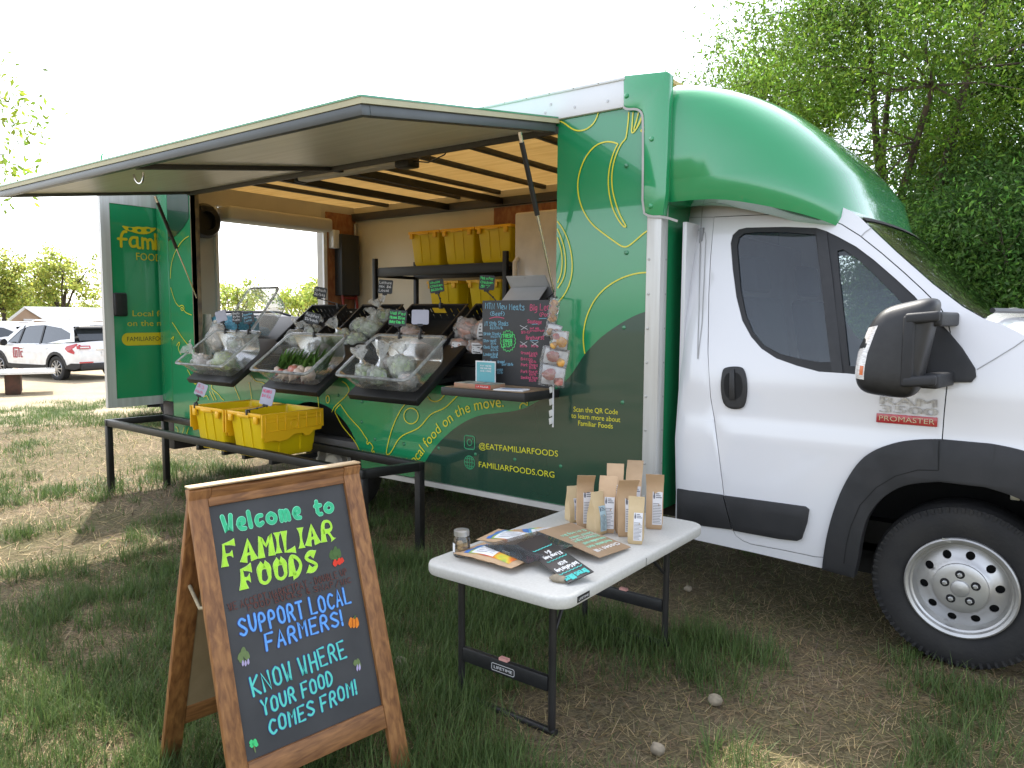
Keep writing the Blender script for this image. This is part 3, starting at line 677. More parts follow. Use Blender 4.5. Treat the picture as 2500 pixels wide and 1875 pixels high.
MB().box(XR + 0.091, XR + 0.115, RY1 + 0.05, YB - 0.003, 0.62, 2.7).build('rear_plywood', m_osb, truck)
MB().box(OX0 - 0.004, OX0 + 0.006, 0.0405, 0.075, OZ0, OZ1).box(OX1 - 0.02, OX1 + 0.002, 0.0405, 0.08, OZ0, OZ1).box(OX0 - 0.008, OX0 + 0.0, -0.003, 0.0405, OZ0, OZ1).parts('hatch_jamb', M('raw_wood_edge', (0.3, 0.24, 0.14), 0.6, col2=(0.12, 0.1, 0.08), scale=12), truck)
rb = MB()
for x in (-6.25, -5.72, -5.2, -4.68, -4.14, -3.6, -3.02, -2.5): rb.box(x, x + 0.045, 0.06, YB - 0.002, 2.752, 2.7895)
rb.box(XR + 0.1, XF - 0.02, YB - 0.06, YB - 0.002, 2.63, 2.71).box(XR + 0.1, XF - 0.02, 0.045, 0.1, 2.66, 2.7895)
rb.parts('roof_rib', m_rib, truck, bevel=0.004)
MB().box(-4.7, -2.0, YB - 0.03, YB - 0.061 + 0.058, 2.36, 2.62).build('strand_board', m_osb, truck)
MB().box(-5.3, -5.255, 0.08, YB - 0.07, 2.64, 2.7).box(-4.6, -4.555, 0.08, YB - 0.07, 2.64, 2.7).parts('load_bar', m_blk2, truck)
# tube light under the ceiling
lt = MB().box(-5.12, -4.0, 0.245, 0.345, 2.632, 2.69).build('tube_light', M('light_diffuser', (0.66, 0.64, 0.6), 0.4, transl=0.3), truck, bevel=0.015)
MB().box(-4.0, -3.86, 0.235, 0.355, 2.61, 2.695).box(-5.16, -5.12, 0.24, 0.35, 2.625, 2.69).parts('light_end_cap', m_blk, lt, bevel=0.012)
MB().tube([(-3.86, 0.29, 2.65), (-3.7, 0.27, 2.62), (-3.5, 0.22, 2.64), (-3.4, 0.18, 2.7)], 0.005, 6).build('light_cable', m_blk, lt)
# electrical box, gauge and pipes on the rear plywood; round fan by the near corner
eb = MB().box(XR + 0.1155, XR + 0.24, 1.98, 2.24, 1.78, 2.46).build('breaker_box', M('charcoal_steel', (0.028, 0.03, 0.032), 0.5), truck, bevel=0.008)
MB().box(XR + 0.1155, XR + 0.2, 1.9, 1.99, 2.3, 2.5).build('socket_box', m_alug, truck, bevel=0.008)
MB().tube([(XR + 0.14, 2.27, 0.65), (XR + 0.14, 2.27, 2.6)], 0.018, 8).build('conduit', m_galv, truck)
MB().lathe([(0.15, 0), (0.16, 0.02), (0.165, 0.08), (0.14, 0.11), (0.09, 0.115), (0.085, 0.06), (0.0001, 0.06)], (XR + 0.0905, 0.385, 2.44), (1, 0, 0), 28).box(XR + 0.2, XR + 0.215, 0.32, 0.45, 2.53, 2.575).build('extractor_fan', m_blk, truck, smooth=35)
# open rear door standing out past the corner
DX = XR - 0.03
door = MB().box(DX - 0.03, DX, -0.485, 0.54, 0.72, 2.74).build('rear_door', [m_wrap], truck)
MB().box(DX - 0.034, DX + 0.008, -0.49, -0.41, 0.715, 2.745).box(DX - 0.034, DX + 0.008, -0.41, 0.54, 0.715, 0.795).box(DX - 0.034, DX + 0.008, -0.41, 0.54, 2.53, 2.745).parts('door_frame', m_alu, door)
dp = Plane((DX, -0.49, 0), (0, 1, 0), (0, 0, 1), 0.002)
D1 = (220, 440, 320, 2212); D2 = (0, 700, 500, 2212)
def dpx(fr, pts): k = fr[2] / fr[3]; return [dp.px(fr[0] + a * k, fr[1] + b * k) for a, b in pts]
dl = MB()
top = dpx(D1, [(525, 762), (640, 785), (720, 795), (800, 780), (880, 795), (960, 785), (1040, 805), (1110, 800)]); bot = dpx(D1, [(1105, 830), (1050, 870), (980, 905), (880, 915), (790, 900), (700, 870), (600, 845), (560, 810)])
holes = [[(c[0] + 0.020 * math.cos(t), c[1] + 0.014 * math.sin(t)) for t in np.linspace(0, 2 * PI, 12, endpoint=False)] for c in dpx(D1, [(675, 822), (825, 848), (980, 845)])]
w0 = top[-1][0]; ext = [(2 * w0 - a - 0.03, b) for a, b in top[::-1][2:5]]; exb = [(2 * w0 - a - 0.03, b) for a, b in bot[2:5]]
fillpoly(dl, dp, chaikin(top + bot, 1, True), 0.002, holes=holes)
(f0, fb, ft) = dpx(D1, [(475, 1115), (1120, 1130), (500, 880)])
sc_ = (fb[0] - f0[0]) / text('fami')[2]
for ch, off in zip('fami', (0, 1, 2, 3)):
    pass
st, wd = strokes('fami', 1.0, 0); k = (fb[0] - f0[0]) / wd
for q in st: draw(dl, dp, ribbon([(f0[0] + a * k * 0.97, f0[1] + b * 0.135) for a, b in q], 0.024, True), 0.002)
st, wd2 = strokes('liar', 1.0, 0)
for q in st: draw(dl, dp, ribbon([(fb[0] + 0.045 + a * k * 0.97, f0[1] + b * 0.135) for a, b in q], 0.034, True), 0.002)
a, b = dpx(D1, [(765, 1345), (1095, 1360)]); kx = (b[0] - a[0]) / text('FOO')[2]; printed(dl, dp, 'FOODS', a, (a[0] + text('FOODS')[2] * kx, a[1]), h=0.002, cap=0.07)
a, b = dpx(D2, [(1422, 318), (1660, 318)]); kx = (b[0] - a[0]) / text('Local')[2]; printed(dl, dp, 'Local food', a, (a[0] + text('Local food')[2] * kx, a[1]), h=0.002, cap=0.055)
a, b = dpx(D2, [(1370, 425), (1660, 425)]); kx = (b[0] - a[0]) / text('on the')[2]; printed(dl, dp, 'on the move.', a, (a[0] + text('on the move.')[2] * kx, a[1]), h=0.002, cap=0.055)
a, b = dpx(D2, [(1310, 500), (1310, 638)]); cyy = (a[1] + b[1]) / 2; rr = abs(a[1] - b[1]) / 2
fillpoly(dl, dp, [(a[0] + rr - rr * math.sin(t), cyy + rr * math.cos(t)) for t in np.linspace(0, PI, 14)] + [(0.95, cyy - rr), (0.95, cyy + rr)], 0.002)
dl.build('door_lettering', m_yel2, door)
d3 = MB(); a, b = dpx(D2, [(1365, 590), (1725, 590)]); kx = (b[0] - a[0]) / text('FAMILIARFO')[2]; printed(d3, dp, 'FAMILIARFOODS', a, (a[0] + text('FAMILIARFOODS')[2] * kx, a[1]), h=0.003, cap=0.043)
d3.build('door_web_address', m_wrapd, door)
h0 = atx(280, 735, DX); MB().box(DX, DX + 0.035, h0.y - 0.02, h0.y + 0.10, 1.535, 1.745).build('door_latch', m_blk, door, bevel=0.016, seg=3)
# ---------------- raised hatch
HY, HZ = -1.47, 2.405        # outer edge
def hp(x, s, h=0.0):         # s metres out from the hinge, h above the underside
    t = V((0, HY, HZ - OZ1)).normalized(); n = V((0, t.z, -t.y)); return V((x, 0, OZ1 - 0.02)) + t * s + n * h
LEN = math.hypot(HY, HZ - OZ1); HX0, HX1 = OX0 - 0.005, OX1 + 0.005
def hbox(mb, x0, x1, s0, s1, h0, h1): return mb.obox(hp(x0, s0, h0), V((x1 - x0, 0, 0)), hp(0, s1, 0) - hp(0, s0, 0), hp(0, 0, h1) - hp(0, 0, h0))
aw = hbox(MB(), HX0 + 0.01, HX1 - 0.01, 0.02, LEN - 0.01, 0.022, 0.05).build('hatch_panel', m_awn, truck)
f = MB(); hbox(f, HX0, HX1, LEN - 0.05, LEN, 0.0, 0.045); hbox(f, HX0, HX0 + 0.05, 0.02, LEN - 0.0505, 0.0, 0.045); hbox(f, HX1 - 0.05, HX1, 0.02, LEN - 0.0505, 0.0, 0.045)
f.parts('hatch_frame', m_awnf, aw, bevel=0.003)
f = MB(); hbox(f, HX0, HX1, -0.02, 0.03, -0.01, 0.03); hbox(f, -4.42, -4.365, 0.031, LEN - 0.051, -0.006, 0.0215); f.parts('hatch_crossbar', m_rib, aw, bevel=0.003)
f = MB(); hbox(f, HX0 - 0.012, HX1 + 0.012, LEN - 0.02, LEN + 0.006, 0.0455, 0.07); hbox(f, HX0 - 0.012, HX0 + 0.012, 0.0, LEN - 0.0205, 0.0455, 0.07); hbox(f, HX1 - 0.012, HX1 + 0.012, 0.0, LEN - 0.0205, 0.0455, 0.07); f.parts('hatch_edge_strip', m_seam, aw)
f = MB(); hbox(f, HX0 - 0.014, HX1 + 0.014, -0.03, LEN + 0.01, 0.0705, 0.079); f.build('hatch_skin', m_wrap, aw)
f = MB()
for x, s, sg in ((-4.85, LEN - 0.1, 1), (-4.6, LEN - 0.16, -1)):
    f.tube([hp(x + 0.055 * math.cos(t), s, (0.08 if sg > 0 else -0.005) + sg * 0.06 * math.sin(t)) for t in np.linspace(0, PI, 12)], 0.006, 6)
f.parts('hatch_handle', m_chrome, aw, smooth=60)
for x, sgn in ((-6.25, 1), (-2.463, -1)):
    a = hp(x, 0.34, -0.012); b = V((x, 0.012, 1.70)); mid = a + (b - a) * 0.5
    s_ = MB().tube([a + (b - a) * 0.06, mid], 0.0145, 12).build('gas_strut', m_blk2, truck, smooth=40)
    MB().tube([mid, b], 0.006, 8).tube([a, a + (b - a) * 0.06], 0.011, 8).build('strut_rod', m_chrome, s_, smooth=40)
# ---------------- rear wheel under the arch
def tyre_profile(R, r, w): return [(r, -w * 0.42), (r + 0.03, -w * 0.5), (R - 0.05, -w * 0.5), (R - 0.012, -w * 0.44), (R, -w * 0.33), (R, w * 0.33), (R - 0.012, w * 0.44), (R - 0.05, w * 0.5), (r + 0.03, w * 0.5), (r, w * 0.42)]
for xx, yy in ((-4.65, 0.22), (-4.65, 2.08)):
    w_ = MB().lathe(tyre_profile(0.37, 0.205, 0.2), (xx, yy + 0.06, 0.37), (0, 1, 0), 40).build('rear_wheel', m_rub, truck, smooth=40)
    s = -1 if yy < 1 else 1
    MB().lathe([(0.213, 0), (0.2, 0.02), (0.185, 0.015), (0.175, -0.05), (0.12, -0.07), (0.115, 0.0), (0.09, 0.02), (0.0001, 0.024)], (xx, yy + 0.06 + s * 0.09, 0.37), (0, s, 0), 32).build('rim', M('pale_wheel', (0.55, 0.54, 0.5), 0.5, 0.3, col2=(0.35, 0.33, 0.3), scale=9), w_, smooth=35)
MB().sheet(arch, lambda a, b: V((a, 0.62, b)), thick=lambda a, b: V((a, 0.64, b))).build('wheel_well', m_gap, truck)
MB().grid([[V((a, 0.041, b)), V((a, 0.62, b))] for a, b in arch]).build('wheel_well_liner', m_gap, truck)
MB().tube([(-4.65, 0.3, 0.37), (-4.65, 2.0, 0.37)], 0.06, 10).build('rear_axle', m_blk2, truck)
# ================================================================ cab
def ys(x, z, mirror=False):
    y = 0.08
    if z > 1.22: y += 0.20 * ((z - 1.22) / 0.88) ** 1.35
    y -= 0.014 * float(1 - sstep(0.985, 1.045, z))
    if z < 0.6: y += 0.03 * ((0.6 - z) / 0.3) ** 2
    if x > -0.1: y += 0.30 * ((x + 0.1) / 0.7) ** 2.4
    if x < -1.6: y += 0.03 * ((-1.6 - x) / 0.12) ** 2
    return 2 * YC - y if mirror else y
def cabp(px, py):
    y = 0.08
    for _ in range(6): p = aty(px, py, y); y = ys(p.x, p.z)
    return (p.x, p.z)
def ca(pts, x0=1700, y0=500, w=800, zw=2212): return [cabp(x0 + a * w / zw, y0 + b * w / zw) for a, b in pts]
def cb(pts): return ca(pts, 1700, 1000)
def cc(pts): return ca(pts, 1450, 150)
def skin(lift=0.0, mirror=False): return lambda a, b: V((a, ys(a, b, mirror) + (lift if mirror else -lift), b))
WX, WZ = -0.36, 0.37
roofline = cc([(590, 1005), (640, 985), (800, 965), (1000, 960), (1300, 958), (1600, 970)]) + ca([(1000, 22), (1060, 52), (1112, 92)])
pillar = ca([(1112, 92), (1180, 158), (1350, 318), (1600, 538), (1800, 690), (1940, 768)])
bx = pillar[-1]
hoodline = [(bx[0] + 0.08, bx[1] - 0.03), (0.05, 1.36), (0.25, 1.25), (0.42, 1.12)]
front = [(0.52, 0.98), (0.58, 0.8), (0.6, 0.55), (0.57, 0.33)]
wheelcut = [(WX + 0.52 * math.cos(t), WZ + 0.52 * math.sin(t)) for t in np.linspace(-0.04, PI + 0.04, 30)]
sill = cb([(850, 1072), (400, 968), (0, 880)]) + [(-1.70, 0.385)]
door_o = ca([(122, 85), (500, 68), (700, 70), (850, 85), (980, 135), (1100, 210), (1250, 330), (1400, 460), (1530, 580), (1640, 690), (1690, 775), (1710, 860), (1700, 1050), (1690, 1200), (1670, 1400), (1655, 1600)]) + \
    [(WX + 0.57 * math.cos(t), WZ + 0.57 * math.sin(t)) for t in np.linspace(rad(101), rad(176), 14)] + cb([(800, 990), (600, 948), (370, 905), (310, 880), (270, 850), (245, 800), (190, 575), (125, 60)]) + ca([(100, 1300), (82, 1000), (88, 600), (100, 350)])
body_o = [(-1.70, 0.385), (-1.72, 0.9), (-1.722, 1.6), (-1.715, 2.02)] + roofline[:-1] + pillar + hoodline + front + wheelcut + sill[:-1]
def grow(poly, d):
    cx = sum(p[0] for p in poly) / len(poly); cz = sum(p[1] for p in poly) / len(poly); out = []; n = len(poly)
    for i in range(n):
        a, b = poly[i - 1], poly[(i + 1) % n]; dx, dz = b[0] - a[0], b[1] - a[1]; l = math.hypot(dx, dz) or 1; out.append((poly[i][0] - dz / l * d, poly[i][1] + dx / l * d))
    return out
area = sum(door_o[i - 1][0] * door_o[i][1] - door_o[i][0] * door_o[i - 1][1] for i in range(len(door_o)))
dhole = grow(door_o, 0.0045 if area < 0 else -0.0045)
dhole = [p for p in dhole]
cabb = MB().sheet(body_o, skin(), [dhole] , 0.06, thick=lambda a, b: V((a, ys(a, b) + 0.03, b)))
# roof, windscreen surround, bonnet and nose run across to the mirrored far side
def across(edge, n, fn, mb=None):
    mb = mb or MB(); return mb.grid([[fn(p, t) for t in np.linspace(0, 1, n)] for p in edge])
def span(p, t, rise=0.0, fwd=0.0):
    y0 = ys(*p); y = y0 + (2 * YC - 2 * y0) * t; b = math.sin(PI * t) ** 0.7 if 0 < t < 1 else 0.0
    return V((p[0] + fwd * b, y, p[1] + rise * b))
across(roofline, 17, lambda p, t: span(p, t, 0.02, 0.02 * float(sstep(-1.2, -0.8, p[0]))), cabb)
bon = [bx] + hoodline + front
across(bon, 17, lambda p, t: span(p, t, 0.06 if p[1] > 1.1 else 0.0, 0.14 * float(1 - sstep(1.2, 1.6, p[1])) + 0.05), cabb)
cabb.box(-1.722, -1.70, 0.13, 2 * YC - 0.13, 0.45, 2.06)
# openings on the far side: a plain second flank with its window
win_far = ca([(300, 230), (380, 185), (600, 183), (860, 180), (960, 215), (1080, 280), (1200, 370), (1350, 500), (1475, 615), (1590, 800), (1580, 1100), (1150, 1120), (830, 1100), (560, 1035), (420, 950), (330, 780)])
cabb.sheet(body_o, skin(0.0, True), [win_far], 0.08)
cab = cabb.build('cab_body', m_white, truck, smooth=35)
MB().sheet(win_far, lambda a, b: V((a, 2 * YC - ys(a, b) - 0.01, b)), (), 0.1).build('far_window', m_glass, cab)
ga = MB().grid([[V((a, ys(a, b) + 0.012, b)), V((a, ys(a, b) + 0.013, b))] for a, b in door_o + door_o[:1]])
for i in range(len(door_o)):
    a, b = door_o[i - 1], door_o[i]; dx, dz = b[0] - a[0], b[1] - a[1]; l = math.hypot(dx, dz) or 1; nx, nz = dz / l * 0.012, -dx / l * 0.012
    ga.add([skin(-0.015)(a[0] + nx, a[1] + nz), skin(-0.015)(b[0] + nx, b[1] + nz), skin(-0.015)(b[0] - nx, b[1] - nz), skin(-0.015)(a[0] - nx, a[1] - nz)], [(0, 1, 2, 3)])
ga.build('door_gap', m_gap, cab)
# panel seams on the rear quarter of the cab
sm = MB()
def fine(p): return [tuple(p[i][k] + (p[i + 1][k] - p[i][k]) * t for k in (0, 1)) for i in range(len(p) - 1) for t in np.linspace(0, 1, 16, endpoint=False)] + [p[-1]]
for pts in (cc([(600, 1058), (720, 1052), (810, 1052)]), cc([(738, 985), (728, 1058), (722, 1140), (712, 1659)]), ca([(40, 20), (30, 300), (20, 700), (10, 1040)]), ca([(0, 172), (40, 170), (62, 190), (66, 240), (55, 500), (40, 800), (12, 1040)])):
    vs, fs, _ = ribbon(fine(pts), 0.004, False); sm.add([skin(0.0035)(a, b) for a, b in vs], fs)
for pts in (ca([(1895, 1112), (2000, 1050), (2150, 958), (2260, 880)]), ca([(1112, 215), (1140, 185), (1185, 155)])):
    vs, fs, _ = ribbon(fine(pts), 0.004, False); sm.add([skin(0.0035)(a, b) for a, b in vs], fs)
sm.build('panel_seam', M('seam_shadow', (0.33, 0.33, 0.33), 0.7), cab)
# near door
win_hole = ca([(232, 260), (245, 205), (285, 167), (340, 154), (600, 149), (810, 156), (880, 178), (960, 217), (1080, 282), (1200, 372), (1350, 502), (1475, 617), (1560, 720), (1610, 860), (1600, 1150), (1400, 1168), (1150, 1152), (1000, 1137), (830, 1127), (680, 1087), (540, 1037), (440, 972), (370, 892), (310, 782), (270, 622), (245, 432)])
dr = MB().sheet(door_o, skin(0.002), [win_hole], 0.05, thick=lambda a, b: V((a, ys(a, b) + 0.025, b))).build('door', m_white, truck, smooth=35)
gl_r = ca([(272, 280), (285, 220), (320, 192), (400, 184), (600, 184), (803, 200), (830, 420), (870, 750), (910, 1062), (830, 1062), (700, 1042), (560, 1007), (450, 947), (380, 862), (330, 742), (295, 562)])
gl_f = ca([(950, 310), (990, 300), (1080, 360), (1200, 470), (1330, 600), (1440, 720), (1530, 880), (1540, 1110), (1150, 1092), (1030, 1090), (1000, 800), (965, 500)])
fr_ = MB().sheet(win_hole, skin(-0.004), [gl_r, gl_f], 0.0, thick=lambda a, b: V((a, ys(a, b) + 0.03, b))).build('window_frame', m_clad, dr)
MB().sheet(gl_r, skin(-0.014), (), 0.08).build('window_pane', m_glass, dr); MB().sheet(gl_f, skin(-0.016), (), 0.08).build('window_pane', m_glass, dr)
pb = ca([(808, 160), (880, 180), (920, 500), (990, 1135), (915, 1128), (870, 760)])
MB().sheet(pb, skin(0.003), (), 0.0, thick=skin(-0.02)).build('window_divider', m_blk, dr)
hq = ca([(195, 1095), (290, 1088), (330, 1110), (350, 1220), (338, 1340), (310, 1378), (230, 1378), (185, 1340), (168, 1240), (178, 1130)])
hd = MB().sheet(chaikin(hq, 2, True), skin(0.016), (), 0.03, thick=skin(-0.002)).build('door_handle', m_blk, dr, bevel=0.004)
hi = ca([(205, 1130), (300, 1128), (325, 1220), (305, 1310), (210, 1310), (190, 1220)]); MB().sheet(chaikin(hi, 2, True), skin(0.0168)).build('handle_recess', m_gap, hd)
MB().sheet(ca([(235, 1105), (268, 1105), (272, 1315), (232, 1315)]), skin(0.026), (), 0.0, thick=skin(0.0175)).build('handle_bar', m_blk, hd, bevel=0.003)
ld = MB().sheet(cb([(195, 578), (740, 652), (765, 672), (752, 760), (715, 870), (685, 882), (560, 868), (255, 812)]), skin(0.018), (), 0.08, thick=skin(0.0)).build('door_cladding', m_clad, dr, bevel=0.006)
MB().sheet(cb([(-125, 530), (185, 574), (245, 808), (-125, 760)]), skin(0.016), (), 0.08, thick=skin(0.0)).build('quarter_cladding', m_clad, truck, bevel=0.005)
# badge
q = ca([(1225, 1290), (1640, 1300), (1640, 1480), (1225, 1480)]); y_b = ys(q[0][0], 1.1); bp_ = Plane((0, y_b - 0.002, 0), (1, 0, 0), (0, 0, 1), 0.002)
bd = MB()
for s, p0, p1, cp in (('RAM', (1228, 1340), (1638, 1358), 0.036), ('3500', (1228, 1395), (1638, 1415), 0.034)):
    a, b = ca([p0, p1]); a = (a[0], a[1]); b = (b[0], b[1]); vs, fs, wd = text(s); k = (b[0] - a[0]) / wd
    for h_, sc in ((0.0, 1.0), (0.003, 1.0), (0.006, 1.0)):
        draw(bd, bp_, ([(a[0] + x * k, a[1] + (y * cp / CAP)) for x, y in vs], fs), h_)
    for off in (0.003, -0.003): draw(bd, bp_, ([(a[0] + x * k + off, a[1] + (y * cp / CAP)) for x, y in vs], fs), 0.004)
bd.build('model_badge', M('badge_silver', (0.30, 0.30, 0.32), 0.3, 0.5, col2=(0.5, 0.5, 0.5), scale=60, coat=0.6), dr)
a, b = ca([(1217, 1440), (1630, 1460)]); z0 = (a[1] + b[1]) / 2
rbz = MB().box(a[0], b[0], y_b - 0.010, y_b - 0.003, z0 - 0.022, z0 + 0.02).build('red_badge', [m_sticker], dr, bevel=0.003)
t_ = MB(); vs, fs, wd = text('PROMASTER'); k = (b[0] - a[0] - 0.02) / wd; draw(t_, bp_, ([(a[0] + 0.01 + x * k, z0 - 0.011 + y * 0.024 / CAP) for x, y in vs], fs), 0.0085); t_.build('badge_lettering', m_chrome, rbz)
# wheel arch flare
fo = chaikin(cb([(855, 1072), (862, 1000), (885, 850), (930, 680), (1000, 500), (1100, 345), (1200, 270), (1350, 218), (1500, 199), (1645, 197)]), 2)
fi = chaikin(cb([(1070, 1130), (1100, 1000), (1120, 860), (1160, 720), (1230, 620), (1330, 540), (1450, 495), (1640, 482)]), 2)
mir = lambda L: [(2 * WX - a - 0.02, b) for a, b in L[::-1]]
fl = fo + mir(fo)[2:] + mir(fi)[::-1][::-1][::-1][:0]
flare = fo + [(p[0], p[1]) for p in mir(fo)] + [(p[0], p[1]) for p in mir(fi)[::-1]][::1]
flare = fo + mir(fo) + list(reversed(mir(fi))) [0:0] + [(p[0], p[1]) for p in reversed(mir(fi))][0:0]
flare = fo + mir(fo) + [p for p in reversed(fi + mir(fi))]
fl_ = MB().sheet(flare, lambda a, b: V((a, ys(min(a, 0.1), b) - 0.024, b)), (), 0.07, thick=lambda a, b: V((a, ys(min(a, 0.1), b) + 0.05, b))).build('wheel_arch_flare', m_clad, truck, bevel=0.006)
sv = MB()
vs, fs, _ = ribbon(fine(cb([(1005, 1030), (1022, 900), (1052, 780), (1112, 640), (1222, 520), (1352, 442), (1500, 402), (1640, 404), (1645, 205)])), 0.005, False)
sv.add([V((a, ys(a, b) - 0.0255, b)) for a, b in vs], fs); sv.build('flare_seam', m_gap, fl_)
wl = [(WX + 0.5 * math.cos(t), WZ + 0.5 * math.sin(t)) for t in np.linspace(-0.1, PI + 0.1, 24)]
MB().grid([[V((a, 0.12, b)), V((a, 0.62, b))] for a, b in wl]).sheet(wl, lambda a, b: V((a, 0.6, b))).build('front_wheel_well', m_gap, truck)
MB().box(-0.2, -0.165, 0.14, 0.2, 0.79, 0.83).build('arch_bracket', m_galv, truck, bevel=0.004)
# front wheel
fc = V((WX, 0.13, WZ)); fw = MB().lathe(tyre_profile(0.37, 0.215, 0.215), fc + V((0, 0.105, 0)), (0, 1, 0), 64)
for k in range(72):
    t = 2 * PI * k / 72
    fw.obox(fc + V((math.cos(t) * 0.335, -0.002, math.sin(t) * 0.335)), V((-math.sin(t), 0, math.cos(t))) * 0.012, V((0, 0.012, 0)), V((math.cos(t), 0, math.sin(t))) * 0.024)
fw = fw.build('front_wheel', m_rub, truck, smooth=35)
yo = (0, -1, 0)
MB().lathe([(0.2235, -0.012), (0.2235, 0.012), (0.217, 0.017), (0.205, 0.012), (0.2, -0.004), (0.192, -0.008), (0.186, -0.03), (0.18, -0.045)], fc, yo, 64).build('rim', m_steel, fw, smooth=35)
ring = circ((0, 0), 0.182, n=64); holes = [circ((0.147 * math.cos(2 * PI * k / 10 + 0.12), 0.147 * math.sin(2 * PI * k / 10 + 0.12)), 0.0185, n=14) for k in range(10)]
def dish(a, b):
    r = math.hypot(a, b); h = np.interp(r, [0.0, 0.1, 0.112, 0.125, 0.165, 0.182], [-0.002, -0.002, -0.004, -0.018, -0.036, -0.046]); return fc + V((a, -h, b))
MB().sheet(ring, dish, holes, 0.012, thick=lambda a, b: dish(a, b) + V((0, 0.008, 0))).build('wheel_disc', m_steel, fw, smooth=50)
MB().lathe([(0.2, 0), (0.0001, 0)], fc + V((0, 0.075, 0)), yo, 32).build('brake_shadow_plate', m_gap, fw)
capm = MB().lathe([(0.11, -0.006), (0.108, 0.004), (0.1, 0.007), (0.074, 0.009), (0.038, 0.011), (0.034, 0.016), (0.02, 0.02), (0.0001, 0.021)], fc, yo, 48).build('hub_cap', m_steel, fw, smooth=25)
lg = MB(); ln_ = MB()
for k in range(5):
    t = 2 * PI * k / 5 + 0.37; c = fc + V((0.062 * math.cos(t), -0.0095, 0.062 * math.sin(t)))
    lg.lathe([(0.0195, 0.0), (0.017, 0.003), (0.0001, 0.0032)], c, yo, 18); ln_.lathe([(0.0105, 0.0), (0.0105, 0.008), (0.007, 0.010), (0.0001, 0.010)], c + V((0, -0.003, 0)), yo, 6)
lg.build('lug_recess', m_gap, capm); ln_.build('lug_nut', m_galv, capm)
MB().box(-0.44, -0.405, 0.115, 0.122, 0.57, 0.585).build('balance_weight', m_galv, fw)
f2 = MB().lathe(tyre_profile(0.37, 0.215, 0.215), (WX, 2 * YC - 0.235, WZ), (0, 1, 0), 32).build('front_wheel', m_rub, truck, smooth=35)
MB().tube([(WX, 0.25, 0.33), (WX, 2.0, 0.33)], 0.05, 8).box(-0.9, 0.4, 0.5, 1.8, 0.24, 0.4).build('front_axle', m_gap, truck)
# windscreen, wiper
ws = across(pillar, 21, lambda p, t: span(p, t, 0.012, 0.05) + V((0.004, 0, 0.004))).build('windscreen', m_shield, truck, smooth=60)
wq = [p + (q - p) * k for p, q in ((V((*[0],)) if 0 else V((bx[0], ys(*bx), bx[1])), V((bx[0] + 0.2, YC - 0.2, bx[1] + 0.0))),) for k in (0, .3, .6, 1)]
MB().tube([p + V((0.03, 0, 0.035)) for p in wq], 0.012, 6).build('wiper', m_blk, ws)
rm = MB().grid([[span(p, t, 0.012, 0.05) + V((0.006, 0, 0.006)) for t in np.linspace(0, 1, 21)] for p in (pillar[0], (pillar[0][0] + 0.02, pillar[0][1] - 0.018))]).build('windscreen_band', m_gap, ws)
# cab interior: dashboard, seats, steering wheel
MB().box(-0.62, -0.1, 0.3, 2.0, 1.0, 1.30).build('dashboard', M('dash_grey', (0.05, 0.05, 0.055), 0.7), truck, bevel=0.05, seg=3)
for yy in (0.62, 1.64):
    s = MB().box(-1.35, -0.82, yy - 0.25, yy + 0.25, 0.95, 1.1).build('seat', m_seat, truck, bevel=0.05, seg=3)
    MB().obox((-1.42, yy - 0.25, 1.05), (0.13, 0, 0), (0, 0.5, 0), (-0.12, 0, 0.62)).build('seat_back', m_seat, s, bevel=0.04, seg=3)
    MB().obox((-1.53, yy - 0.13, 1.70), (0.1, 0, 0), (0, 0.26, 0), (-0.03, 0, 0.2)).build('headrest', m_seat, s, bevel=0.03, seg=3)
MB().tube([V((-0.78 + 0.05 * math.sin(t), 1.64 + 0.2 * math.cos(t), 1.32 + 0.17 * math.sin(t))) for t in np.linspace(0, 2 * PI, 25)], 0.014, 8).build('steering_wheel', m_blk, truck)
MB().box(-1.68, -1.66, 0.25, 2.05, 0.6, 2.04).build('cab_bulkhead', M('cab_grey', (0.25, 0.26, 0.28), 0.7), truck)
# mirror on its sail
sail = ca([(1590, 770), (1640, 790), (1710, 862), (1800, 970), (1885, 1105), (1890, 1160), (1860, 1196), (1740, 1196), (1560, 1188), (1570, 1000)])
sl_ = MB().sheet(sail, skin(0.022), (), 0.04, thick=skin(-0.01)).build('mirror_sail', m_clad, truck, bevel=0.008)
mx = -0.56
def sup(c, r, ex, n=32, m=20, taper=None):
    mb = MB(); P = []
    for i in range(n):
        a = 2 * PI * i / n; row = []
        for j in range(m + 1):
            b = -PI / 2 + PI * j / m; f = lambda w, e: math.copysign(abs(w) ** e, w); q = [r[0] * f(math.cos(b), ex[0]) * f(math.cos(a), ex[1]), r[1] * f(math.cos(b), ex[0]) * f(math.sin(a), ex[1]), r[2] * f(math.sin(b), ex[0])]
            if taper: q = taper(q)
            row.append(V(c) + V(q))
        P.append(row)
    return mb.grid(P, close_u=True)
mc = V((-0.602, -0.15, 1.43)); mr_ = (0.128, 0.115, 0.198)
def mtap(q):
    k = q[2] / mr_[2]; return [q[0] + 0.035 * k - 0.02 * (1 - k * k), q[1] + 0.015 * k, q[2] + 0.03 * (q[0] / mr_[0]) * (1 if k > 0 else -0.3)]
mh = sup(mc, mr_, (0.45, 0.5), taper=mtap).build('mirror_housing', m_blk, sl_, smooth=60)
def spt(a, b, k=1.0):
    f = lambda w, e: math.copysign(abs(w) ** e, w); return mc + V(mtap([mr_[0] * f(math.cos(b), .45) * f(math.cos(a), .5) * k, mr_[1] * f(math.cos(b), .45) * f(math.sin(a), .5) * k, mr_[2] * f(math.sin(b), .45) * k]))
am = MB(); yf = mc.y - mr_[1]
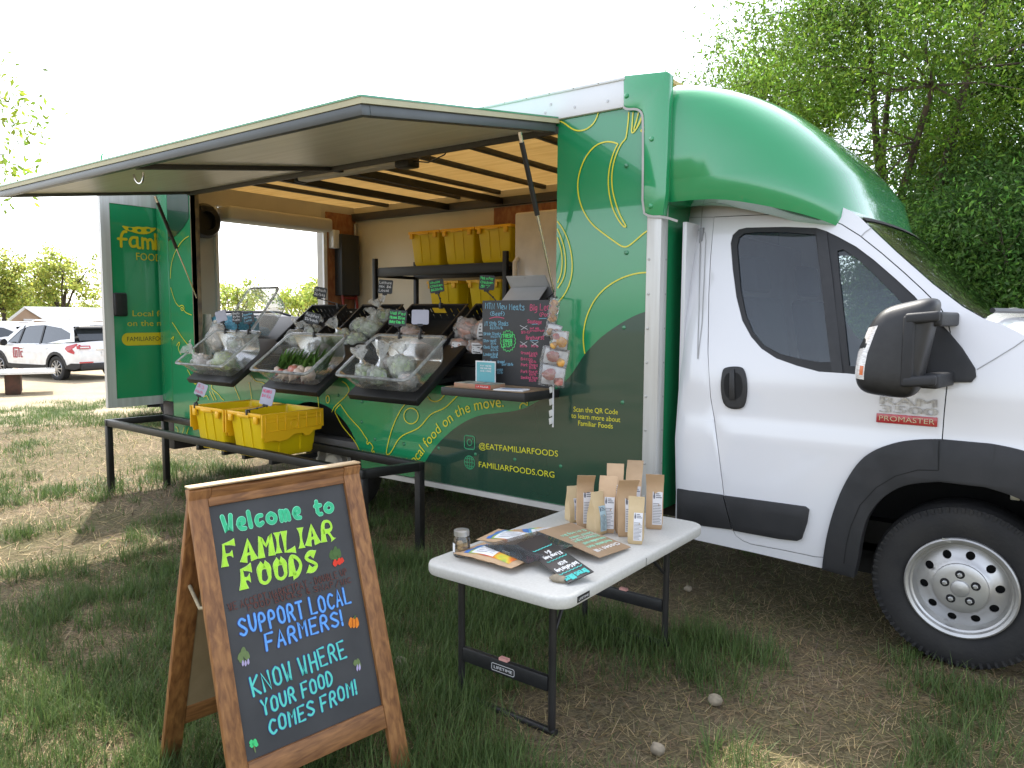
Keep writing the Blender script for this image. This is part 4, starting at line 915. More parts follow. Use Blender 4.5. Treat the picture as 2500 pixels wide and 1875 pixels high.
for dz in (0.125, -0.13):
    am.obox((mc.x + 0.03, yf - 0.012, mc.z + dz - 0.022), V((0.125, 0, 0.012)), V((0, 0.03, 0)), V((0, 0, 0.044))); am.obox((mc.x + 0.08, mc.y - 0.02, mc.z + dz - 0.03), V((0.07, 0, 0)), V((0.03, ys(-0.5, mc.z + dz) - mc.y + 0.01, 0)), V((0, 0, 0.06)))
am.obox((mc.x + 0.025, yf - 0.011, mc.z - 0.15), V((0.045, 0, 0)), V((0, 0.03, 0)), V((0, 0, 0.29)))
am.build('mirror_arm', m_clad, sl_, bevel=0.012, seg=3)
MB().grid([[spt(a, b, 1.012) for b in np.linspace(-0.42, 0.30, 8)] for a in np.linspace(rad(-152), rad(-112), 8)]).build('turn_signal', M('clear_lens', (0.75, 0.73, 0.7), 0.12, col2=(0.45, 0.42, 0.4), scale=60, stretch=(1, 1, 6), coat=1.0), mh, smooth=60)
MB().grid([[spt(a, b, 1.016) for b in np.linspace(-0.30, -0.12, 5)] for a in np.linspace(rad(-126), rad(-115), 5)]).build('amber_bulb', M('amber_lens', (0.6, 0.12, 0.02), 0.2, coat=0.8), mh, smooth=60)
# nose details past the picture's edge: grille, bumper, headlights
MB().box(0.70, 0.775, 0.45, 1.85, 0.35, 0.62).build('front_bumper', m_clad, truck, bevel=0.04, seg=3)
MB().box(0.62, 0.74, 0.7, 1.6, 0.7, 1.0).build('grille', m_blk, truck, bevel=0.03, seg=2)
for yy in (0.40, 1.9): sup((0.52, yy, 1.0), (0.10, 0.12, 0.15), (0.6, 0.6), 20, 12).build('headlight', M('headlamp_lens', (0.6, 0.6, 0.62), 0.1, coat=1.0), truck, smooth=60)
# ---------------- roof fairing over the cab
prof = [(2.03, 1.085, 1.10), (2.08, 1.09, 1.12), (2.14, 1.085, 1.128), (2.27, 1.03, 1.13), (2.40, 0.935, 1.13), (2.50, 0.85, 1.13), (2.58, 0.765, 1.128), (2.65, 0.68, 1.122), (2.70, 0.60, 1.11), (2.74, 0.51, 1.09), (2.77, 0.42, 1.05), (2.795, 0.28, 0.98), (2.81, 0.14, 0.85), (2.818, 0.02, 0.6)]
FB = -1.98
P = []
for zi, (z, a, b) in enumerate(prof):
    row = []
    for t in np.linspace(-PI / 2, PI / 2, 61):
        c, s = math.cos(t), math.sin(t); e = 2 / float(np.interp(zi, [0, 4, 8, 13], [4.8, 4.4, 3.6, 3.0])); x = (a + 0.0) * abs(c) ** e; y = b * math.copysign(abs(s) ** e, s); zz = z
        zl = 2.158 - 0.115 * float(sstep(0.35, 1.05, x)) - 0.075 * float(sstep(0.5, 1.0, x)) * float(sstep(1.0, 0.3, abs(s))); zz = max(z, zl) if zi < 4 else z
        if zi < 3: zz = zl + (z - 2.03) * (1.0 if zi else 0)
        row.append(V((FB + 0.02 + x + (0.0 if x > 0.01 else 0), YC + y, zz)))
    row = [V((FB, row[0].y, row[0].z))] + row + [V((FB, row[-1].y, row[-1].z))]
    P.append(row)
fz = MB().grid(P)
low = P[0]; inn = [V((p.x - 0.10 * (p.x - FB), YC + (p.y - YC) * 0.88, p.z - 0.012)) for p in low]
fz.grid([inn, low]); fz.grid([P[-1], [V((p.x, YC, 2.82)) for p in P[-1]]])
fair = fz.build('cab_fairing', m_fair, truck, smooth=50)
fl1 = [(-2.012, 2.828), (-1.76, 2.805), (-1.745, 2.79), (-1.75, 2.2)] + wp(1450, 150, 800, 2212, [(480, 1045), (395, 1047), (345, 1020), (350, 700), (350, 380), (335, 340), (300, 322), (240, 325), (213, 310)])
MB().sheet(fl1, lambda a, b: V((a, -0.026, b)), (), 0.2, thick=lambda a, b: V((a, 0.03, b))).build('fairing_flange', m_fair, fair, bevel=0.008)
vs, fs, _ = ribbon(chaikin(wp(1450, 150, 800, 2212, [(565, 1078), (480, 1050), (395, 1052), (343, 1022), (347, 700), (347, 382), (332, 344), (300, 328), (240, 331), (214, 316)]), 1), 0.012, False)
MB().add([V((a, -0.0275 if a < -1.77 else 0.0, b)) for a, b in vs], fs).build('sealant_bead', M('grey_sealant', (0.45, 0.44, 0.42), 0.7), fair)
rv = MB()
for p in cc([(235, 240), (405, 530), (397, 980)]):
    a, b = p; q_ = wall.px(1450 + 0, 150) ; 
for p in ((235, 240), (405, 530), (397, 980)):
    a, b = wp(1450, 150, 800, 2212, [p])[0]; rv.lathe([(0.014, 0), (0.012, 0.005), (0.006, 0.008), (0.0001, 0.0085)], (a, -0.026, b), (0, -1, 0), 14)
rv.build('flange_bolts', m_fair, fair)
# ridge standing on the fairing's shoulder
rg = []
for k, t in enumerate(np.linspace(0, 1, 16)):
    x = -1.74 + 0.82 * t; z = 2.79 - 0.03 * t - 0.29 * t ** 2.0; rg.append([V((x, 0.03 + 0.06 * t, z - 0.06)), V((x, 0.05 + 0.06 * t, z)), V((x, 0.12 + 0.06 * t, z + 0.006 - 0.02 * t)), V((x, 0.5, z + 0.0))])
# ================================================================ steel table frame and yellow totes in front of the rear wheel
m_tblk = M('table_black_steel', (0.009, 0.009, 0.008), 0.45, 0.2, col2=(0.016, 0.015, 0.014), scale=6, bump=0.06, bscale=150)
tb = thing('steel_table', 'long low black steel table frame standing along the truck under the crates', 'table', (-5.05, -0.35, 0))
LB, LF, RB, RF = V((-6.63, -0.116, 0.617)), V((-6.722, -0.572, 0.612)), V((-3.41, -0.131, 0.575)), V((-3.45, -0.585, 0.592))
for p in (LB, LF, RB, RF): MB().bar((p.x, p.y, -0.02), (p.x, p.y, p.z - 0.028), 0.048).build('leg', m_tblk, tb, bevel=0.003)
for a, b in ((LF, RF), (LB, RB), (LF, LB), (RF, RB)):
    d = (b - a).normalized() * 0.0245; MB().bar(a - d, b + d, 0.048, 0.055).build('rail', m_tblk, tb, bevel=0.003)
for x in (-5.36, -5.02, -4.76, -4.44): MB().box(x - 0.02, x + 0.02, -0.545, -0.152, 0.52, 0.555).build('crossbar', m_tblk, tb, bevel=0.003)
m_tote = M('yellow_tote_plastic', (0.78, 0.56, 0.004), 0.38, col2=(0.74, 0.52, 0.004), scale=4, bump=0.04, bscale=120, transl=0.12)
m_tote2 = M('orange_yellow_lid_plastic', (0.78, 0.43, 0.004), 0.4, col2=(0.72, 0.39, 0.004), scale=5, bump=0.05, bscale=120)
def make_tote(label, group, flaps=True):
    t = thing('tote', label, 'plastic tote', (0, 0, 0), world=False, group=group)
    H = 0.315; b = MB(); lv = [(0, .155, .205), (.02, .165, .215), (H - .03, .186, .245), (H, .19, .25), (H, .178, .238), (.012, .15, .20)]
    P = []
    for z, a, c in lv:
        row = []
        for sx, sy in ((1, 1), (-1, 1), (-1, -1), (1, -1)):
            for k in range(4):
                th = {(1, 1): 0, (-1, 1): 1, (-1, -1): 2, (1, -1): 3}[(sx, sy)] * PI / 2 + k * PI / 6; row.append(V((sx * (a - .02) + .02 * math.cos(th), sy * (c - .02) + .02 * math.sin(th), z)))
        P.append(row + row[:1])
    b.grid(P); b.add(P[-1][:-1], [tuple(range(16))]); b.add(P[0][:-1], [tuple(range(16))])
    for s in (-1, 1):
        for y in (-0.09, 0.09): b.obox((s * 0.166, y - 0.006, 0.03), (s * 0.006, 0, 0), (0, 0.012, 0), (s * 0.021, 0, H - 0.07))
        for x in (-0.055, 0.055): b.obox((x - 0.004, s * 0.216, 0.03), (0.008, 0, 0), (0, s * 0.005, 0), (0, s * 0.03, H - 0.07))
    b.build('tub', m_tote, t, smooth=30)
    r = MB()
    for s in (-1, 1):
        r.obox((-0.2, s * 0.252 - 0.007, H - 0.022), (0.4, 0, 0), (0, 0.014, 0), (0, 0, 0.028)); r.obox((s * 0.198 - 0.007, -0.244, H - 0.022), (0.014, 0, 0), (0, 0.488, 0), (0, 0, 0.026))
        for x in (-0.17, 0.13): r.obox((x, s * 0.264 - 0.009, H - 0.065), (0.04, 0, 0), (0, 0.018, 0), (0, 0, 0.05))
        r.obox((-0.07, s * 0.262 - 0.006, H - 0.03), (0.14, 0, 0), (0, 0.014, 0), (0, 0, 0.022))
    r.build('rim', m_tote2, t, bevel=0.004)
    if flaps:
        ol = [(-.262, 0.004), (.262, 0.004), (.262, -.125), (.245, -.128), (.238, -.146), (.17, -.15), (.14, -.178), (.10, -.182), (.075, -.158), (0.0, -.158), (-.06, -.19), (-.13, -.196), (-.16, -.184), (-.238, -.188), (-.245, -.16), (-.262, -.158)]
        for s in (-1, 1):
            f = MB(); fn = lambda a, c, o=0.0: V((s * (0.216 + o + 0.0 * c), a, H + c)); f.sheet(ol, lambda a, c: fn(a, c, 0.006), thick=lambda a, c: fn(a, c, -0.006))
            for z in (-0.03, -0.055, -0.12): f.obox((s * 0.222, -0.235, H + z), (s * 0.004, 0, 0), (0, 0.47, 0), (0, 0, 0.006))
            for y in (-0.235, -0.14, -0.07, 0.04, 0.11, 0.2, 0.235): f.obox((s * 0.222, y - 0.003, H - 0.125), (s * 0.0045, 0, 0), (0, 0.007, 0), (0, 0, 0.118))
            f.lathe([(0.03, 0), (0.03, 0.003), (0.026, 0.003), (0.026, 0.0), ], (s * 0.222, 0.0, H - 0.085), (s, 0, 0), 20)
            f.build('lid_flap', m_tote2, t, bevel=0.0015, seg=1)
    return t
GT = 'open yellow totes on the steel table'
t2 = make_tote('open yellow tote on steel table, nearer the sandwich board', GT); t2.location = (-4.645, -0.352, 0.5555)
t1 = dup(t2, (-5.11, -0.352, 0.5555), 0.0, 'open yellow tote on steel table, nearer the rear door', GT)
GS = 'yellow totes stacked on the shelf inside the truck'
r0 = make_tote('yellow tote on the top shelf, furthest from the fridge', GS, False)
RZ = 2.034; r0.location = (-5.02, 1.86, RZ)
dup(r0, (-4.60, 1.86, RZ), 0.01, 'middle yellow tote of the three on the top shelf')
dup(r0, (-4.18, 1.86, RZ), -0.01, 'yellow tote on the top shelf, right beside the white fridge')
dup(r0, (-4.82, 1.90, 1.563), 0.0, 'yellow tote on the lower shelf behind the green-lettered price sign')
dup(r0, (-4.32, 1.90, 1.563), 0.0, 'yellow tote on the lower shelf close to the tablet')
# ================================================================ inside the truck
sr = thing('storage_rack', 'black bolted steel rack with yellow totes against the cream wall', 'shelving rack', (-4.9, 1.9, 0.62))
for x in (-5.66, -4.02):
    for y in (1.58, 2.16):
        p = MB().box(x - 0.022, x + 0.022, y - 0.02, y + 0.02, 0.62, 2.12)
        p.build('post', m_blk2, sr, bevel=0.003)
for z in (2.03, 1.56, 0.95):
    MB().box(-5.637, -4.043, 1.575, 1.605, z - 0.09, z - 0.005).build('beam', m_blk2, sr, bevel=0.003); MB().box(-5.637, -4.043, 2.135, 2.165, z - 0.09, z - 0.005).build('beam', m_blk2, sr, bevel=0.003)
    MB().box(-5.637, -4.043, 1.6055, 2.1345, z - 0.03, z).build('shelf', M('shelf_board', (0.1, 0.09, 0.08), 0.7), sr)
for x in (-5.66, -4.02):
    for z in (1.95, 1.45): MB().box(x - 0.008, x + 0.008, 1.6005, 2.1395, z - 0.015, z + 0.015).build('end_brace', m_blk2, sr)
fg = thing('fridge', 'tall white fridge in the truck beside the storage rack', 'fridge', (-3.55, 1.92, 0.62))
m_enam = M('white_enamel', (0.66, 0.6, 0.53), 0.35, coat=0.3)
MB().box(-3.93, -3.2, 1.66, 2.26, 0.62, 2.43).build('cabinet', m_enam, fg, bevel=0.02); fd = MB().box(-3.94, -3.19, 1.595, 1.655, 0.66, 2.44).build('door', m_enam, fg, bevel=0.022, seg=3)
MB().tube([(-3.90, 1.594, 1.2), (-3.90, 1.555, 1.22), (-3.90, 1.555, 2.02), (-3.90, 1.594, 2.05)], 0.022, 10).build('handle', m_enam, fd, smooth=50)
MB().box(-3.36, -3.22, 1.590, 1.5945, 2.3, 2.37).build('sticker', M('green_sticker', (0.12, 0.4, 0.03), 0.6), fd)
ht = thing('hand_truck', 'red hand truck leaning by the rear plywood', 'hand truck', (-6.6, 2.15, 0.62))
f = MB(); 
for y in (2.02, 2.22): f.tube([(-6.55, y, 0.66), (-6.68, y, 1.85)], 0.016, 8)
for z in (1.0, 1.4, 1.75): f.tube([(-6.59 - (z - 1) * .11, 2.02, z), (-6.59 - (z - 1) * .11, 2.22, z)], 0.014, 8)
m_red = M('red_enamel', (0.28, 0.02, 0.012), 0.4); f.build('frame', m_red, ht); MB().box(-6.56, -6.36, 2.0, 2.24, 0.625, 0.64).build('toe_plate', m_red, ht)
for y in (1.99, 2.25): MB().lathe([(0.11, -0.025), (0.125, -0.02), (0.125, 0.02), (0.11, 0.025), (0.03, 0.025), (0.03, -0.025), (0.11, -0.025)], (-6.66, y, 0.75), (0, 1, 0), 20).build('wheel', m_rub, ht)
sp = thing('speaker_box', 'black box with a small pale label under the breaker box', 'speaker', (-6.5, 1.78, 0.62))
MB().box(-6.62, -6.36, 1.68, 2.0, 0.62, 1.63).build('case', m_blk, sp, bevel=0.012); MB().box(-6.3595, -6.357, 1.8, 1.88, 1.585, 1.6).build('label', m_paper, sp)
# ================================================================ display rack, crates, counter
dr_ = thing('display_rack', 'black stepped display rack holding the produce crates in the hatch', 'display rack', (-4.5, 0.0, 1.1))
TILT = rad(35); TB = rad(38); CW, CD, CH = 0.665, 0.455, 0.155
def Rx(t): return Matrix.Rotation(t, 3, 'X')
def slab(x0, x1, o, tilt, d0, d1, n0, n1, name='tray'):
    R = Rx(tilt); mb = MB().obox(V(o) + R @ V((x0 - o[0], d0, n0)), V((x1 - x0, 0, 0)), R @ V((0, d1 - d0, 0)), R @ V((0, 0, n1 - n0))); return mb.build(name, m_blk2, dr_, bevel=0.004)
CL = {'c1': V((-5.885, -0.42, 1.16)), 'c2': V((-4.855, -0.42, 1.155)), 'c3': V((-3.90, -0.42, 1.165))}
for k, o in CL.items():
    slab(o.x + 0.015, o.x + CW - 0.015, o, TILT, 0.0, CD + 0.12, -CH - 0.05, -CH - 0.006)
    for x in (o.x + 0.06, o.x + CW - 0.06): MB().bar((x, -0.18, 1.125), (x, 0.16, 1.15), 0.03).build('bracket', m_blk2, dr_)
CB = {'B': (-5.24, 0.43), 'C': (-4.61, 0.45), 'D': (-4.06, 0.55), 'E': (-3.43, 0.36)}; BO = V((0, 0.10, 1.345))
slab(-6.2, -3.06, (0, 0.10, 1.345), TB, -0.01, 0.5, -0.175, -0.138, 'back_shelf')
MB().box(-6.2, -3.06, 0.13, 0.15, 0.63, 1.22).build('front_panel', m_blk2, dr_); MB().box(-3.06, -2.62, 0.12, 0.46, 0.63, 1.652).build('end_cabinet', m_blk2, dr_, bevel=0.004)
for x in (-6.18, -5.35, -4.68, -4.10, -3.46): MB().bar((x, 0.42, 0.63), (x, 0.42, 1.42), 0.035).build('upright', m_blk2, dr_)
m_clear = glassy('clear_polycarbonate', (0.8, 0.82, 0.8), 0.25, 0.12, (0.75, 0.77, 0.75), 0.13, bump=0.05, bscale=3, gl=0.6)
m_rim = glassy('clear_rim', (0.8, 0.82, 0.8), 0.8, 0.12, (0.8, 0.82, 0.8), 0.42, gl=1.0)
def rrect(x0, x1, y0, y1, r, n=4):
    o = []
    for cx, cy, a in ((x1 - r, y1 - r, 0), (x0 + r, y1 - r, 1), (x0 + r, y0 + r, 2), (x1 - r, y0 + r, 3)): o += [(cx + r * math.cos(a * PI / 2 + k * PI / 2 / n), cy + r * math.sin(a * PI / 2 + k * PI / 2 / n)) for k in range(n + 1)]
    return o
def clear_crate(o, w, d, h, tilt, label, rz=0.0):
    t = thing('clear_crate', label, 'clear crate', o, world=False, group='clear plastic produce crates'); t.rotation_euler = (tilt, 0, rz)
    b = MB(); rows = []
    for z, i in ((0, 0.012), (-0.01, 0.016), (-h + 0.02, 0.05), (-h, 0.066)): rows.append([V((x, y, z)) for x, y in rrect(i, w - i, i, d - i, 0.045)])
    b.grid([r + r[:1] for r in rows]); n = len(rows[0]); b.add(rows[-1], [tuple(range(n))]); b.build('tub', m_clear, t, smooth=35)
    r = MB(); pr_ = [(0.014, 0.0), (0.008, 0.006), (-0.004, 0.006), (-0.008, 0.0), (-0.004, -0.012), (0.008, -0.010)]; rr = []
    for i, z in pr_: rr.append([V((x, y, z)) for x, y in rrect(i, w - i, i, d - i, 0.045)])
    r.grid([q + q[:1] for q in rr + rr[:1]]); r.build('rim', m_rim, t, smooth=60); return t
K = {}
K['c1'] = clear_crate(CL['c1'], CW, CD, CH, TILT, 'tilted clear crate of bagged lettuce, nearest the rear door')
K['c2'] = clear_crate(CL['c2'], CW, CD, CH, TILT, 'tilted clear crate of radishes with green tops, middle of three')
K['c3'] = clear_crate(CL['c3'], CW, CD, CH, TILT, 'tilted clear crate of knotted bags, nearest the menu board')
K['c0'] = clear_crate(V((-6.10, 0.12, 1.39)), 0.45, 0.52, 0.2, rad(52), 'empty clear crate standing steeply behind the blue bag')
def slot_panel(mb, o, u, v, nu, nv, nrm, th=0.006):
    """wall with rows of vertical slots"""
    L_, Hh = u.length, v.length; ul, vl = u.normalized(), v.normalized(); holes = []
    for i in range(nu):
        for j in range(nv):
            x = (i + 0.5) / nu * L_; y0 = Hh * (0.12 + j * 0.8 / nv); y1 = y0 + Hh * 0.55 / nv; holes.append([(x - 0.006, y0), (x + 0.006, y0), (x + 0.006, y1), (x - 0.006, y1)])
    mb.sheet([(0, 0), (L_, 0), (L_, Hh), (0, Hh)], lambda a, b: o + ul * a + vl * b, holes, thick=lambda a, b: o + ul * a + vl * b + nrm * th)
def black_crate(x, w, label):
    d, h = 0.47, 0.132; t = thing('black_crate', label, 'black crate', (x, BO.y, BO.z), world=False, group='vented black produce crates'); t.rotation_euler = (TB, 0, 0); b = MB()
    slot_panel(b, V((0, 0, -h)), V((0, d, 0)), V((0, 0, h)), 10, 2, V((1, 0, 0))); slot_panel(b, V((w, 0, -h)), V((0, d, 0)), V((0, 0, h)), 10, 2, V((-1, 0, 0)))
    slot_panel(b, V((0.006, d, -h)), V((w - 0.012, 0, 0)), V((0, 0, h)), 8, 2, V((0, -1, 0))); b.box(0.006, w - 0.006, 0, 0.006, -h, -0.045); b.box(0, w, 0, d, -h - 0.006, -h); b.build('basket', m_blk2, t)
    r = MB(); r.box(-0.008, 0.008, -0.004, d + 0.008, -0.002, 0.008); r.box(w - 0.008, w + 0.008, -0.004, d + 0.008, -0.002, 0.008); r.box(0.008, w - 0.008, d - 0.008, d + 0.008, -0.002, 0.008); r.build('rim', m_blk, t, bevel=0.003); return t
for k, lb in (('B', 'black vented crate with two loose clear bags, furthest left'), ('C', 'black vented crate heaped with clear bags of greens'), ('D', 'wide black vented crate with a yellow tag, meat packs inside'), ('E', 'black vented crate of four wrapped meat cuts by the menu')): K[k] = black_crate(CB[k][0], CB[k][1], lb)
tg = MB().obox((0.20, 0.47 - 0.0066, -0.02), (0.12, 0, 0), (0, -0.001, 0), (0, 0, -0.045)); tg.build('yellow_tag', M('yellow_tag', (0.7, 0.45, 0.02), 0.5), K['D'])
# counter shelf with payment things
cs = thing('counter_shelf', 'small black counter shelf under the chalk menu board', 'shelf', (-2.71, -0.17, 1.09))
MB().box(-3.02, -2.405, -0.35, -0.004, 1.088, 1.136).build('tray', m_blk2, cs, bevel=0.004); MB().box(-3.0, -2.425, -0.335, -0.02, 1.1365, 1.140).build('wood_top', wood_mat('counter_wood', (0.2, 0.13, 0.07), (0.26, 0.18, 0.1), (0.32, 0.22, 0.13)), cs)
mbz = 1.1405
cg = thing('cigar_box', 'flat cigar box with a red label on the counter shelf', 'box', (-2.78, -0.26, mbz))
MB().box(-2.93, -2.66, -0.335, -0.19, mbz, mbz + 0.026).build('box', [M('rust_card', (0.36, 0.17, 0.1), 0.6, col2=(0.25, 0.2, 0.12), scale=18)], cg, bevel=0.002); MB().box(-2.928, -2.662, -0.333, -0.192, mbz + 0.0262, mbz + 0.0275).build('lid_paper', M('cream_print', (0.5, 0.5, 0.42), 0.5, col2=(0.12, 0.14, 0.12), scale=26), cg)
lb = MB().box(-2.765, -2.655, -0.3375, -0.3355, mbz + 0.002, mbz + 0.025).build('red_label', M('red_print', (0.5, 0.03, 0.02), 0.5), cg)
t_ = MB(); printed(t_, Plane((0, -0.3378, 0), (1, 0, 0), (0, 0, 1), 0.0005), 'LA PALINA', (-2.755, mbz + 0.009), (-2.668, mbz + 0.009), cap=0.011); t_.build('lettering', m_paper, lb)
t_ = MB(); printed(t_, Plane((0, 0, mbz + 0.0277), (1, 0, 0), (0, 1, 0), 0.0005), 'LA PALINA', (-2.86, -0.325), (-2.72, -0.325), cap=0.018); t_.build('lid_lettering', m_blk, cg)
pm = thing('pamphlet', 'white and blue pamphlet lying right of the cigar box', 'pamphlet', (-2.55, -0.27, mbz), rotz=0.25, world=False)
MB().box(-0.095, 0.085, -0.05, 0.055, 0.0, 0.006).build('pages', m_paper, pm); MB().box(-0.06, 0.05, -0.03, 0.04, 0.0062, 0.0068).build('print', M('blue_print', (0.12, 0.2, 0.4), 0.5, col2=(0.5, 0.55, 0.6), scale=30), pm)
tc = thing('payment_card', 'upright teal and white payment card left of the menu board', 'card', (-2.84, -0.10, mbz))
MB().box(-2.955, -2.80, -0.106, -0.102, mbz, 1.285).build('card', m_paper, tc); MB().box(-2.945, -2.805, -0.1075, -0.1065, mbz + 0.01, 1.277).build('teal_print', M('teal_print', (0.14, 0.42, 0.46), 0.6), tc)
t_ = MB(); pl = Plane((0, -0.1078, 0), (1, 0, 0), (0, 0, 1), 0.0005)
for i, s in enumerate(('PAY HERE', 'FOR YOUR FOOD', 'AND MORE')): hand(t_, pl, s, (-2.915, 1.252 - i * 0.016), (-2.83, 1.252 - i * 0.016), (-2.915, 1.26 - i * 0.016), 0.0022)
t_.build('lettering', m_paper, tc)
# chalk menu board
m_chalk = M('chalkboard', (0.028, 0.029, 0.031), 0.6, col2=(0.045, 0.046, 0.048), scale=5, detail=8, stretch=(1, 1, 1))
mn = thing('menu_board', 'black chalk menu board of beef and pork prices beside the hatch edge', 'menu board', (-2.72, -0.03, mbz))
MB().box(-2.962, -2.452, -0.034, -0.022, mbz, 1.652).build('board', m_chalk, mn, bevel=0.002)
mp_ = Plane((0, -0.0345, 0), (1, 0, 0), (0, 0, 1), 0.001)
def mpx(x, y): return mp_.px(1050 + x * 370 / 1497, 650 + y * 370 / 1497)
ch = {'blue': MB(), 'pink': MB(), 'green': MB(), 'white': MB()}
def mh_(c, s, x0, x1, yb, ht, yb1=None, w=0.0038): hand(ch[c], mp_, s, mpx(x0, yb), mpx(x1, yb if yb1 is None else yb1), mpx(x0, yb - ht), w, jit=0.4)
mh_('blue', 'MTN View Meats', 548, 930, 418, 55, 430, 0.0046); mh_('blue', '(Beef)', 596, 736, 488, 40); mh_('blue', 'NY Strip Steaks', 540, 772, 588, 42, 584); mh_('blue', '$23.50/lb', 594, 720, 620, 24, w=0.003)
for s, p, y, x1 in (('Sirloin Steaks', '$13.50/lb', 680, 700), ('Stew meat', '$12/lb', 748, 655), ('Chuck Roast', '$13/lb', 812, 675), ('London Broil', '$12.50/lb', 882, 668), ('Oxtail', '$9/lb', 955, 605), ('Liver', '$4/lb', 1032, 590)):
    mh_('blue', s, 530, x1, y, 28, w=0.003); mh_('blue', p, 578 if x1 < 640 else 600, x1, y + 24, 17, w=0.0024)
mh_('blue', 'Ground', 668, 735, 955, 26, w=0.003); mh_('blue', 'Beef $8/lb', 712, 822, 980, 24, w=0.0028); mh_('blue', 'Tongue', 645, 718, 1032, 26, w=0.003); mh_('blue', '$5/lb', 665, 720, 1060, 20, w=0.0026)
mh_('pink', 'Big Leaf', 990, 1215, 440, 60, 430, 0.0046); mh_('pink', '(Pork)', 1085, 1215, 495, 40); mh_('pink', 'Sausage', 966, 1100, 560, 36, 566); mh_('pink', 'Bratwurst', 950, 1125, 722, 36); mh_('pink', '$11-13', 902, 985, 664, 26, w=0.003); mh_('pink', 'hot mild', 990, 1075, 622, 20, w=0.0026); mh_('pink', 'breakfast', 990, 1130, 645, 20, w=0.0026)
for s, p, y in (('Ground pork', '$10/lb', 868), ('Bacon', '$15/lb', 925), ('Pork Chops', '$14/lb', 985), ('Pork Roast', '$10/lb', 1052), ('Smoked Ham', '$12/lb', 1110)): mh_('pink', s, 900, 1010 if s == 'Bacon' else 1062, y, 28, y + 6, w=0.003); mh_('pink', p, 980, 1050, y + 28, 20, w=0.0026)
for x in (888, 1000): 
    mh_('pink', '$11/lb', x, x + 70, 800, 22, w=0.0026)
    draw(ch['white'], mp_, ribbon([mpx(x + 5, 745), mpx(x + 70, 790)], 0.003)); draw(ch['white'], mp_, ribbon([mpx(x + 70, 745), mpx(x + 10, 785)], 0.003))
draw(ch['white'], mp_, ribbon([mpx(890, 585), mpx(965, 625)], 0.003)); draw(ch['white'], mp_, ribbon([mpx(960, 588), mpx(900, 628)], 0.003))
draw(ch['pink'], mp_, ribbon(chaikin([mpx(588, 516), mpx(660, 497), mpx(732, 514)], 2), 0.0042)); draw(ch['blue'], mp_, ribbon([mpx(1078, 518), mpx(1150, 514)], 0.004)); draw(ch['blue'], mp_, ribbon([mpx(1008, 574), mpx(1066, 570)], 0.0035)); draw(ch['blue'], mp_, ribbon([mpx(990, 736), mpx(1066, 734)], 0.0035))
st_ = []
for k in range(32): 
    r = 1.0 if k % 2 else 0.86; a = 2 * PI * k / 32; st_.append(mpx(771 + 78 * r * math.cos(a), 738 + 108 * r * math.sin(a)))
draw(ch['green'], mp_, ribbon(st_ + st_[:1], 0.004)); mh_('green', 'FRESH', 728, 815, 708, 36, 702, 0.0042); mh_('green', 'EGGS!', 724, 810, 752, 30, 748, 0.0042); mh_('green', '$7.50', 724, 810, 802, 36, 790, 0.0042)
CHK = {'blue': (0.2, 0.42, 0.55), 'pink': (0.62, 0.1, 0.2), 'green': (0.1, 0.75, 0.2), 'white': (0.6, 0.6, 0.62)}
for c, m_ in ch.items(): m_.build(c + '_chalk', M(c + '_chalk', CHK[c], 0.8), mn)
# tablet on its stand
tab = thing('tablet', 'grey tablet with its kickstand open, seen from behind above the menu', 'tablet', (-2.85, 0.28, 1.652))
m_tab = M('tablet_grey', (0.42, 0.42, 0.42), 0.45, 0.1)
def plate(mb, x0, x1, a, b, th): a, b = V((0, *a)), V((0, *b)); d = b - a; n = V((0, -d.z, d.y)).normalized() * th; return mb.obox(V((x0, a.y, a.z)), V((x1 - x0, 0, 0)), d, n)
plate(MB(), -3.01, -2.70, (0.40, 1.654), (0.27, 1.818), 0.008).build('body', m_tab, tab, bevel=0.003); plate(MB(), -3.0, -2.71, (0.21, 1.654), (0.312, 1.742), 0.003).build('kickstand', m_tab, tab, bevel=0.001)
MB().disc((-2.86, 0.272, 1.802), (0, -0.78, 0.62), 0.004, 10).build('camera_lens', m_gap, tab)
MB().tube([(-2.70, 0.34, 1.74), (-2.66, 0.3, 1.75), (-2.645, 0.28, 1.70), (-2.68, 0.27, 1.675), (-2.66, 0.22, 1.658)], 0.0035, 6).build('cable', m_blk, tab)
# ================================================================ produce
m_film = glassy('bag_film', (0.95, 0.96, 0.95), 0.3, 0.22, (0.78, 0.8, 0.78), 0.36, bump=0.35, bscale=30, gl=0.55)
def lumpy(c, r, seed, amp=0.12, n=20, m=14, fr=9.0, rot=None):
    rg = np.random.default_rng(seed); ph = rg.uniform(0, 6.28, (6, 3)); dr3 = rg.normal(0, 1, (6, 3)); P = []; vs = []; fs = []
    for j in range(m + 1):
        t = PI * j / m
        for i in range(n):
            p = 2 * PI * i / n; q = np.array([math.sin(t) * math.cos(p), math.sin(t) * math.sin(p), math.cos(t)])
            k = 1 + amp * sum(math.sin(dr3[a] @ q * (2 + a) + ph[a, 0]) for a in range(6)) / 2.2
            w = V((q[0] * r[0] * k, q[1] * r[1] * k, q[2] * r[2] * k)); vs.append(V(c) + (rot @ w if rot else w))
    for j in range(m): fs += [(j * n + i, (j + 1) * n + i, (j + 1) * n + (i + 1) % n, j * n + (i + 1) % n) for i in range(n)]
    return vs, fs
def lump_at(q, r, seed, amp):
    rg = np.random.default_rng(seed); ph = rg.uniform(0, 6.28, (6, 3)); dr3 = rg.normal(0, 1, (6, 3)); q = np.array(q); k = 1 + amp * sum(math.sin(dr3[a] @ q * (2 + a) + ph[a, 0]) for a in range(6)) / 2.2
    return V((q[0] * r[0] * k, q[1] * r[1] * k, q[2] * r[2] * k))
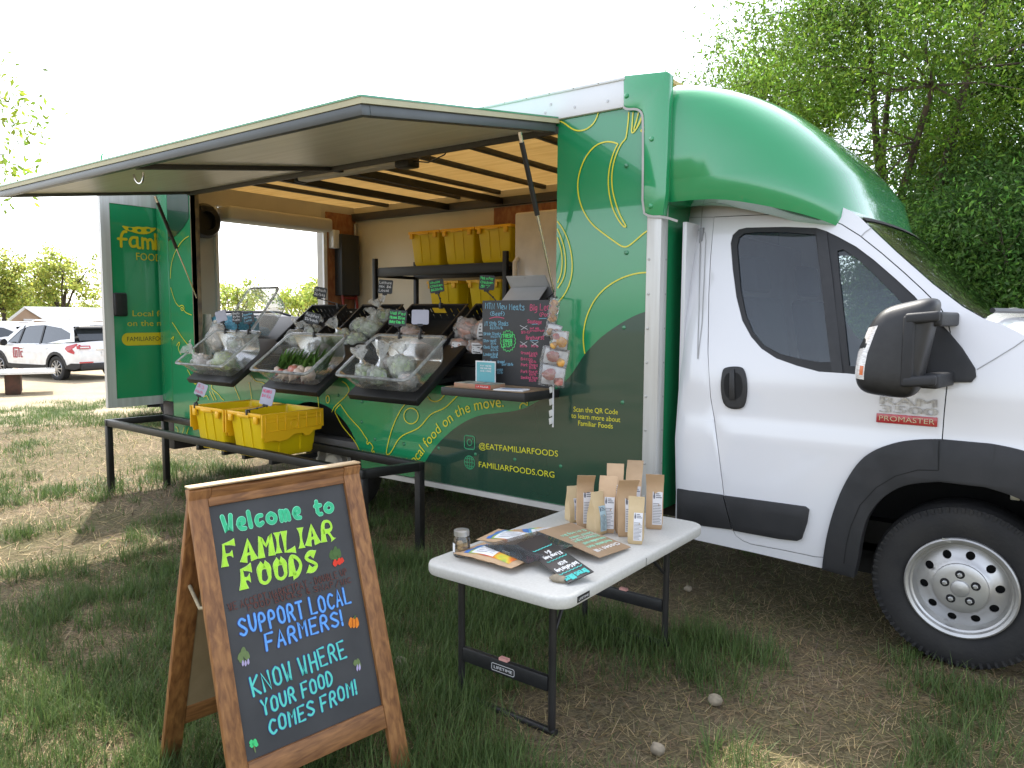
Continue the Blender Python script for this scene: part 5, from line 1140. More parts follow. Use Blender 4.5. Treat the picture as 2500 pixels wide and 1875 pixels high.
GREEN = M('lettuce_leaf', (0.34, 0.46, 0.14), 0.6, col2=(0.62, 0.66, 0.42), scale=28, detail=5, bump=0.8, bscale=40, transl=0.2)
PALE = M('pale_greens', (0.55, 0.58, 0.46), 0.6, col2=(0.3, 0.38, 0.2), scale=24, detail=5, bump=0.8, bscale=45, transl=0.2)
WHT = M('white_veg', (0.66, 0.62, 0.56), 0.55, col2=(0.5, 0.42, 0.38), scale=20, bump=0.5, bscale=40)
MEAT = M('frozen_meat', (0.36, 0.19, 0.14), 0.5, col2=(0.52, 0.34, 0.28), scale=22, detail=5, bump=0.4, bscale=30, coat=0.4)
GB = 'clear bags of produce in the crates'
def bag(loc, r, cont, label, seed, neck=(0.2, -0.1, 1), nl=0.10, cat='produce bag', lab=False, fill=0.86):
    t = thing('produce_bag', label, cat, loc, world=False, group=GB); rg = random.Random(seed); n = V(neck).normalized()
    vs, fs = lumpy((0, 0, 0), [x * fill for x in r], seed, 0.13); MB().add(vs, fs).build('contents', cont, t, smooth=70)
    vs, fs = lumpy((0, 0, 0), r, seed + 50, 0.17, 26, 18); f = MB().add(vs, fs)
    if nl:
        x = n.orthogonal().normalized(); y = n.cross(x); P = []; b0 = n * (min(r) * 0.8)
        for s, w in ((0, 0.034), (0.25, 0.015), (0.35, 0.011), (0.5, 0.022), (0.75, 0.042), (1.0, 0.055)):
            P.append([b0 + n * nl * s + (x * math.cos(a) + y * math.sin(a) * (1 if s < .45 else .4)) * w * (1 + (0.45 if s > .4 else 0.2) * math.sin(a * 4 + seed + s * 5)) + n * (0.012 * math.sin(a * 3 + seed) if s > .6 else 0) for a in np.linspace(0, 2 * PI, 17)])
        f.grid(P)
    f.build('film', m_film, t, smooth=70)
    if lab:
        rot = Matrix.Rotation(rad(28), 3, 'Z')
        def on(a, b, o):
            q = rot @ V((a * .62, -1, b * .75)); q.normalize(); return lump_at(q, r, seed + 50, 0.17) * (1 + o / min(r))
        l_ = MB().grid([[on(a, b, .002) for b in np.linspace(-1, 1, 8)] for a in np.linspace(-0.9, 0.7, 8)]).build('label', m_paper, t, smooth=60)
        tl = MB()
        for i in range(4): tl.add([on(a, b, .0035) for a, b in ((-.7, .6 - i * .35), (.5 - .2 * (i % 2), .6 - i * .35), (.5 - .2 * (i % 2), .47 - i * .35), (-.7, .47 - i * .35))], [(0, 1, 2, 3)])
        tl.build('label_print', m_blk, l_)
    return t
def inc(o, a, b, h, tilt): return V(o) + Rx(tilt) @ V((a, b, h))
c = CL['c1']; B_ = bag
B_(inc(c, 0.16, 0.13, -0.07, TILT), (0.085, 0.07, 0.065), WHT, 'knotted bag of pinkish roots in the crate nearest the rear door', 1, (-0.5, -0.5, 0.7), 0.12)
B_(inc(c, 0.31, 0.12, -0.095, TILT), (0.055, 0.05, 0.045), WHT, 'small white bag between the roots and the lettuce', 2, nl=0)
B_(inc(c, 0.38, 0.19, -0.075, TILT), (0.06, 0.06, 0.055), GREEN, 'small lettuce bag behind the large one, leftmost clear crate', 3, nl=0)
B_(inc(c, 0.50, 0.13, -0.06, TILT), (0.105, 0.085, 0.08), GREEN, 'large bag of green lettuce in the leftmost clear crate', 4, nl=0)
B_(inc(c, 0.38, 0.34, -0.05, TILT), (0.08, 0.05, 0.06), PALE, 'crumpled clear bag at the top of the leftmost clear crate', 5, (0.1, 0.3, 1), 0.06, fill=0.5)
c = CL['c3']
B_(inc(c, 0.15, 0.12, -0.07, TILT), (0.085, 0.07, 0.065), PALE, 'knotted pale bag at the left of the crate by the menu', 6, (-0.3, -0.1, 1), 0.13)
B_(inc(c, 0.30, 0.10, -0.065, TILT), (0.08, 0.07, 0.065), PALE, 'knotted bag in the middle of the crate by the menu, its neck tallest', 7, (0.05, 0.1, 1), 0.17)
B_(inc(c, 0.46, 0.17, -0.045, TILT), (0.085, 0.075, 0.08), PALE, 'round pale green bag at the right of the crate by the menu', 8, (-0.3, 0.2, 1), 0.10)
B_(inc(c, 0.54, 0.10, -0.09, TILT), (0.075, 0.065, 0.055), WHT, 'whitish bag low in the right corner of the crate by the menu', 9, nl=0)
B_(inc(c, 0.26, 0.24, -0.085, TILT), (0.075, 0.06, 0.055), WHT, 'bag lying behind the tallest knotted one in the crate by the menu', 10, nl=0)
o = V((CB['B'][0], BO.y, BO.z))
B_(inc(o, 0.14, 0.09, -0.045, TB), (0.10, 0.08, 0.07), PALE, 'clear bag low in the leftmost black crate', 11, (0.3, 0, 1), 0.09, fill=0.6)
B_(inc(o, 0.27, 0.17, -0.04, TB), (0.085, 0.07, 0.065), PALE, 'clear bag in the leftmost black crate under its price sign', 12, (0.2, 0.2, 1), 0.08, fill=0.55)
o = V((CB['C'][0], BO.y, BO.z))
for (a, b, r, lbx, s, nk, nl) in ((0.08, 0.10, (0.09, 0.08, 0.075), 'bag of pale greens at the low left of the heaped black crate', 13, (-0.6, -0.2, 0.8), 0.12), (0.24, 0.08, (0.095, 0.08, 0.07), 'bag of pale greens at the front of the heaped black crate', 14, (0, 0, 1), 0.0),
                                (0.30, 0.22, (0.10, 0.09, 0.08), 'bag of pale greens in the middle of the heaped black crate', 15, (0.1, 0, 1), 0.09), (0.30, 0.36, (0.09, 0.08, 0.075), 'topmost bag of the heaped black crate', 16, (-0.5, 0, 1), 0.10), (0.14, 0.25, (0.08, 0.07, 0.07), 'bag on the left slope of the heaped black crate', 17, nk if False else (0, 0, 1), 0)):
    B_(inc(o, a, b, -0.035, TB), r, PALE, lbx, s, nk, nl)
o = V((CB['D'][0], BO.y, BO.z))
B_(inc(o, 0.16, 0.20, -0.06, TB), (0.11, 0.08, 0.06), MEAT, 'wrapped pink meat behind the white price sign', 18, nl=0, cat='meat pack'); B_(inc(o, 0.30, 0.07, -0.07, TB), (0.10, 0.07, 0.055), MEAT, 'wrapped meat with a white label seen through the clear crate', 19, nl=0, cat='meat pack', lab=True)
o = V((CB['E'][0], BO.y, BO.z))
for a, b, h, r, lbx, s, lab in ((0.07, 0.22, -0.03, (0.085, 0.075, 0.085), 'upper left unlabelled meat cut in the crate by the menu', 20, False), (0.235, 0.22, -0.03, (0.095, 0.075, 0.085), 'upper right meat cut with a white label by the menu', 21, True), (0.08, 0.07, -0.055, (0.085, 0.07, 0.065), 'lower left meat cut with a white label by the menu', 22, True), (0.255, 0.07, -0.055, (0.09, 0.07, 0.06), 'lower right meat cut with a white label by the menu', 23, True)):
    B_(inc(o, a, b, h, TB), r, MEAT, lbx, s, nl=0, cat='meat pack', lab=lab)
# radishes with their tops in the middle clear crate
c = CL['c2']; m_rw = M('radish_white', (0.66, 0.55, 0.42), 0.4, col2=(0.6, 0.44, 0.36), scale=14, coat=0.3); m_rr = M('radish_red', (0.45, 0.06, 0.04), 0.4, col2=(0.5, 0.2, 0.14), scale=14, coat=0.3); m_top = attr_mat('radish_tops', 0.5, 0.3)
def radishes(a0, a1, n, label, seed, red):
    t = thing('radish_bunch', label, 'radishes', inc(c, (a0 + a1) / 2, 0.14, -0.14, TILT), group='radish bunches in the middle clear crate'); rg = random.Random(seed)
    for i in range(n):
        q = inc(c, rg.uniform(a0, a1), rg.uniform(0.085, 0.15), rg.uniform(-0.13, -0.075), TILT); s = rg.uniform(0.024, 0.034)
        MB().lathe([(0.0001, s * 1.05), (s * .6, s * .85), (s, s * .1), (s * .85, -s * .5), (s * .35, -s * 1.0), (0.003, -s * 1.5), (0.0001, -s * 2)], q, (rg.uniform(-.4, .4), 0.6, rg.uniform(0.2, .8)), 12).build('root', m_rr if rg.random() < red else m_rw, t, smooth=70)
    nb = 260; P = []
    st = np.array([list(inc(c, rg.uniform(a0, a1), rg.uniform(0.14, 0.2), rg.uniform(-0.12, -0.07), TILT)) for _ in range(nb)])
    colr = np.array([[0.10, 0.2, 0.045]]) * RNG.uniform(0.5, 1.6, (nb, 1)); off = ORG[t.name]
    o_ = blades('leafy_top', st - np.array(off), RNG.uniform(0.08, 0.19, nb), RNG.uniform(0.006, 0.03, nb), RNG.normal(0.5, 0.5, nb), RNG.uniform(0.35, 1.0, nb), colr, mat=m_top, segs=4, curl=0.9); o_.parent = t
radishes(0.10, 0.36, 11, 'bunch of red and white radishes at the left of the middle crate', 3, 0.45); radishes(0.36, 0.60, 12, 'bunch of cream radishes with tall green tops, right of the middle crate', 5, 0.0)
B_(inc(c, 0.17, 0.30, -0.08, TILT), (0.10, 0.05, 0.05), PALE, 'crumpled clear bag high in the middle clear crate', 24, nl=0, fill=0.45)
# blue cooler bag with a striped cloth and more bags in front of it
q0, q1, q2 = aty(487, 722, 0.12), aty(640, 800, 0.12), aty(487, 822, 0.12)
cb_ = thing('cooler_bag', 'blue woven shopping bag with striped edge behind the left crate', 'bag', (q0.x + 0.2, 0.25, 1.13))
m_blue = M('blue_weave', (0.03, 0.17, 0.28), 0.45, col2=(0.10, 0.34, 0.45), scale=90, detail=1, bump=0.5, bscale=110)
sup((q0.x + 0.30, 0.27, 1.36), (0.22, 0.14, 0.19), (0.35, 0.3), 28, 12).build('body', m_blue, cb_, smooth=60)
m_str = bpy.data.materials.new('striped_cloth'); m_str.use_nodes = True; _n = m_str.node_tree; wv = _n.nodes.new('ShaderNodeTexWave'); wv.bands_direction = 'X'; wv.inputs['Scale'].default_value = 22; tc_ = _n.nodes.new('ShaderNodeTexCoord'); _n.links.new(tc_.outputs['Object'], wv.inputs[0]); rp = _n.nodes.new('ShaderNodeValToRGB'); rp.color_ramp.elements[0].color = (0.03, 0.035, 0.04, 1); rp.color_ramp.elements[1].color = (0.6, 0.58, 0.5, 1); rp.color_ramp.elements[0].position = 0.4; rp.color_ramp.elements[1].position = 0.6; _n.links.new(wv.outputs[0], rp.inputs[0]); _n.links.new(rp.outputs[0], _n.nodes['Principled BSDF'].inputs[0]); _n.nodes['Principled BSDF'].inputs['Roughness'].default_value = 0.9
MB().grid([[V((q0.x + 0.045 + 0.12 * a + 0.012 * math.sin(b * 9), 0.125 - 0.012 * math.sin(b * 5 + a * 3), 1.56 - 0.42 * b)) for b in np.linspace(0, 1, 12)] for a in np.linspace(0, 1, 8)]).build('striped_cloth', m_str, cb_, smooth=70)
B_(V((q0.x + 0.38, 0.05, 1.36)), (0.10, 0.07, 0.13), WHT, 'clear bag of brownish roots leaning on the blue bag', 25, (0.4, 0, 1), 0.08)
# ================================================================ price signs on clamps
m_card = M('black_sign_card', (0.022, 0.024, 0.026), 0.45); m_lav = M('lavender_sign_card', (0.42, 0.42, 0.5), 0.5)
SG = 'small clip-on price signs'
def sign(P, cx, cy, w, h, label, card='black', lines=(), col='green', roll=0.0, ang=35.0, back=0.0):
    P = V(P); c0 = aty(cx, cy, P.y + back); k = (c0 - EYE).dot(CF) / 1840; W_, H_ = w * k, h * k
    t = thing('price_sign', label, 'price sign', P, group=SG); u = V((math.cos(rad(ang)), math.sin(rad(ang)), 0)); n = V((u.y, -u.x, 0)); z = V((0, 0, 1)); u2 = u * math.cos(roll) + z * math.sin(roll); v2 = z * math.cos(roll) - u * math.sin(roll); v2 = (v2 - n * 0.15).normalized()
    pl = Plane(c0 + n * 0.0025, u2, v2, 0.0); cd_ = MB().sheet(rrect(-W_ / 2, W_ / 2, -H_ / 2, H_ / 2, 0.01, 3), lambda a, b: pl.p(a, b), thick=lambda a, b: pl.p(a, b, -0.004)).build('card', m_card if card == 'black' else m_lav, t)
    low = pl.p(0, -H_ / 2, -0.002)
    MB().bar(low - u2 * 0.018 - v2 * 0.004, low + u2 * 0.018 - v2 * 0.004, 0.012, 0.016, up=v2).build('card_holder', m_blk, t, bevel=0.002)
    MB().tube([low - v2 * 0.008, low * 0.5 + P * 0.5 + u * 0.006, P + V((0, 0, 0.012))], 0.0045, 8).ellipsoid(low * 0.5 + P * 0.5 + u * 0.006, (0.008, 0.008, 0.008), 8, 6).build('stem', m_blk, t, smooth=60)
    MB().obox(P + V((-0.009, -0.014, -0.028)), V((0.018, 0, 0)), V((0, 0.009, 0)), V((0, 0, 0.042))).obox(P + V((-0.009, 0.006, -0.028)), V((0.018, 0, 0)), V((0, 0.009, 0)), V((0, 0, 0.042))).box(P.x - 0.009, P.x + 0.009, P.y - 0.006, P.y + 0.007, P.z + 0.006, P.z + 0.014).build('clamp', m_blk, t, bevel=0.002)
    if lines:
        m_ = MB(); n_ = len(lines); pl.l = 0.0012
        for i, s in enumerate(lines):
            yb = H_ * (0.42 - (i + 0.75) * 0.84 / n_); hand(m_, pl, s, (-W_ * 0.42, yb), (W_ * (0.4 - 0.15 * (len(s) < 6)), yb), (-W_ * 0.42, yb + H_ * 0.5 / n_), max(0.0022, H_ * 0.035), jit=0.5)
        m_.build('lettering', M(col + '_chalk', CHK[col], 0.8), cd_)
    return t
def rim_pt(o, a, tilt, d): return V(o) + Rx(tilt) @ V((a, d - 0.004, 0.006))
sign((-5.27, -0.60, 0.885), 491, 951, 27, 30, 'lavender price sign on the yellow tote nearer the rear door', 'lav', ('$3', 'each'), 'pink', -0.35)
sign((-4.60, -0.605, 0.885), 653, 968, 32, 42, 'white price sign with pink lettering on the nearer yellow tote', 'lav', ('HERBS', '$4 EA', ''), 'pink', -0.22)
c = CL['c1']; sign(rim_pt(c, 0.17, TILT, CD), 540, 772, 27, 28, 'lavender price sign on the leftmost clear crate', 'lav', (), 'pink', 0.3)
sign(rim_pt(c, 0.34, TILT, CD), 579, 773, 24, 28, 'black price sign in the middle of the leftmost clear crate rim', 'black', ('Beets', '$4/bu', 'Kale'), 'white', 0.06)
sign(rim_pt(c, 0.50, TILT, CD), 607, 775, 27, 28, 'green-edged black price sign at the right of the leftmost clear crate', 'black', ('Romaine', '$5/ea', 'Local'), 'blue', 0.2)
c = CL['c2']; sign(rim_pt(c, 0.30, TILT, CD), 762, 776, 38, 26, 'faint black price sign on the radish crate rim', 'black', ('Radishes', '$3/bunch'), 'white', -0.25)
c = CL['c3']; sign(rim_pt(c, 0.24, TILT, CD), 971, 776, 44, 38, 'black price sign with green and blue lines, Well Fed at its top', 'black', ('Well Fed', 'Mizuna $5/ea', 'Baby Kale $5'), 'green', -0.08)
sign(rim_pt(c, 0.43, TILT, CD), 1026, 774, 42, 36, 'blank white price sign on the crate nearest the menu', 'lav', (), 'pink', 0.0)
for kx, a, cx, cy, w, h, lbx, ln, colx, roll in (('B', 0.34, 782, 714, 32, 26, 'black price sign above the leftmost black crate', ('Spinach', '$6/bag'), 'white', -0.15), ('C', 0.20, 941, 700, 36, 34, 'black price sign with white script above the heaped black crate', ('Lettuce', 'mix $6', 'Local'), 'white', -0.06), ('D', 0.30, 1066, 698, 36, 32, 'black price sign with green lettering over the wide black crate', ('Whole', 'Chicken', '$6.50/lb'), 'green', 0.16), ('E', 0.20, 1189, 690, 38, 36, 'black price sign with green lettering nearest the tablet', ('Pick n Pay', 'Chicken', '$7'), 'green', -0.05)):
    sign(rim_pt((CB[kx][0], BO.y, BO.z), a, TB, 0.47), cx, cy, w, h, lbx, 'black', ln, colx, roll, 30)
# ================================================================ hanging strip with packets of dried fruit
hs = thing('clip_strip', 'white hanging clip strip with packets beside the menu board', 'clip strip', (-2.385, -0.10, 1.66))
MB().box(-2.3885, -2.3795, -0.1015, -0.0985, 0.925, 1.66).build('strip', m_paper, hs)
for i, z in enumerate((1.12, 1.05, 0.985, 0.94, 1.25, 1.38, 1.5)): MB().obox((-2.40, -0.112, z), (0.016, 0, 0.008), (0, 0.01, 0), (-0.005, 0, 0.034)).build('clip', M('clear_clip', (0.7, 0.7, 0.66), 0.4), hs)
MB().bar((-2.384, -0.10, 1.655), (-2.42, -0.02, 1.668), 0.008).build('hook', m_blk, hs)
m_film2 = glassy('packet_film', (0.95, 0.95, 0.95), 0.3, 0.08, (0.7, 0.7, 0.7), 0.14, bump=0.5, bscale=40, gl=1.6)
ORN = M('dried_orange', (0.62, 0.27, 0.04), 0.5, col2=(0.7, 0.42, 0.1), scale=30, bump=0.5, bscale=60, coat=0.4); BRN = M('dried_pear', (0.42, 0.22, 0.1), 0.6, col2=(0.5, 0.33, 0.18), scale=25, bump=0.5, bscale=60); PNK = M('dried_rosy_slice', (0.40, 0.12, 0.10), 0.5, col2=(0.55, 0.32, 0.25), scale=40, bump=0.5, bscale=60)
def packet(cx, cy, w, h, label, cont, rollv, blobs, seed, card=True):
    c0 = aty(cx, cy, -0.122 - 0.006 * seed); k = (c0 - EYE).dot(CF) / 1840; W_, H_ = w * k, h * k; t = thing('fruit_packet', label, 'packet', c0, group='packets of dried fruit on the clip strip')
    u = V((math.cos(0.5), math.sin(0.5), 0)); z = V((0, 0, 1)); u2 = u * math.cos(rollv) + z * math.sin(rollv); v2 = z * math.cos(rollv) - u * math.sin(rollv); pl = Plane(c0, u2, v2, 0.0); bulge = lambda a, b: 0.014 * max(0, 1 - (2 * a / W_) ** 2) * max(0, 1 - (2 * b / H_) ** 2)
    if card: MB().sheet(rrect(-W_ * .38, W_ * .46, -H_ * .42, H_ * .46, 0.004, 1), lambda a, b: pl.p(a, b, -0.004), thick=lambda a, b: pl.p(a, b, -0.005)).build('card', m_paper, t)
    for i, (a, b, r, m_) in enumerate(blobs):
        vs, fs = lumpy((0, 0, 0), (r * W_, 0.006, r * W_ * 0.9), seed * 7 + i, 0.12, 14, 8); q = pl.p(a * W_, b * H_, 0.004); MB().add([q + u2 * p.x + v2 * p.z + pl.n * p.y for p in vs], fs).build('fruit_slice', m_, t, smooth=60)
    rg = random.Random(seed); jt = {}
    def fb(a, b, s): return pl.p(a, b, s * (bulge(a, b) + 0.002) + 0.003 * math.sin(a * 260 + b * 190 + seed))
    MB().sheet(rrect(-W_ / 2, W_ / 2, -H_ / 2, H_ / 2, 0.004, 1), lambda a, b: fb(a, b, 1), (), W_ / 6, thick=lambda a, b: fb(a, b, -1)).build('film', m_film2, t, smooth=70)
packet(1351, 760, 26, 66, 'long packet with a brown stick at the top of the clip strip', BRN, -0.15, [(0, 0.05, 0.42, BRN), (0, -0.25, 0.4, BRN), (0, 0.3, 0.36, BRN)], 1, False)
packet(1350, 808, 40, 36, 'packet of brown slices second from the top of the clip strip', BRN, -0.3, [(-.15, -.1, .24, BRN), (.18, 0, .2, PNK)], 2)
packet(1366, 832, 44, 50, 'packet with one large orange slice on the clip strip', ORN, -0.1, [(.12, -.05, .3, ORN), (-.3, -.25, .2, ORN), (-.2, .2, .2, PNK)], 3)
packet(1354, 871, 68, 46, 'packet with a rosy slice and an orange wedge on the clip strip', PNK, -0.2, [(-.05, 0, .22, PNK), (.25, -.25, .16, ORN)], 4)
packet(1348, 916, 66, 56, 'lowest packet of two rosy slices on the clip strip', PNK, -0.1, [(-.1, .02, .24, PNK), (.26, -.25, .17, PNK)], 5)
# ================================================================ sandwich board
A_ = V((-2.134, -2.457, 1.03)); B0 = V((-2.045, -1.86, 1.03)); U = (B0 - A_).normalized(); BW = (B0 - A_).length; NH = V((U.y, -U.x, 0))
sb = thing('sandwich_board', 'wooden sandwich board with coloured chalk welcome lettering', 'sandwich board', ((A_.x + B0.x) / 2, (A_.y + B0.y) / 2, 0))
m_wv = wood_mat('stained_pine', (0.13, 0.05, 0.014), (0.23, 0.098, 0.03), (0.34, 0.16, 0.05), 2, 30); m_wh = wood_mat('stained_pine_rail', (0.12, 0.045, 0.013), (0.21, 0.09, 0.027), (0.31, 0.14, 0.045), 1, 30)
m_suntop = M('sunlit_pine_top', (0.55, 0.42, 0.26), 0.7, col2=(0.42, 0.27, 0.13), scale=22, stretch=(1, 0.2, 1)); m_back = M('raw_board_back', (0.3, 0.22, 0.12), 0.8, col2=(0.26, 0.19, 0.1), scale=14)
TH = 0.022
def panel(off, name, front):
    d = (NH * off - V((0, 0, A_.z))); L_ = d.length; d = d / L_; n = U.cross(d) if front else d.cross(U); n = n if n.dot(NH * (1 if front else -1)) > 0 else -n
    def P(a, b, h=0.0): return A_ + U * a + d * b + n * h
    # the chalk area, surveyed on the front panel
    pl = Plane(A_, U, -d, 0.0)
    st = 0.066; top = 0.075; low = L_ - 0.24; lowh = 0.075
    if front:
        q = [pl.px(508.8, 1239.7), pl.px(608.8, 1870), pl.px(841.5, 1177.4), pl.px(935.4, 1714.4)]; st = max(0.05, (q[0][0] + q[1][0]) / 2); top = -(q[0][1] + q[2][1]) / 2; low = -(q[1][1] + q[3][1]) / 2; stR = BW - (q[2][0] + q[3][0]) / 2
    else: stR = st
    h0, h1 = (0.0, -TH)
    for x0, x1 in ((0, st), (BW - stR, BW)):
        MB().obox(P(x0, 0.0, h1), U * (x1 - x0), d * L_, n * TH).build('stile', m_wv, sb, bevel=0.003)
    MB().obox(P(st + 0.0005, 0.004, h1 + 0.001), U * (BW - stR - st - 0.001), d * (top - 0.004), n * (TH - 0.002)).build('top_rail', m_wh, sb, bevel=0.003)
    MB().obox(P(st + 0.0005, low, h1 + 0.001), U * (BW - stR - st - 0.001), d * lowh, n * (TH - 0.002)).build('bottom_rail', m_wh, sb, bevel=0.003)
    bd = MB().obox(P(st - 0.002, top - 0.002, h1 + 0.004), U * (BW - stR - st + 0.004), d * (low - top + 0.004), n * 0.006).build('chalk_panel' if front else 'back_panel', m_chalk if front else m_back, sb)
    return Plane(P(0, 0, h1 + 0.010), U, -d, 0.001), bd, P, L_
plF, bdF, PF, LF_ = panel(0.315, 'front', True)
plB, bdB, PB, LB_ = panel(-0.335, 'back', False)
MB().obox(A_ + NH * -0.022 + V((0, 0, 0.0)), U * BW, NH * 0.04, V((0, 0, 0.006))).build('ridge_strip', m_suntop, sb, bevel=0.002)  # paler wood colour paints the sunlight along the top edge
MB().tube([PB(0.03, 0.34, -0.012), (PB(0.03, 0.36, -0.012) + PF(0.03, 0.36, -0.022)) / 2 + V((0, 0, -0.035)), PF(0.03, 0.36, -0.022)], 0.006, 8).build('stay_cord', M('rope', (0.4, 0.34, 0.22), 0.9, col2=(0.3, 0.24, 0.15), scale=60), sb, smooth=60)
def bpx(x, y): return plF.px(380 + x * 630 / 1349, 1100 + y * 630 / 1349)
CKS = {}
def ck(name, c): CKS.setdefault(name, (MB(), c)); return CKS[name][0]
m1 = ck('mint_light', (0.25, 0.85, 0.55)); m2 = ck('mint', (0.045, 0.52, 0.25)); lm = ck('lime', (0.42, 0.78, 0.05)); bl = ck('blue', (0.12, 0.36, 0.80)); aq = ck('aqua', (0.10, 0.60, 0.50)); rd_ = ck('brick', (0.11, 0.035, 0.025)); ld_ = ck('lime_edge', (0.62, 0.9, 0.25)); aql = ck('aqua_glow', (0.14, 0.25, 0.5))
random.seed(5)
def bub(s, x0, y0, x1, y1, hx, hy, sp, js=3):
    random.seed(js); hand(m1, plF, s, bpx(x0, y0), bpx(x1, y1), bpx(hx, hy), 0.0150, 0.0, sp=sp, jit=0.2)
    random.seed(js); hand(m2, plF, s, bpx(x0, y0), bpx(x1, y1), bpx(hx, hy), 0.0108, 0.0016, sp=sp, jit=0.2)
bub('Welcome', 360, 425, 755, 352, 345, 345, 3.0); bub('to', 838, 336, 925, 318, 828, 268, 2.6)
fl_p = lambda t: 0.62 + 1.25 * abs(2 * t - 1) ** 2.2
def flare_txt(s, x0, y0, x1, y1, hx, hy, w, sp):
    random.seed(9); hand(ld_, plF, s, bpx(x0, y0), bpx(x1, y1), bpx(hx, hy), w * 1.2, 0.0, sp=sp, jit=0.1, prof=fl_p, cap=False)
    random.seed(9); hand(lm, plF, s, bpx(x0, y0), bpx(x1, y1), bpx(hx, hy), w, 0.0016, sp=sp, jit=0.1, prof=fl_p, cap=False)
flare_txt('FAMILIAR', 362, 608, 928, 468, 352, 492, 0.0112, 2.6); flare_txt('FOODS', 462, 726, 842, 622, 448, 624, 0.0142, 2.9)
def chalk(mb, s, x0, y0, x1, y1, hx, hy, w, glow=None, sp=2.5):
    k = len(s); random.seed(k)
    if glow is not None: hand(glow, plF, s, bpx(x0, y0), bpx(x1, y1), bpx(hx, hy), w * 1.5, 0.0, sp=sp, jit=0.35)
    random.seed(k); hand(mb, plF, s, bpx(x0, y0), bpx(x1, y1), bpx(hx, hy), w, 0.0016, sp=sp, jit=0.35)
chalk(rd_, 'WE ACCEPT MARKETPAY - DOUBLE UP', 385, 838, 1000, 650, 375, 800, 0.003); chalk(rd_, 'FOOD BUCKS & SNAP/WIC', 485, 836, 1020, 690, 478, 804, 0.003)
blg = ck('blue_glow', (0.05, 0.08, 0.3)); 
chalk(bl, 'SUPPORT LOCAL', 445, 970, 1018, 797, 428, 880, 0.0072, blg); chalk(bl, 'FARMERS!', 580, 1042, 975, 908, 566, 960, 0.0072, blg)
chalk(aq, 'KNOW WHERE', 512, 1284, 995, 1078, 490, 1190, 0.0068, blg); chalk(aq, 'YOUR FOOD', 562, 1384, 925, 1222, 548, 1308, 0.0068, blg); chalk(aq, 'COMES FROM!', 600, 1490, 1048, 1272, 588, 1412, 0.0068, blg)
# little chalk vegetables
leaf = ck('leaf_green', (0.07, 0.14, 0.035)); leaf2 = ck('olive_green', (0.14, 0.2, 0.07)); red_ = ck('radish_red', (0.7, 0.04, 0.015)); pur = ck('turnip_lilac', (0.42, 0.36, 0.55)); orn = ck('pumpkin_orange', (0.75, 0.22, 0.01)); clo = ck('clover_green', (0.06, 0.62, 0.2)); ornd = ck('pumpkin_line', (0.4, 0.08, 0.005))
def blob(mb, x, y, rx, ry, h=0.0, ph=0.0):
    fillpoly(mb, plF, [bpx(x + rx * math.cos(t) * (1 + .12 * math.sin(3 * t + ph)), y + ry * math.sin(t) * (1 + .1 * math.cos(4 * t + ph))) for t in np.linspace(0, 2 * PI, 22, endpoint=False)], h)
for x, y, rx, ry in ((920, 545, 14, 24), (938, 530, 14, 28), (956, 540, 13, 26), (936, 558, 16, 16)): blob(leaf, x, y, rx, ry, 0.0004 * (x % 5))
for x, y, rx, ry in ((936, 588, 12, 18), (958, 580, 13, 17), (972, 574, 10, 14)): blob(red_, x, y, rx, ry, 0.002 + 0.0003 * (x % 4))
for x, y, rx, ry in ((442, 1080, 15, 22), (458, 1052, 16, 24), (476, 1072, 15, 22), (450, 1098, 14, 14)): blob(leaf2, x, y, rx, ry, 0.0004 * (x % 5))
for x, y in ((454, 1112), (468, 1112), (482, 1104)): blob(pur, x, y, 6, 15, 0.002)
for x, rx in ((1020, 12), (1034, 15), (1050, 12)): blob(orn, x, 900, rx, 26, 0.0003 * (x % 5))
for x in (1027, 1042): draw(ornd, plF, ribbon([bpx(x, 880), bpx(x + 1, 922)], 0.002), 0.002)
draw(leaf, plF, ribbon([bpx(1036, 876), bpx(1040, 866)], 0.006), 0.002)
for x, y, rx, ry in ((1042, 1110, 10, 16), (1056, 1106, 12, 18), (1064, 1120, 8, 14)): blob(leaf2, x, y, rx, ry, 0.0004 * (x % 5))
for x, y in ((1052, 1136), (1064, 1132)): blob(pur, x, y, 5, 17, 0.002)
for x, y in ((502, 1540), (518, 1520), (512, 1530), (500, 1525), (524, 1535)): blob(clo, x, y, 11, 13, 0.0003 * (x % 5))
draw(leaf2, plF, ribbon([bpx(512, 1545), bpx(520, 1575)], 0.004), 0.001)
for nm, (mb, c) in CKS.items(): mb.build(nm + '_chalk', M(nm + '_marker', c, 0.75, col2=tuple(v * 0.86 for v in c), scale=60), bdF)
# ================================================================ white folding table
FX0, FX1, FY0, FY1, FZ = -1.985, -1.328, -1.60, -0.40, 0.612
ft = thing('folding_table', 'white plastic folding table with black legs on the grass', 'folding table', ((FX0 + FX1) / 2, (FY0 + FY1) / 2, 0))
m_tt = M('speckled_table_plastic', (0.55, 0.54, 0.50), 0.5, col2=(0.50, 0.49, 0.45), scale=90, bump=0.05, bscale=250)
rows = [[V((x, y, z)) for x, y in rrect(FX0 + i, FX1 - i, FY0 + i, FY1 - i, 0.07 - i * 0.5, 6)] for z, i in ((FZ - 0.047, 0.016), (FZ - 0.045, 0.004), (FZ - 0.036, 0.0), (FZ - 0.012, 0.0), (FZ - 0.004, 0.003), (FZ, 0.011))]
g = MB().grid([r + r[:1] for r in rows]); g.add(rows[-1], [tuple(range(len(rows[-1])))]); g.add(rows[0], [tuple(range(len(rows[0])))])
tp = g.build('tabletop', m_tt, ft, smooth=50)
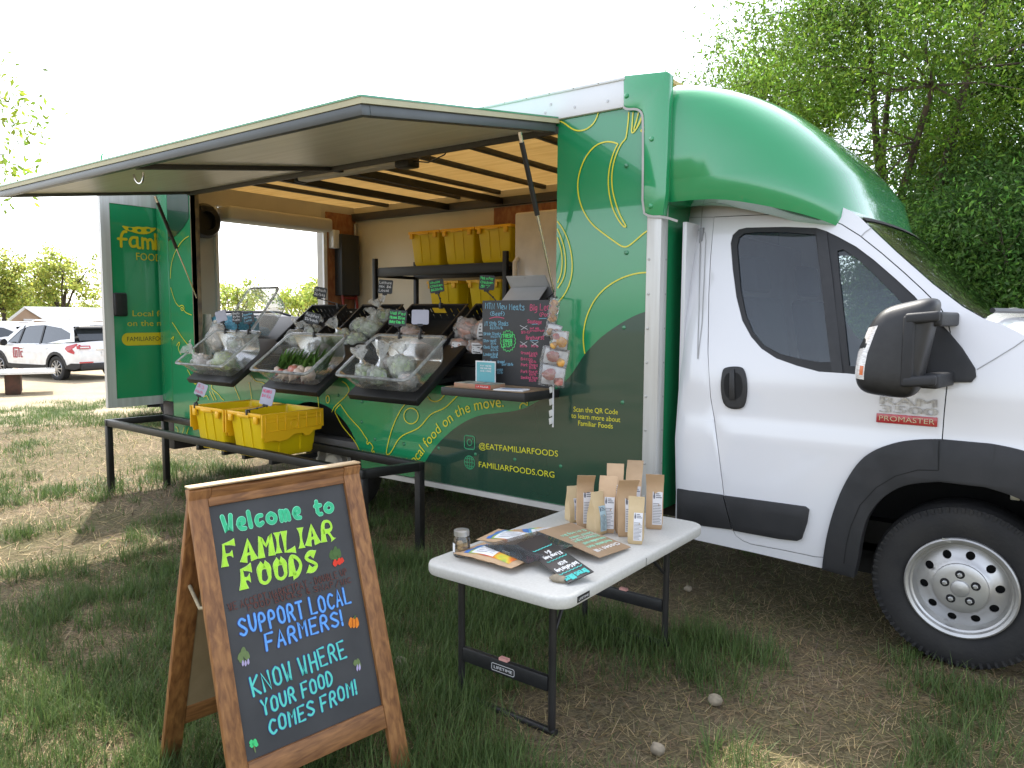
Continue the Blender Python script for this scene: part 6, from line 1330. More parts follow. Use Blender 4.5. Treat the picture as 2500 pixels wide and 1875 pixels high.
my = (FY0 + FY1) / 2; MB().box(FX1 - 0.002, FX1 + 0.0006, my - 0.0015, my + 0.0015, FZ - 0.04, FZ - 0.01).build('fold_seam', m_gap, tp)
pbd = MB().box(FX1 - 0.001, FX1 + 0.0012, FY0 + 0.085, FY0 + 0.165, FZ - 0.036, FZ - 0.014).build('maker_plate', m_blk, tp); t_ = MB(); printed(t_, Plane((FX1 + 0.0013, 0, 0), (0, 1, 0), (0, 0, 1), 0.0004), 'LIFETIME', (FY0 + 0.092, FZ - 0.030), (FY0 + 0.158, FZ - 0.030), cap=0.009); t_.build('plate_lettering', m_paper, pbd)
m_leg = M('dark_leg_tube', (0.02, 0.019, 0.019), 0.4, 0.2, col2=(0.03, 0.028, 0.027), scale=9)
L1, R1, R2 = atz(1096, 1697), atz(1349, 1787), atz(1641, 1550)
lx0, lx1 = -1.935, -1.492; ly0, ly1 = -1.418, -0.46
for y in (ly0, ly1):
    for x in (lx0, lx1): MB().tube([(x, y, 0.0), (x, y, FZ - 0.047)], 0.0145, 12).build('leg', m_leg, ft, smooth=50)
    MB().tube([(lx0 - 0.02, y - 0.001, 0.012), (lx1 + 0.02, y - 0.001, 0.012)], 0.015, 10).build('foot_bar', m_leg, ft, smooth=50)
    br_ = MB().box(lx0 + 0.013, lx1 - 0.013, y - 0.012, y + 0.012, 0.165, 0.225).build('cross_panel', m_blk, ft, bevel=0.006)
    if y == ly0:
        lp = Plane((0, y - 0.0125, 0), (1, 0, 0), (0, 0, 1), 0.0006); xm = (lx0 + lx1) / 2; t_ = MB()
        q = rrect(xm - 0.055, xm + 0.055, 0.178, 0.206, 0.006, 3); draw(t_, lp, ribbon(q + q[:1], 0.002, False)); printed(t_, lp, 'LIFETIME', (xm - 0.046, 0.186), (xm + 0.046, 0.186), cap=0.012); t_.build('panel_lettering', m_paper, br_)
    MB().box((lx0 + lx1) / 2 - 0.02, (lx0 + lx1) / 2 + 0.02, y - 0.014, y + 0.006, 0.2255, 0.236).build('pink_tab', M('pink_tape', (0.65, 0.32, 0.28), 0.6), ft)
    s = 1 if y == ly0 else -1; MB().tube([(lx1 - 0.01, y + s * 0.012, 0.36), (lx1 - 0.05, y + s * 0.22, FZ - 0.05)], 0.008, 8).build('leg_brace', m_leg, ft, smooth=50)
MB().box(FX0 + 0.05, FX1 - 0.05, ly1 - 0.32, ly1 - 0.29, FZ - 0.075, FZ - 0.048).build('under_rail', m_blk, ft)
# ================================================================ on the folding table
m_kraft = M('kraft_paper', (0.50, 0.34, 0.20), 0.75, col2=(0.44, 0.29, 0.165), scale=9, bump=0.25, bscale=28); m_kraft2 = M('kraft_paper_pale', (0.56, 0.43, 0.25), 0.7, col2=(0.5, 0.37, 0.2), scale=9, bump=0.25, bscale=28)
m_lab = M('label_paper', (0.70, 0.69, 0.70), 0.6); m_labb = M('label_blue', (0.40, 0.55, 0.6), 0.6); m_ink = M('label_ink', (0.12, 0.12, 0.14), 0.7)
GCB = 'kraft coffee bags standing on the folding table'
def coffee(px, py, rz, hgt, label, wd=1.0, lean=0.0, pale=False, lside=0.015, curl=0.0, blue=False):
    wd *= 0.74
    p = atz(px, py, FZ); t = thing('coffee_bag', label, 'coffee bag', (p.x, p.y, FZ + 0.001), rz, GCB, False); t.rotation_euler[0] = lean
    prof = [(0, .044, .028), (.012, .049, .032), (.05, .050, .032), (.11, .049, .029), (.155, .050, .020), (.19, .051, .010), (.215, .053, .005), (.25, .054, .0025)]; k = hgt / .25
    def pt(u, v):      # u: -1..1 across, v: height
        w = np.interp(v, [q[0] for q in prof], [q[1] for q in prof]) * wd; d = np.interp(v, [q[0] for q in prof], [q[2] for q in prof]); cu = curl * max(0, v - .17) ** 1.5 * 9
        return w, d, cu
    rows = []
    for v, _, _ in prof:
        w, d, cu = pt(0, v); wv = 0.004 * math.sin(v * 60 + px); ring = []
        for u, s in ((-1, -1), (-.5, -1.08), (0, -1.1), (.5, -1.08), (1, -1), (1.0 - .25 * (v < .17), 0), (1, 1), (.5, 1.06), (0, 1.08), (-.5, 1.06), (-1, 1), (-1 + .25 * (v < .17), 0)): ring.append(V((u * w + wv * (u == 0), s * d + cu + 0.0015 * math.sin(u * 5 + v * 70), v * k)))
        rows.append(ring)
    b = MB().grid([r + r[:1] for r in rows]); b.add(rows[0], [tuple(range(12))]); b.add(rows[-1], [tuple(range(12))]); b.build('bag', m_kraft2 if pale else m_kraft, t, smooth=50, subsurf=0)
    f = lambda a, v, o: V((a * pt(0, v)[0], -pt(0, v)[1] * (1.10 - 0.1 * abs(a)) + pt(0, v)[2] - o, v * k))
    lb = MB().grid([[f(a, v, 0.002) for v in np.linspace(0.022, 0.168, 8)] for a in np.linspace(-.25 + lside, .93, 6)]).build('label', m_labb if blue else m_lab, t, smooth=50)
    ik = MB(); rg = random.Random(px)
    for i in range(13):
        v = 0.03 + i * 0.0072; a1 = rg.uniform(.5, .9); ik.add([f(-.18 + lside, v, 0.003), f(a1, v, 0.003), f(a1, v + .0022, 0.003), f(-.18 + lside, v + .0022, 0.003)], [(0, 1, 2, 3)])
    for i in range(3):
        v = 0.142 + i * 0.008; ik.add([f(.15, v, 0.003), f(.85 - .15 * i, v, 0.003), f(.85 - .15 * i, v + .0035, 0.003), f(.15, v + .0035, 0.003)], [(0, 1, 2, 3)])
    pts = [(-.05 + .11 * math.cos(q), .148 + .011 * math.sin(q)) for q in np.linspace(0, 2 * PI, 12, endpoint=False)]; ik.add([f(a, v, 0.003) for a, v in pts], [tuple(range(12))])
    for i in range(4): a = -.11 + i * .04; ik.add([f(a - .012, .156, 0.003), f(a + .014, .156, 0.003), f(a + .012, .167 - .003 * (i in (0, 3)), 0.003), f(a - .01, .167 - .003 * (i in (0, 3)), 0.003)], [(0, 1, 2, 3)])
    ik.build('label_print', m_ink, lb); return t
coffee(1399, 1272, 0.95, 0.165, 'small kraft coffee bag, furthest left and seen nearly edge on', 0.8, pale=True)
coffee(1427, 1285, 0.62, 0.25, 'tall kraft coffee bag second from the left, below the green wall lettering', curl=-0.4)
coffee(1456, 1302, 1.25, 0.185, 'leaning pale coffee bag with a blue label on its side', 0.85, pale=True, blue=True)
coffee(1481, 1297, 0.42, 0.235, 'kraft coffee bag with a long pinkish label behind the blue-labelled one', curl=0.3)
coffee(1500, 1270, 0.5, 0.255, 'tall kraft coffee bag standing furthest back in the left group', curl=0.3)
coffee(1545, 1262, 0.45, 0.225, 'kraft coffee bag with a curved top at the back of the right pair', curl=1.2)
coffee(1527, 1306, 0.7, 0.255, 'tall kraft coffee bag with a flared top and hand emblem, right group', 1.1, curl=-0.3)
coffee(1552, 1324, 0.38, 0.195, 'smaller yellowish coffee bag standing frontmost in the right group', 0.85, pale=True)
coffee(1597, 1288, 0.42, 0.25, 'tall kraft coffee bag standing alone at the right end', 1.0, curl=-0.2)
# pouches lying down
def rainbow():
    m = bpy.data.materials.new('rainbow_label'); m.use_nodes = True; N = m.node_tree; tc = N.nodes.new('ShaderNodeTexCoord'); nz = N.nodes.new('ShaderNodeTexNoise'); nz.inputs['Scale'].default_value = 9; N.links.new(tc.outputs['Object'], nz.inputs[0])
    r = N.nodes.new('ShaderNodeValToRGB'); e = r.color_ramp.elements; e[0].position = 0.3; e[0].color = (0.55, 0.03, 0.08, 1); e[1].position = 0.7; e[1].color = (0.08, 0.3, 0.6, 1)
    for p, c in ((0.4, (0.7, 0.2, 0.03, 1)), (0.5, (0.6, 0.5, 0.05, 1)), (0.6, (0.1, 0.4, 0.12, 1))): k = e.new(p); k.color = c
    N.links.new(nz.outputs[0], r.inputs[0]); b = N.nodes['Principled BSDF']; N.links.new(r.outputs[0], b.inputs[0]); b.inputs['Roughness'].default_value = 0.35; return m
m_rb = rainbow(); m_lblue = M('label_deep_blue', (0.06, 0.18, 0.5), 0.5)
def pouch(loc, rz, label, tiltx=0.0, z=0.0):
    t = thing('snack_pouch', label, 'snack pouch', loc, rz, 'kraft snack pouches lying on the folding table', False); t.rotation_euler[0] = tiltx
    W_, L_ = 0.185, 0.285; hh = lambda a, b: 0.022 * max(0, 1 - abs(2 * a / W_) ** 3) * max(0, 1 - abs(2 * b / L_ + 0.05) ** 2.2) + 0.002 * math.sin(a * 90) * math.cos(b * 60)
    P = lambda a, b, s: V((a * (1 - 0.10 * (1 - abs(2 * b / L_))), b, 0.026 + s * hh(a, b) + 0.0)); G = [[P(a, b, 1) for b in np.linspace(-L_ / 2, L_ / 2, 15)] for a in np.linspace(-W_ / 2, W_ / 2, 11)]; G2 = [[P(a, b, -1) for b in np.linspace(-L_ / 2, L_ / 2, 15)] for a in np.linspace(-W_ / 2, W_ / 2, 11)]
    b_ = MB().grid(G).grid(G2).build('pouch', m_kraft, t, smooth=60)
    def lab(name, a0, a1, b0, b1, m, o=0.0012, par=b_): return MB().grid([[P(a, b, 1) + V((0, 0, o)) for b in np.linspace(b0, b1, 10)] for a in np.linspace(a0, a1, 8)]).build(name, m, par, smooth=60)
    lab('rainbow_label', -0.072, 0.072, -0.115, 0.085, m_rb); lab('white_panel', -0.068, 0.03, -0.03, 0.075, m_paper, 0.002); lab('blue_band', -0.072, 0.072, 0.086, 0.108, m_lblue)
    tx = MB()
    for i, s in enumerate(('Brew', 'Bites')):
        vs, fs, wd = text(s); k = 0.026 / CAP; tx.add([P(0.04 - y * k - i * 0.032, -0.10 + x * k, 1) + V((0, 0, 0.003)) for x, y in vs], fs)
    tx.build('lettering', m_paper, b_); ln2 = MB()
    for i in range(6): ln2.add([P(0.02 - i * 0.014, b, 1) + V((0, 0, 0.003)) for b in (-0.02, 0.02, 0.06)] + [P(0.0175 - i * 0.014, b, 1) + V((0, 0, 0.003)) for b in (0.06, 0.02, -0.02)], [(0, 1, 4, 5), (1, 2, 3, 4)])
    ln2.build('small_print', m_ink, b_); return t
pa, pb_, pc, pd = atz(1117, 1371, FZ), atz(1172, 1336, FZ), atz(1308, 1375, FZ), atz(1259, 1404, FZ); ctr = (pa + pb_ + pc + pd) / 4; ax_ = ((pa + pb_) - (pc + pd)) / 2; rzp = math.atan2(ax_.y, ax_.x) - PI / 2
pouch((ctr.x, ctr.y, FZ), rzp, 'rainbow-labelled snack pouch lying nearest the table corner')
p2 = atz(1260, 1345, FZ); pouch((p2.x - 0.04, p2.y + 0.06, FZ + 0.001), rzp + 0.15, 'rainbow-labelled snack pouch half under the dark placard')
p3 = atz(1375, 1335, FZ); pouch((p3.x - 0.09, p3.y + 0.03, FZ + 0.001), rzp + 0.75, 'kraft snack pouch under the brown lettered placard')
def placard(c, m, name, label, lines, th=0.004):
    """c: four corners (far left, far right, near right, near left)"""
    a, b, cc_, d = c; u = ((b - a) + (cc_ - d)) / 2; v = ((a - d) + (b - cc_)) / 2; o = (a + b + cc_ + d) / 4; u = u; v = v - u * (v.dot(u) / u.length_squared); n = u.cross(v).normalized(); t = thing('placard', label, 'placard', o, group=None)
    o_ = o - u / 2 - v / 2; brd = MB().obox(o_ - n * th, u, v, n * th).build('board', m, t, bevel=0.001); un, vn = u.normalized(), v.normalized()
    pl = Plane(o_ + u + v, -vn, -un, 0.001) if False else Plane(o_ + u + v, -un, -vn, 0.001); W_, H_ = u.length, v.length; bk = {}
    for s, x0, x1, y, ht, cl, w in lines:
        mb = bk.setdefault(cl, MB())
        if s == '~': draw(mb, pl, ribbon(chaikin([(x0 + (x1 - x0) * i / 12, y + (0.004 if i % 2 else -0.004)) for i in range(13)], 2), w))
        elif s == '_': draw(mb, pl, ribbon([(x0, y), (x1, y)], w))
        else: hand(mb, pl, s, (x0, y), (x1, y), (x0, y + ht), w, jit=0.3)
    for cl, mb in bk.items(): mb.build(cl + '_lettering', M(cl + '_chalk', CHK.get(cl, (0.1, 0.6, 0.55)), 0.8), brd)
    return W_, H_
CHK['aqua'] = (0.08, 0.55, 0.5); CHK['palemint'] = (0.3, 0.62, 0.45); CHK['milk'] = (0.72, 0.72, 0.7)
c_ = [atz(1308, 1309, FZ + 0.075), atz(1464, 1389, FZ + 0.045), atz(1400, 1417, FZ + 0.012), atz(1248, 1333, FZ + 0.06)]
# long side of the dark placard runs away-left to near-right: text reads from the seller's side
c4 = [c_[0], c_[1], c_[2], c_[3]]
Wd = (c4[1] - c4[0]).length; Hd = (c4[0] - c4[3]).length
placard([c4[3], c4[0], c4[1], c4[2]], M('dark_placard', (0.02, 0.019, 0.02), 0.45, col2=(0.035, 0.03, 0.03), scale=6), 'placard', 'dark placard with white and aqua writing propped on the snack pouches',
        [('Brews Bites', Hd * .12, Hd * .85, -Wd * .16 * -1 if False else Wd * .84, Wd * .08, 'aqua', 0.006), ('~', Hd * .08, Hd * .85, Wd * .78, 0, 'aqua', 0.004), ('Iced Coffee bag', Hd * .1, Hd * .8, Wd * .68, Wd * .06, 'milk', 0.004), ('$4.50', Hd * .3, Hd * .55, Wd * .59, Wd * .055, 'milk', 0.004), ('~', Hd * .08, Hd * .75, Wd * .52, 0, 'aqua', 0.004), ('8 Loop bag', Hd * .12, Hd * .7, Wd * .42, Wd * .06, 'milk', 0.004), ('$4', Hd * .35, Hd * .5, Wd * .33, Wd * .055, 'milk', 0.004), ('~', Hd * .1, Hd * .75, Wd * .26, 0, 'aqua', 0.004)])
c_ = [atz(1323, 1293, FZ + 0.07), atz(1401, 1274, FZ + 0.06), atz(1534, 1336, FZ + 0.012), atz(1456, 1364, FZ + 0.03)]
Wd = (c_[2] - c_[1]).length; Hd = (c_[1] - c_[0]).length
placard(c_, M('kraft_placard', (0.33, 0.22, 0.13), 0.6, col2=(0.28, 0.19, 0.11), scale=10), 'placard', 'brown placard with pale green writing leaning on the pouches',
        [('Closed Mill', Hd * .1, Hd * .9, Wd * .84, Wd * .07, 'milk', 0.005)] + [(s, Hd * .1, Hd * (.9 - .08 * (i % 2)), Wd * (.72 - i * .11), Wd * .055, 'palemint', 0.0042) for i, s in enumerate(('Guatemala dark', 'Peru medium roast', 'Ethiopia light', 'Decaf blend', '12 oz bag $14'))] + [('_', Hd * .06, Hd * .92, Wd * .47, 0, 'milk', 0.002)])
m_acr = glassy('acrylic_sheet', (0.85, 0.88, 0.9), 0.4, 0.03, (0.7, 0.72, 0.74), 0.12, gl=1.4)
ac = thing('acrylic_sheet', 'clear acrylic sign sheet lying under the dark placard', 'acrylic sheet', atz(1300, 1335, FZ))
q = [atz(1180, 1330, FZ + 0.058), atz(1310, 1296, FZ + 0.082), atz(1400, 1330, FZ + 0.058), atz(1290, 1375, FZ + 0.042)]; n_ = (q[1] - q[0]).cross(q[3] - q[0]).normalized() * 0.003
MB().add(q + [p + n_ for p in q], [(0, 1, 2, 3), (4, 5, 6, 7), (0, 1, 5, 4), (1, 2, 6, 5), (2, 3, 7, 6), (3, 0, 4, 7)]).build('sheet', m_acr, ac)
jp = atz(1127, 1357, FZ); jr = thing('glass_jar', 'small glass jar of tan pieces with a silver lid at the table corner', 'jar', (jp.x, jp.y, FZ + 0.001), world=False)
MB().lathe([(0.0001, 0), (0.03, 0.0), (0.034, 0.006), (0.034, 0.068), (0.027, 0.082), (0.027, 0.088)], n=24).build('glass', glassy('jar_glass', (0.92, 0.95, 0.94), 0.4, 0.02, (0.7, 0.72, 0.7), 0.06, gl=1.5), jr, smooth=40)
MB().lathe([(0.0305, 0.083), (0.0305, 0.103), (0.027, 0.105), (0.0001, 0.105)], n=28).build('lid', m_galv, jr, smooth=40)
g = MB(); rg = random.Random(4)
for i in range(26): g.ellipsoid((rg.uniform(-.016, .016), rg.uniform(-.016, .016), 0.012 + i * 0.0016), (0.010, 0.008, 0.007), 8, 6, 0.2, i)
g.build('contents', M('tan_pieces', (0.5, 0.34, 0.16), 0.7, col2=(0.4, 0.24, 0.1), scale=40), jr, smooth=60); MB().add([V((0.0345 * math.cos(a), 0.0345 * math.sin(a), z)) for a in np.linspace(-2.6, -1.7, 6) for z in (0.02, 0.055)], [(2 * i, 2 * i + 2, 2 * i + 3, 2 * i + 1) for i in range(5)]).build('label', m_paper, jr, smooth=60)
m_stone = M('river_stone', (0.30, 0.25, 0.18), 0.8, col2=(0.2, 0.17, 0.12), scale=30, detail=6, bump=0.3, bscale=60)
def stone(p, r, label, seed, group=None):
    t = thing('stone', label, 'stone', p, world=False, group=group); vs, fs = lumpy((0, 0, r[2] * 0.8), r, seed, 0.06); MB().add(vs, fs).build('stone', m_stone, t, smooth=70); return t
def stone1(p, r, label, seed):
    vs, fs = lumpy((p[0], p[1], p[2] + r[2] * 0.75), r, seed, 0.07); o = MB().add(vs, fs).build('stone', m_stone, None, smooth=70); tag(o, label, 'stone'); return o
q = atz(1362, 1420, FZ); stone1((q.x, q.y, FZ), (0.034, 0.02, 0.015), 'oval tan stone holding down the table corner', 3)
for px, py, r, lbx in ((977, 1632, 0.033, 'round stone in the grass right of the sandwich board leg'), (1745, 1724, 0.03, 'round tan stone in the grass at the bottom, right of the table'), (1680, 1446, 0.022, 'pale stone under the truck, right of the table legs'), (1605, 1845, 0.028, 'stone at the bottom edge beside the sunlit grass')):
    q = atz(px, py); stone1((q.x, q.y, 0.008), (r, r * 0.85, r * 0.8), lbx, px)
# ================================================================ background: cars, trailer, barn
m_car = M('car_white', (0.75, 0.76, 0.77), 0.25, coat=0.9); m_carb = M('car_dark_blue', (0.012, 0.016, 0.03), 0.6, spec=0.2); m_cg = M('car_window', (0.02, 0.026, 0.032), 0.06, coat=0.6); m_tail = M('tail_lamp', (0.45, 0.01, 0.02), 0.2, coat=0.8); m_alloy = M('alloy', (0.42, 0.42, 0.43), 0.3, 0.8)
def suv(loc, rz, paint, label, logo=False):
    """nose along +x in its own frame, 4.6 m long"""
    t = thing('suv', label, 'suv', loc, rz, world=False); L0, L1, HW = -2.3, 2.3, 0.92
    low = [(L0 + .02, .46), (L0, .75), (L0 + .06, 1.02), (L0 + .10, 1.10)]; belt = [(-2.18, 1.12), (-1.0, 1.04), (0.0, 1.0), (0.95, 1.0), (1.5, .98), (2.05, .86), (2.26, .7), (2.3, .45)]
    prof = low + belt[1:-1] + [(2.3, .45)] + [(1.9, .30)] + [(1.42 + .40 * math.cos(a), .36 + .40 * math.sin(a)) for a in np.linspace(0.0, PI, 12)] + [(-.9, .30)] + [(-1.35 + .40 * math.cos(a), .36 + .40 * math.sin(a)) for a in np.linspace(0.0, PI, 12)] + [(-2.1, .34)]
    yy = lambda x, z: HW - 0.10 * max(0, (abs(x) - 1.7) / .6) ** 2 - 0.05 * abs(z - .72) ** 2 * 4 - 0.17 * max(0, z - 1.02)
    b = MB(); b.sheet(prof, lambda a, c: V((a, -yy(a, c), c)), (), 0.15).sheet(prof, lambda a, c: V((a, yy(a, c), c)), (), 0.15)
    edge = prof[:len(low) + len(belt) - 1]; b.grid([[V((x, -yy(x, z) + 2 * yy(x, z) * s, z + 0.04 * math.sin(PI * s) * (z > .9))) for s in np.linspace(0, 1, 9)] for x, z in edge])
    roof = [(-2.12, 1.13), (-2.02, 1.35), (-1.9, 1.56), (-1.5, 1.63), (-.6, 1.68), (.2, 1.64), (.55, 1.52), (1.0, 1.25), (1.35, 1.0)]; hw = lambda z: 0.88 - 0.30 * max(0, z - 1.0)
    b.grid([[V((x, -hw(z) + 2 * hw(z) * s, z + .03 * math.sin(PI * s))) for s in np.linspace(0, 1, 9)] for x, z in roof[2:7]])
    for s in (-1, 1):
        b.sheet([(x, z) for x, z in roof] + [(0, 1.0)], lambda a, c: V((a, s * hw(c), c)), [[(-1.9, 1.2), (-1.5, 1.17), (-.9, 1.06), (.5, 1.03), (1.02, 1.05), (.5, 1.44), (.1, 1.55), (-.6, 1.58), (-1.4, 1.50), (-1.85, 1.36)]])
        b.tube([V((x, s * .62, z)) for x, z in ((-1.6, 1.66), (-1.4, 1.71), (0, 1.72), (.2, 1.66))], .02, 6)
    body = b.build('body', paint, t, smooth=38)
    for s in (-1, 1):
        MB().sheet([(-1.9, 1.2), (-1.5, 1.17), (-.9, 1.06), (.5, 1.03), (1.02, 1.05), (.5, 1.44), (.1, 1.55), (-.6, 1.58), (-1.4, 1.50), (-1.85, 1.36)], lambda a, c: V((a, s * (hw(c) - .012), c))).build('side_window', m_cg, t)
        for x in (.42, -.62): MB().obox((x, s * (hw(1.05) - .002), 1.04), (.07, 0, 0), (0, .01 * s, 0), (-.12 if x > 0 else -.02, -s * .155, .52)).build('pillar', m_blk, t)
        MB().lathe([(.0001, -.05), (.10, -.05), (.1, .05), (.0001, .05)], (.95, s * 1.02, 1.06), (1, 0, 0), 10).build('door_mirror', m_blk, t, smooth=40)
        MB().sheet([(L0 + .02, .40), (-2.1, .34), (-1.75, .36)] + [(-1.35 + .40 * math.cos(a), .36 + .40 * math.sin(a)) for a in np.linspace(PI, 0, 10)] + [(-.9, .30), (.98, .30)] + [(1.42 + .40 * math.cos(a), .36 + .40 * math.sin(a)) for a in np.linspace(PI, 0, 10)] + [(1.9, .32), (2.2, .42), (1.92, .52)] + [(1.42 + .48 * math.cos(a), .36 + .48 * math.sin(a)) for a in np.linspace(.3, PI - .2, 10)] + [(.8, .44), (-.75, .44)] + [(-1.35 + .48 * math.cos(a), .36 + .48 * math.sin(a)) for a in np.linspace(.2, PI - .2, 10)] + [(-2.0, .52), (L0 - .0, .52)], lambda a, c: V((a, s * (yy(a, c) + .012), c)), (), 0, thick=lambda a, c: V((a, s * (yy(a, c) - .03), c))).build('arch_cladding', m_clad, t)
        for x in (-1.35, 1.42):
            w = MB().lathe(tyre_profile(.36, .235, .22), (x, s * .80, .36), (0, 1, 0), 28).build('wheel', m_rub, t, smooth=40); r = MB()
            for k in range(10): a = 2 * PI * k / 10; r.bar((x, s * .905, .36), (x + .225 * math.cos(a), s * .895, .36 + .225 * math.sin(a)), .03, .02, up=(0, 1, 0))
            r.lathe([(.235, 0), (.225, .015), (.21, 0)], (x, s * .89, .36), (0, s, 0), 28).build('rim', m_alloy, w)
            MB().lathe([(.21, 0), (.0001, 0)], (x, s * .86, .36), (0, s, 0), 20).build('brake_plate', m_gap, w)
        MB().sheet([(-2.34, 1.02), (-2.18, 1.08), (-1.85, 1.0), (-1.78, .93), (-1.9, .84), (-2.12, .78), (-2.14, .84), (-2.05, .93)], lambda a, c: V((max(a, -2.27), s * (yy(a, c) + .010), c)), (), 0, thick=lambda a, c: V((max(a, -2.27), s * (yy(a, c) - .04), c))).build('tail_light', m_tail, t)
        tl = MB().obox((-2.315, s * .88, .93), (.05, 0, 0), (0, -s * .38, 0), (.02, 0, .09)).build('tail_light', m_tail, t); MB().box(-2.322, -2.316, min(s * .55, s * .82), max(s * .55, s * .82), .955, .99).build('reverse_lamp', m_paper, tl)
        MB().obox((2.14, s * .88, .74), (.10, -s * .1, 0), (-.02, -s * .34, 0), (-.06, 0, .12)).build('headlight', m_alug, t)
        MB().box(-2.335, -2.30, min(s * .45, s * .85), max(s * .45, s * .85), .53, .565).build('reflector', m_tail, t)
        for x in (.1, -1.0): MB().box(x, x + .2, s * .935 - .012, s * .935 + .012, .90, .93).build('door_handle', paint, t, bevel=.008)
    MB().grid([[V((x - .02, -.72 + 1.44 * s, z)) for s in np.linspace(0, 1, 5)] for x, z in ((-2.15, 1.16), (-2.06, 1.32), (-1.96, 1.50))]).build('rear_window', m_cg, t); MB().obox((-2.02, -.70, 1.50), (-.16, 0, .0), (0, 1.40, 0), (.06, 0, .06)).build('roof_spoiler', m_blk, t, bevel=.01)
    MB().grid([[V((x + .015, -.70 + 1.40 * s, z + .02)) for s in np.linspace(0, 1, 7)] for x, z in ((.60, 1.50), (1.0, 1.26), (1.33, 1.02))]).build('windscreen', m_cg, t)
    MB().box(-2.36, -2.25, -.80, .80, .34, .52).build('rear_bumper', m_clad, t, bevel=.03); MB().box(2.2, 2.33, -.78, .78, .34, .6).build('front_bumper', m_clad, t, bevel=.03)
    MB().box(-2.322, -2.315, -.17, .17, .72, .86).build('number_plate', m_paper, t); MB().box(-2.335, -2.318, -.35, .35, .88, .905).build('tailgate_handle', m_chrome, t); MB().box(-1.9, 1.9, -.75, .75, .28, .5).build('underbody', m_gap, t)
    if logo:
        lp = Plane((0, yy(.5, .75) + .004, 0), (-1, 0, 0), (0, 0, 1), .004); d = MB(); x0 = -.62
        for q, w in (([(x0, .91), (x0, .63), (x0 + .17, .63), (x0 + .17, .84)], .05), ([(x0 + .085, .84), (x0 + .085, .64)], .045), ([(x0, .90), (x0 + .42, .90)], .05), ([(x0 + .27, .88), (x0 + .27, .63)], .05), ([(x0 + .44, .80), (x0 + .36, .80), (x0 + .36, .65), (x0 + .44, .65)], .05)): draw(d, lp, ribbon(q, w, False), .0005 * q[0][1])
        d.build('door_logo', M('logo_red', (0.34, 0.015, 0.03), 0.5), t); d = MB(); draw(d, lp, ribbon([(x0, .55), (x0 + .42, .55)], .025, False)); d.build('logo_underline', m_alug, t)
    return t
suv((-24.7, 6.28, -0.36), PI + 0.18, m_car, 'white suv with red door logo parked on the dirt lot', True)
suv((-34.2, 7.6, -0.5), PI + 0.5, m_car, 'white car mostly hidden beyond the bonnet of the parked suv')
suv((-10.6, 4.0, -0.12), 0.93, m_carb, 'dark blue car seen through the open back of the truck')
tr = thing('flat_trailer', 'white flat trailer deck on the dirt lot in front of the parked suv', 'trailer', (-20.2, 3.1, -0.34), 1.19, world=False)
MB().box(-1.6, 1.2, -0.6, 0.6, 0.49, 0.56).build('deck', m_car, tr, bevel=0.01)
for x in (-1.0, 0.35): MB().box(x - .16, x + .16, -0.4, 0.4, 0.0, 0.485).build('support', M('rusty_brown', (0.1, 0.04, 0.025), 0.8, col2=(0.05, 0.03, 0.02), scale=6), tr, bevel=0.05)
# barn
def dirp(px, py, k): r = ray(px, py); return EYE + r * (k / math.hypot(r.x, r.y))
ap, eL, eR = dirp(66, 751, 98), dirp(28, 781, 97), dirp(113, 781, 99); ln_ = dirp(330, 764, 112) - ap; ln_.z = 0; eR.z = eL.z; g0 = -3.0
bn = thing('barn', 'tan metal barn with a bright white roof beyond the dirt lot', 'barn', (ap.x, ap.y, g0))
bw = MB(); gz0 = lambda p: V((p.x, p.y, g0)); wall_pts = [gz0(eL), gz0(eR), eR, ap, eL]
bw.add(wall_pts + [p + ln_ for p in wall_pts], [(0, 1, 2, 3, 4), (5, 6, 7, 8, 9), (0, 1, 6, 5), (1, 2, 7, 6), (4, 0, 5, 9)]).build('wall', M('tan_metal_siding', (0.36, 0.24, 0.15), 0.6, col2=(0.32, 0.21, 0.13), scale=3, stretch=(1, 1, 0.05)), bn)
up = V((0, 0, 0.12)); ov = ln_.normalized() * 0.4; rf = MB()
for e in (eL, eR):
    d = (e - ap) * 0.05; rf.add([ap - ov, e + d - ov, e + d + ln_ + ov, ap + ln_ + ov, ap - ov + up, e + d - ov + up, e + d + ln_ + ov + up, ap + ln_ + ov + up], [(0, 1, 2, 3), (4, 5, 6, 7), (0, 1, 5, 4), (1, 2, 6, 5), (2, 3, 7, 6), (3, 0, 4, 7)])
rf.build('roof', M('white_roof_metal', (0.8, 0.8, 0.78), 0.4), bn)
MB().box(ap.x - 0.0, ap.x + 0.35, ap.y - 0.5, ap.y + 0.5, eL.z - 0.1, eL.z + 0.1).build('gable_lamp', m_paper, bn)
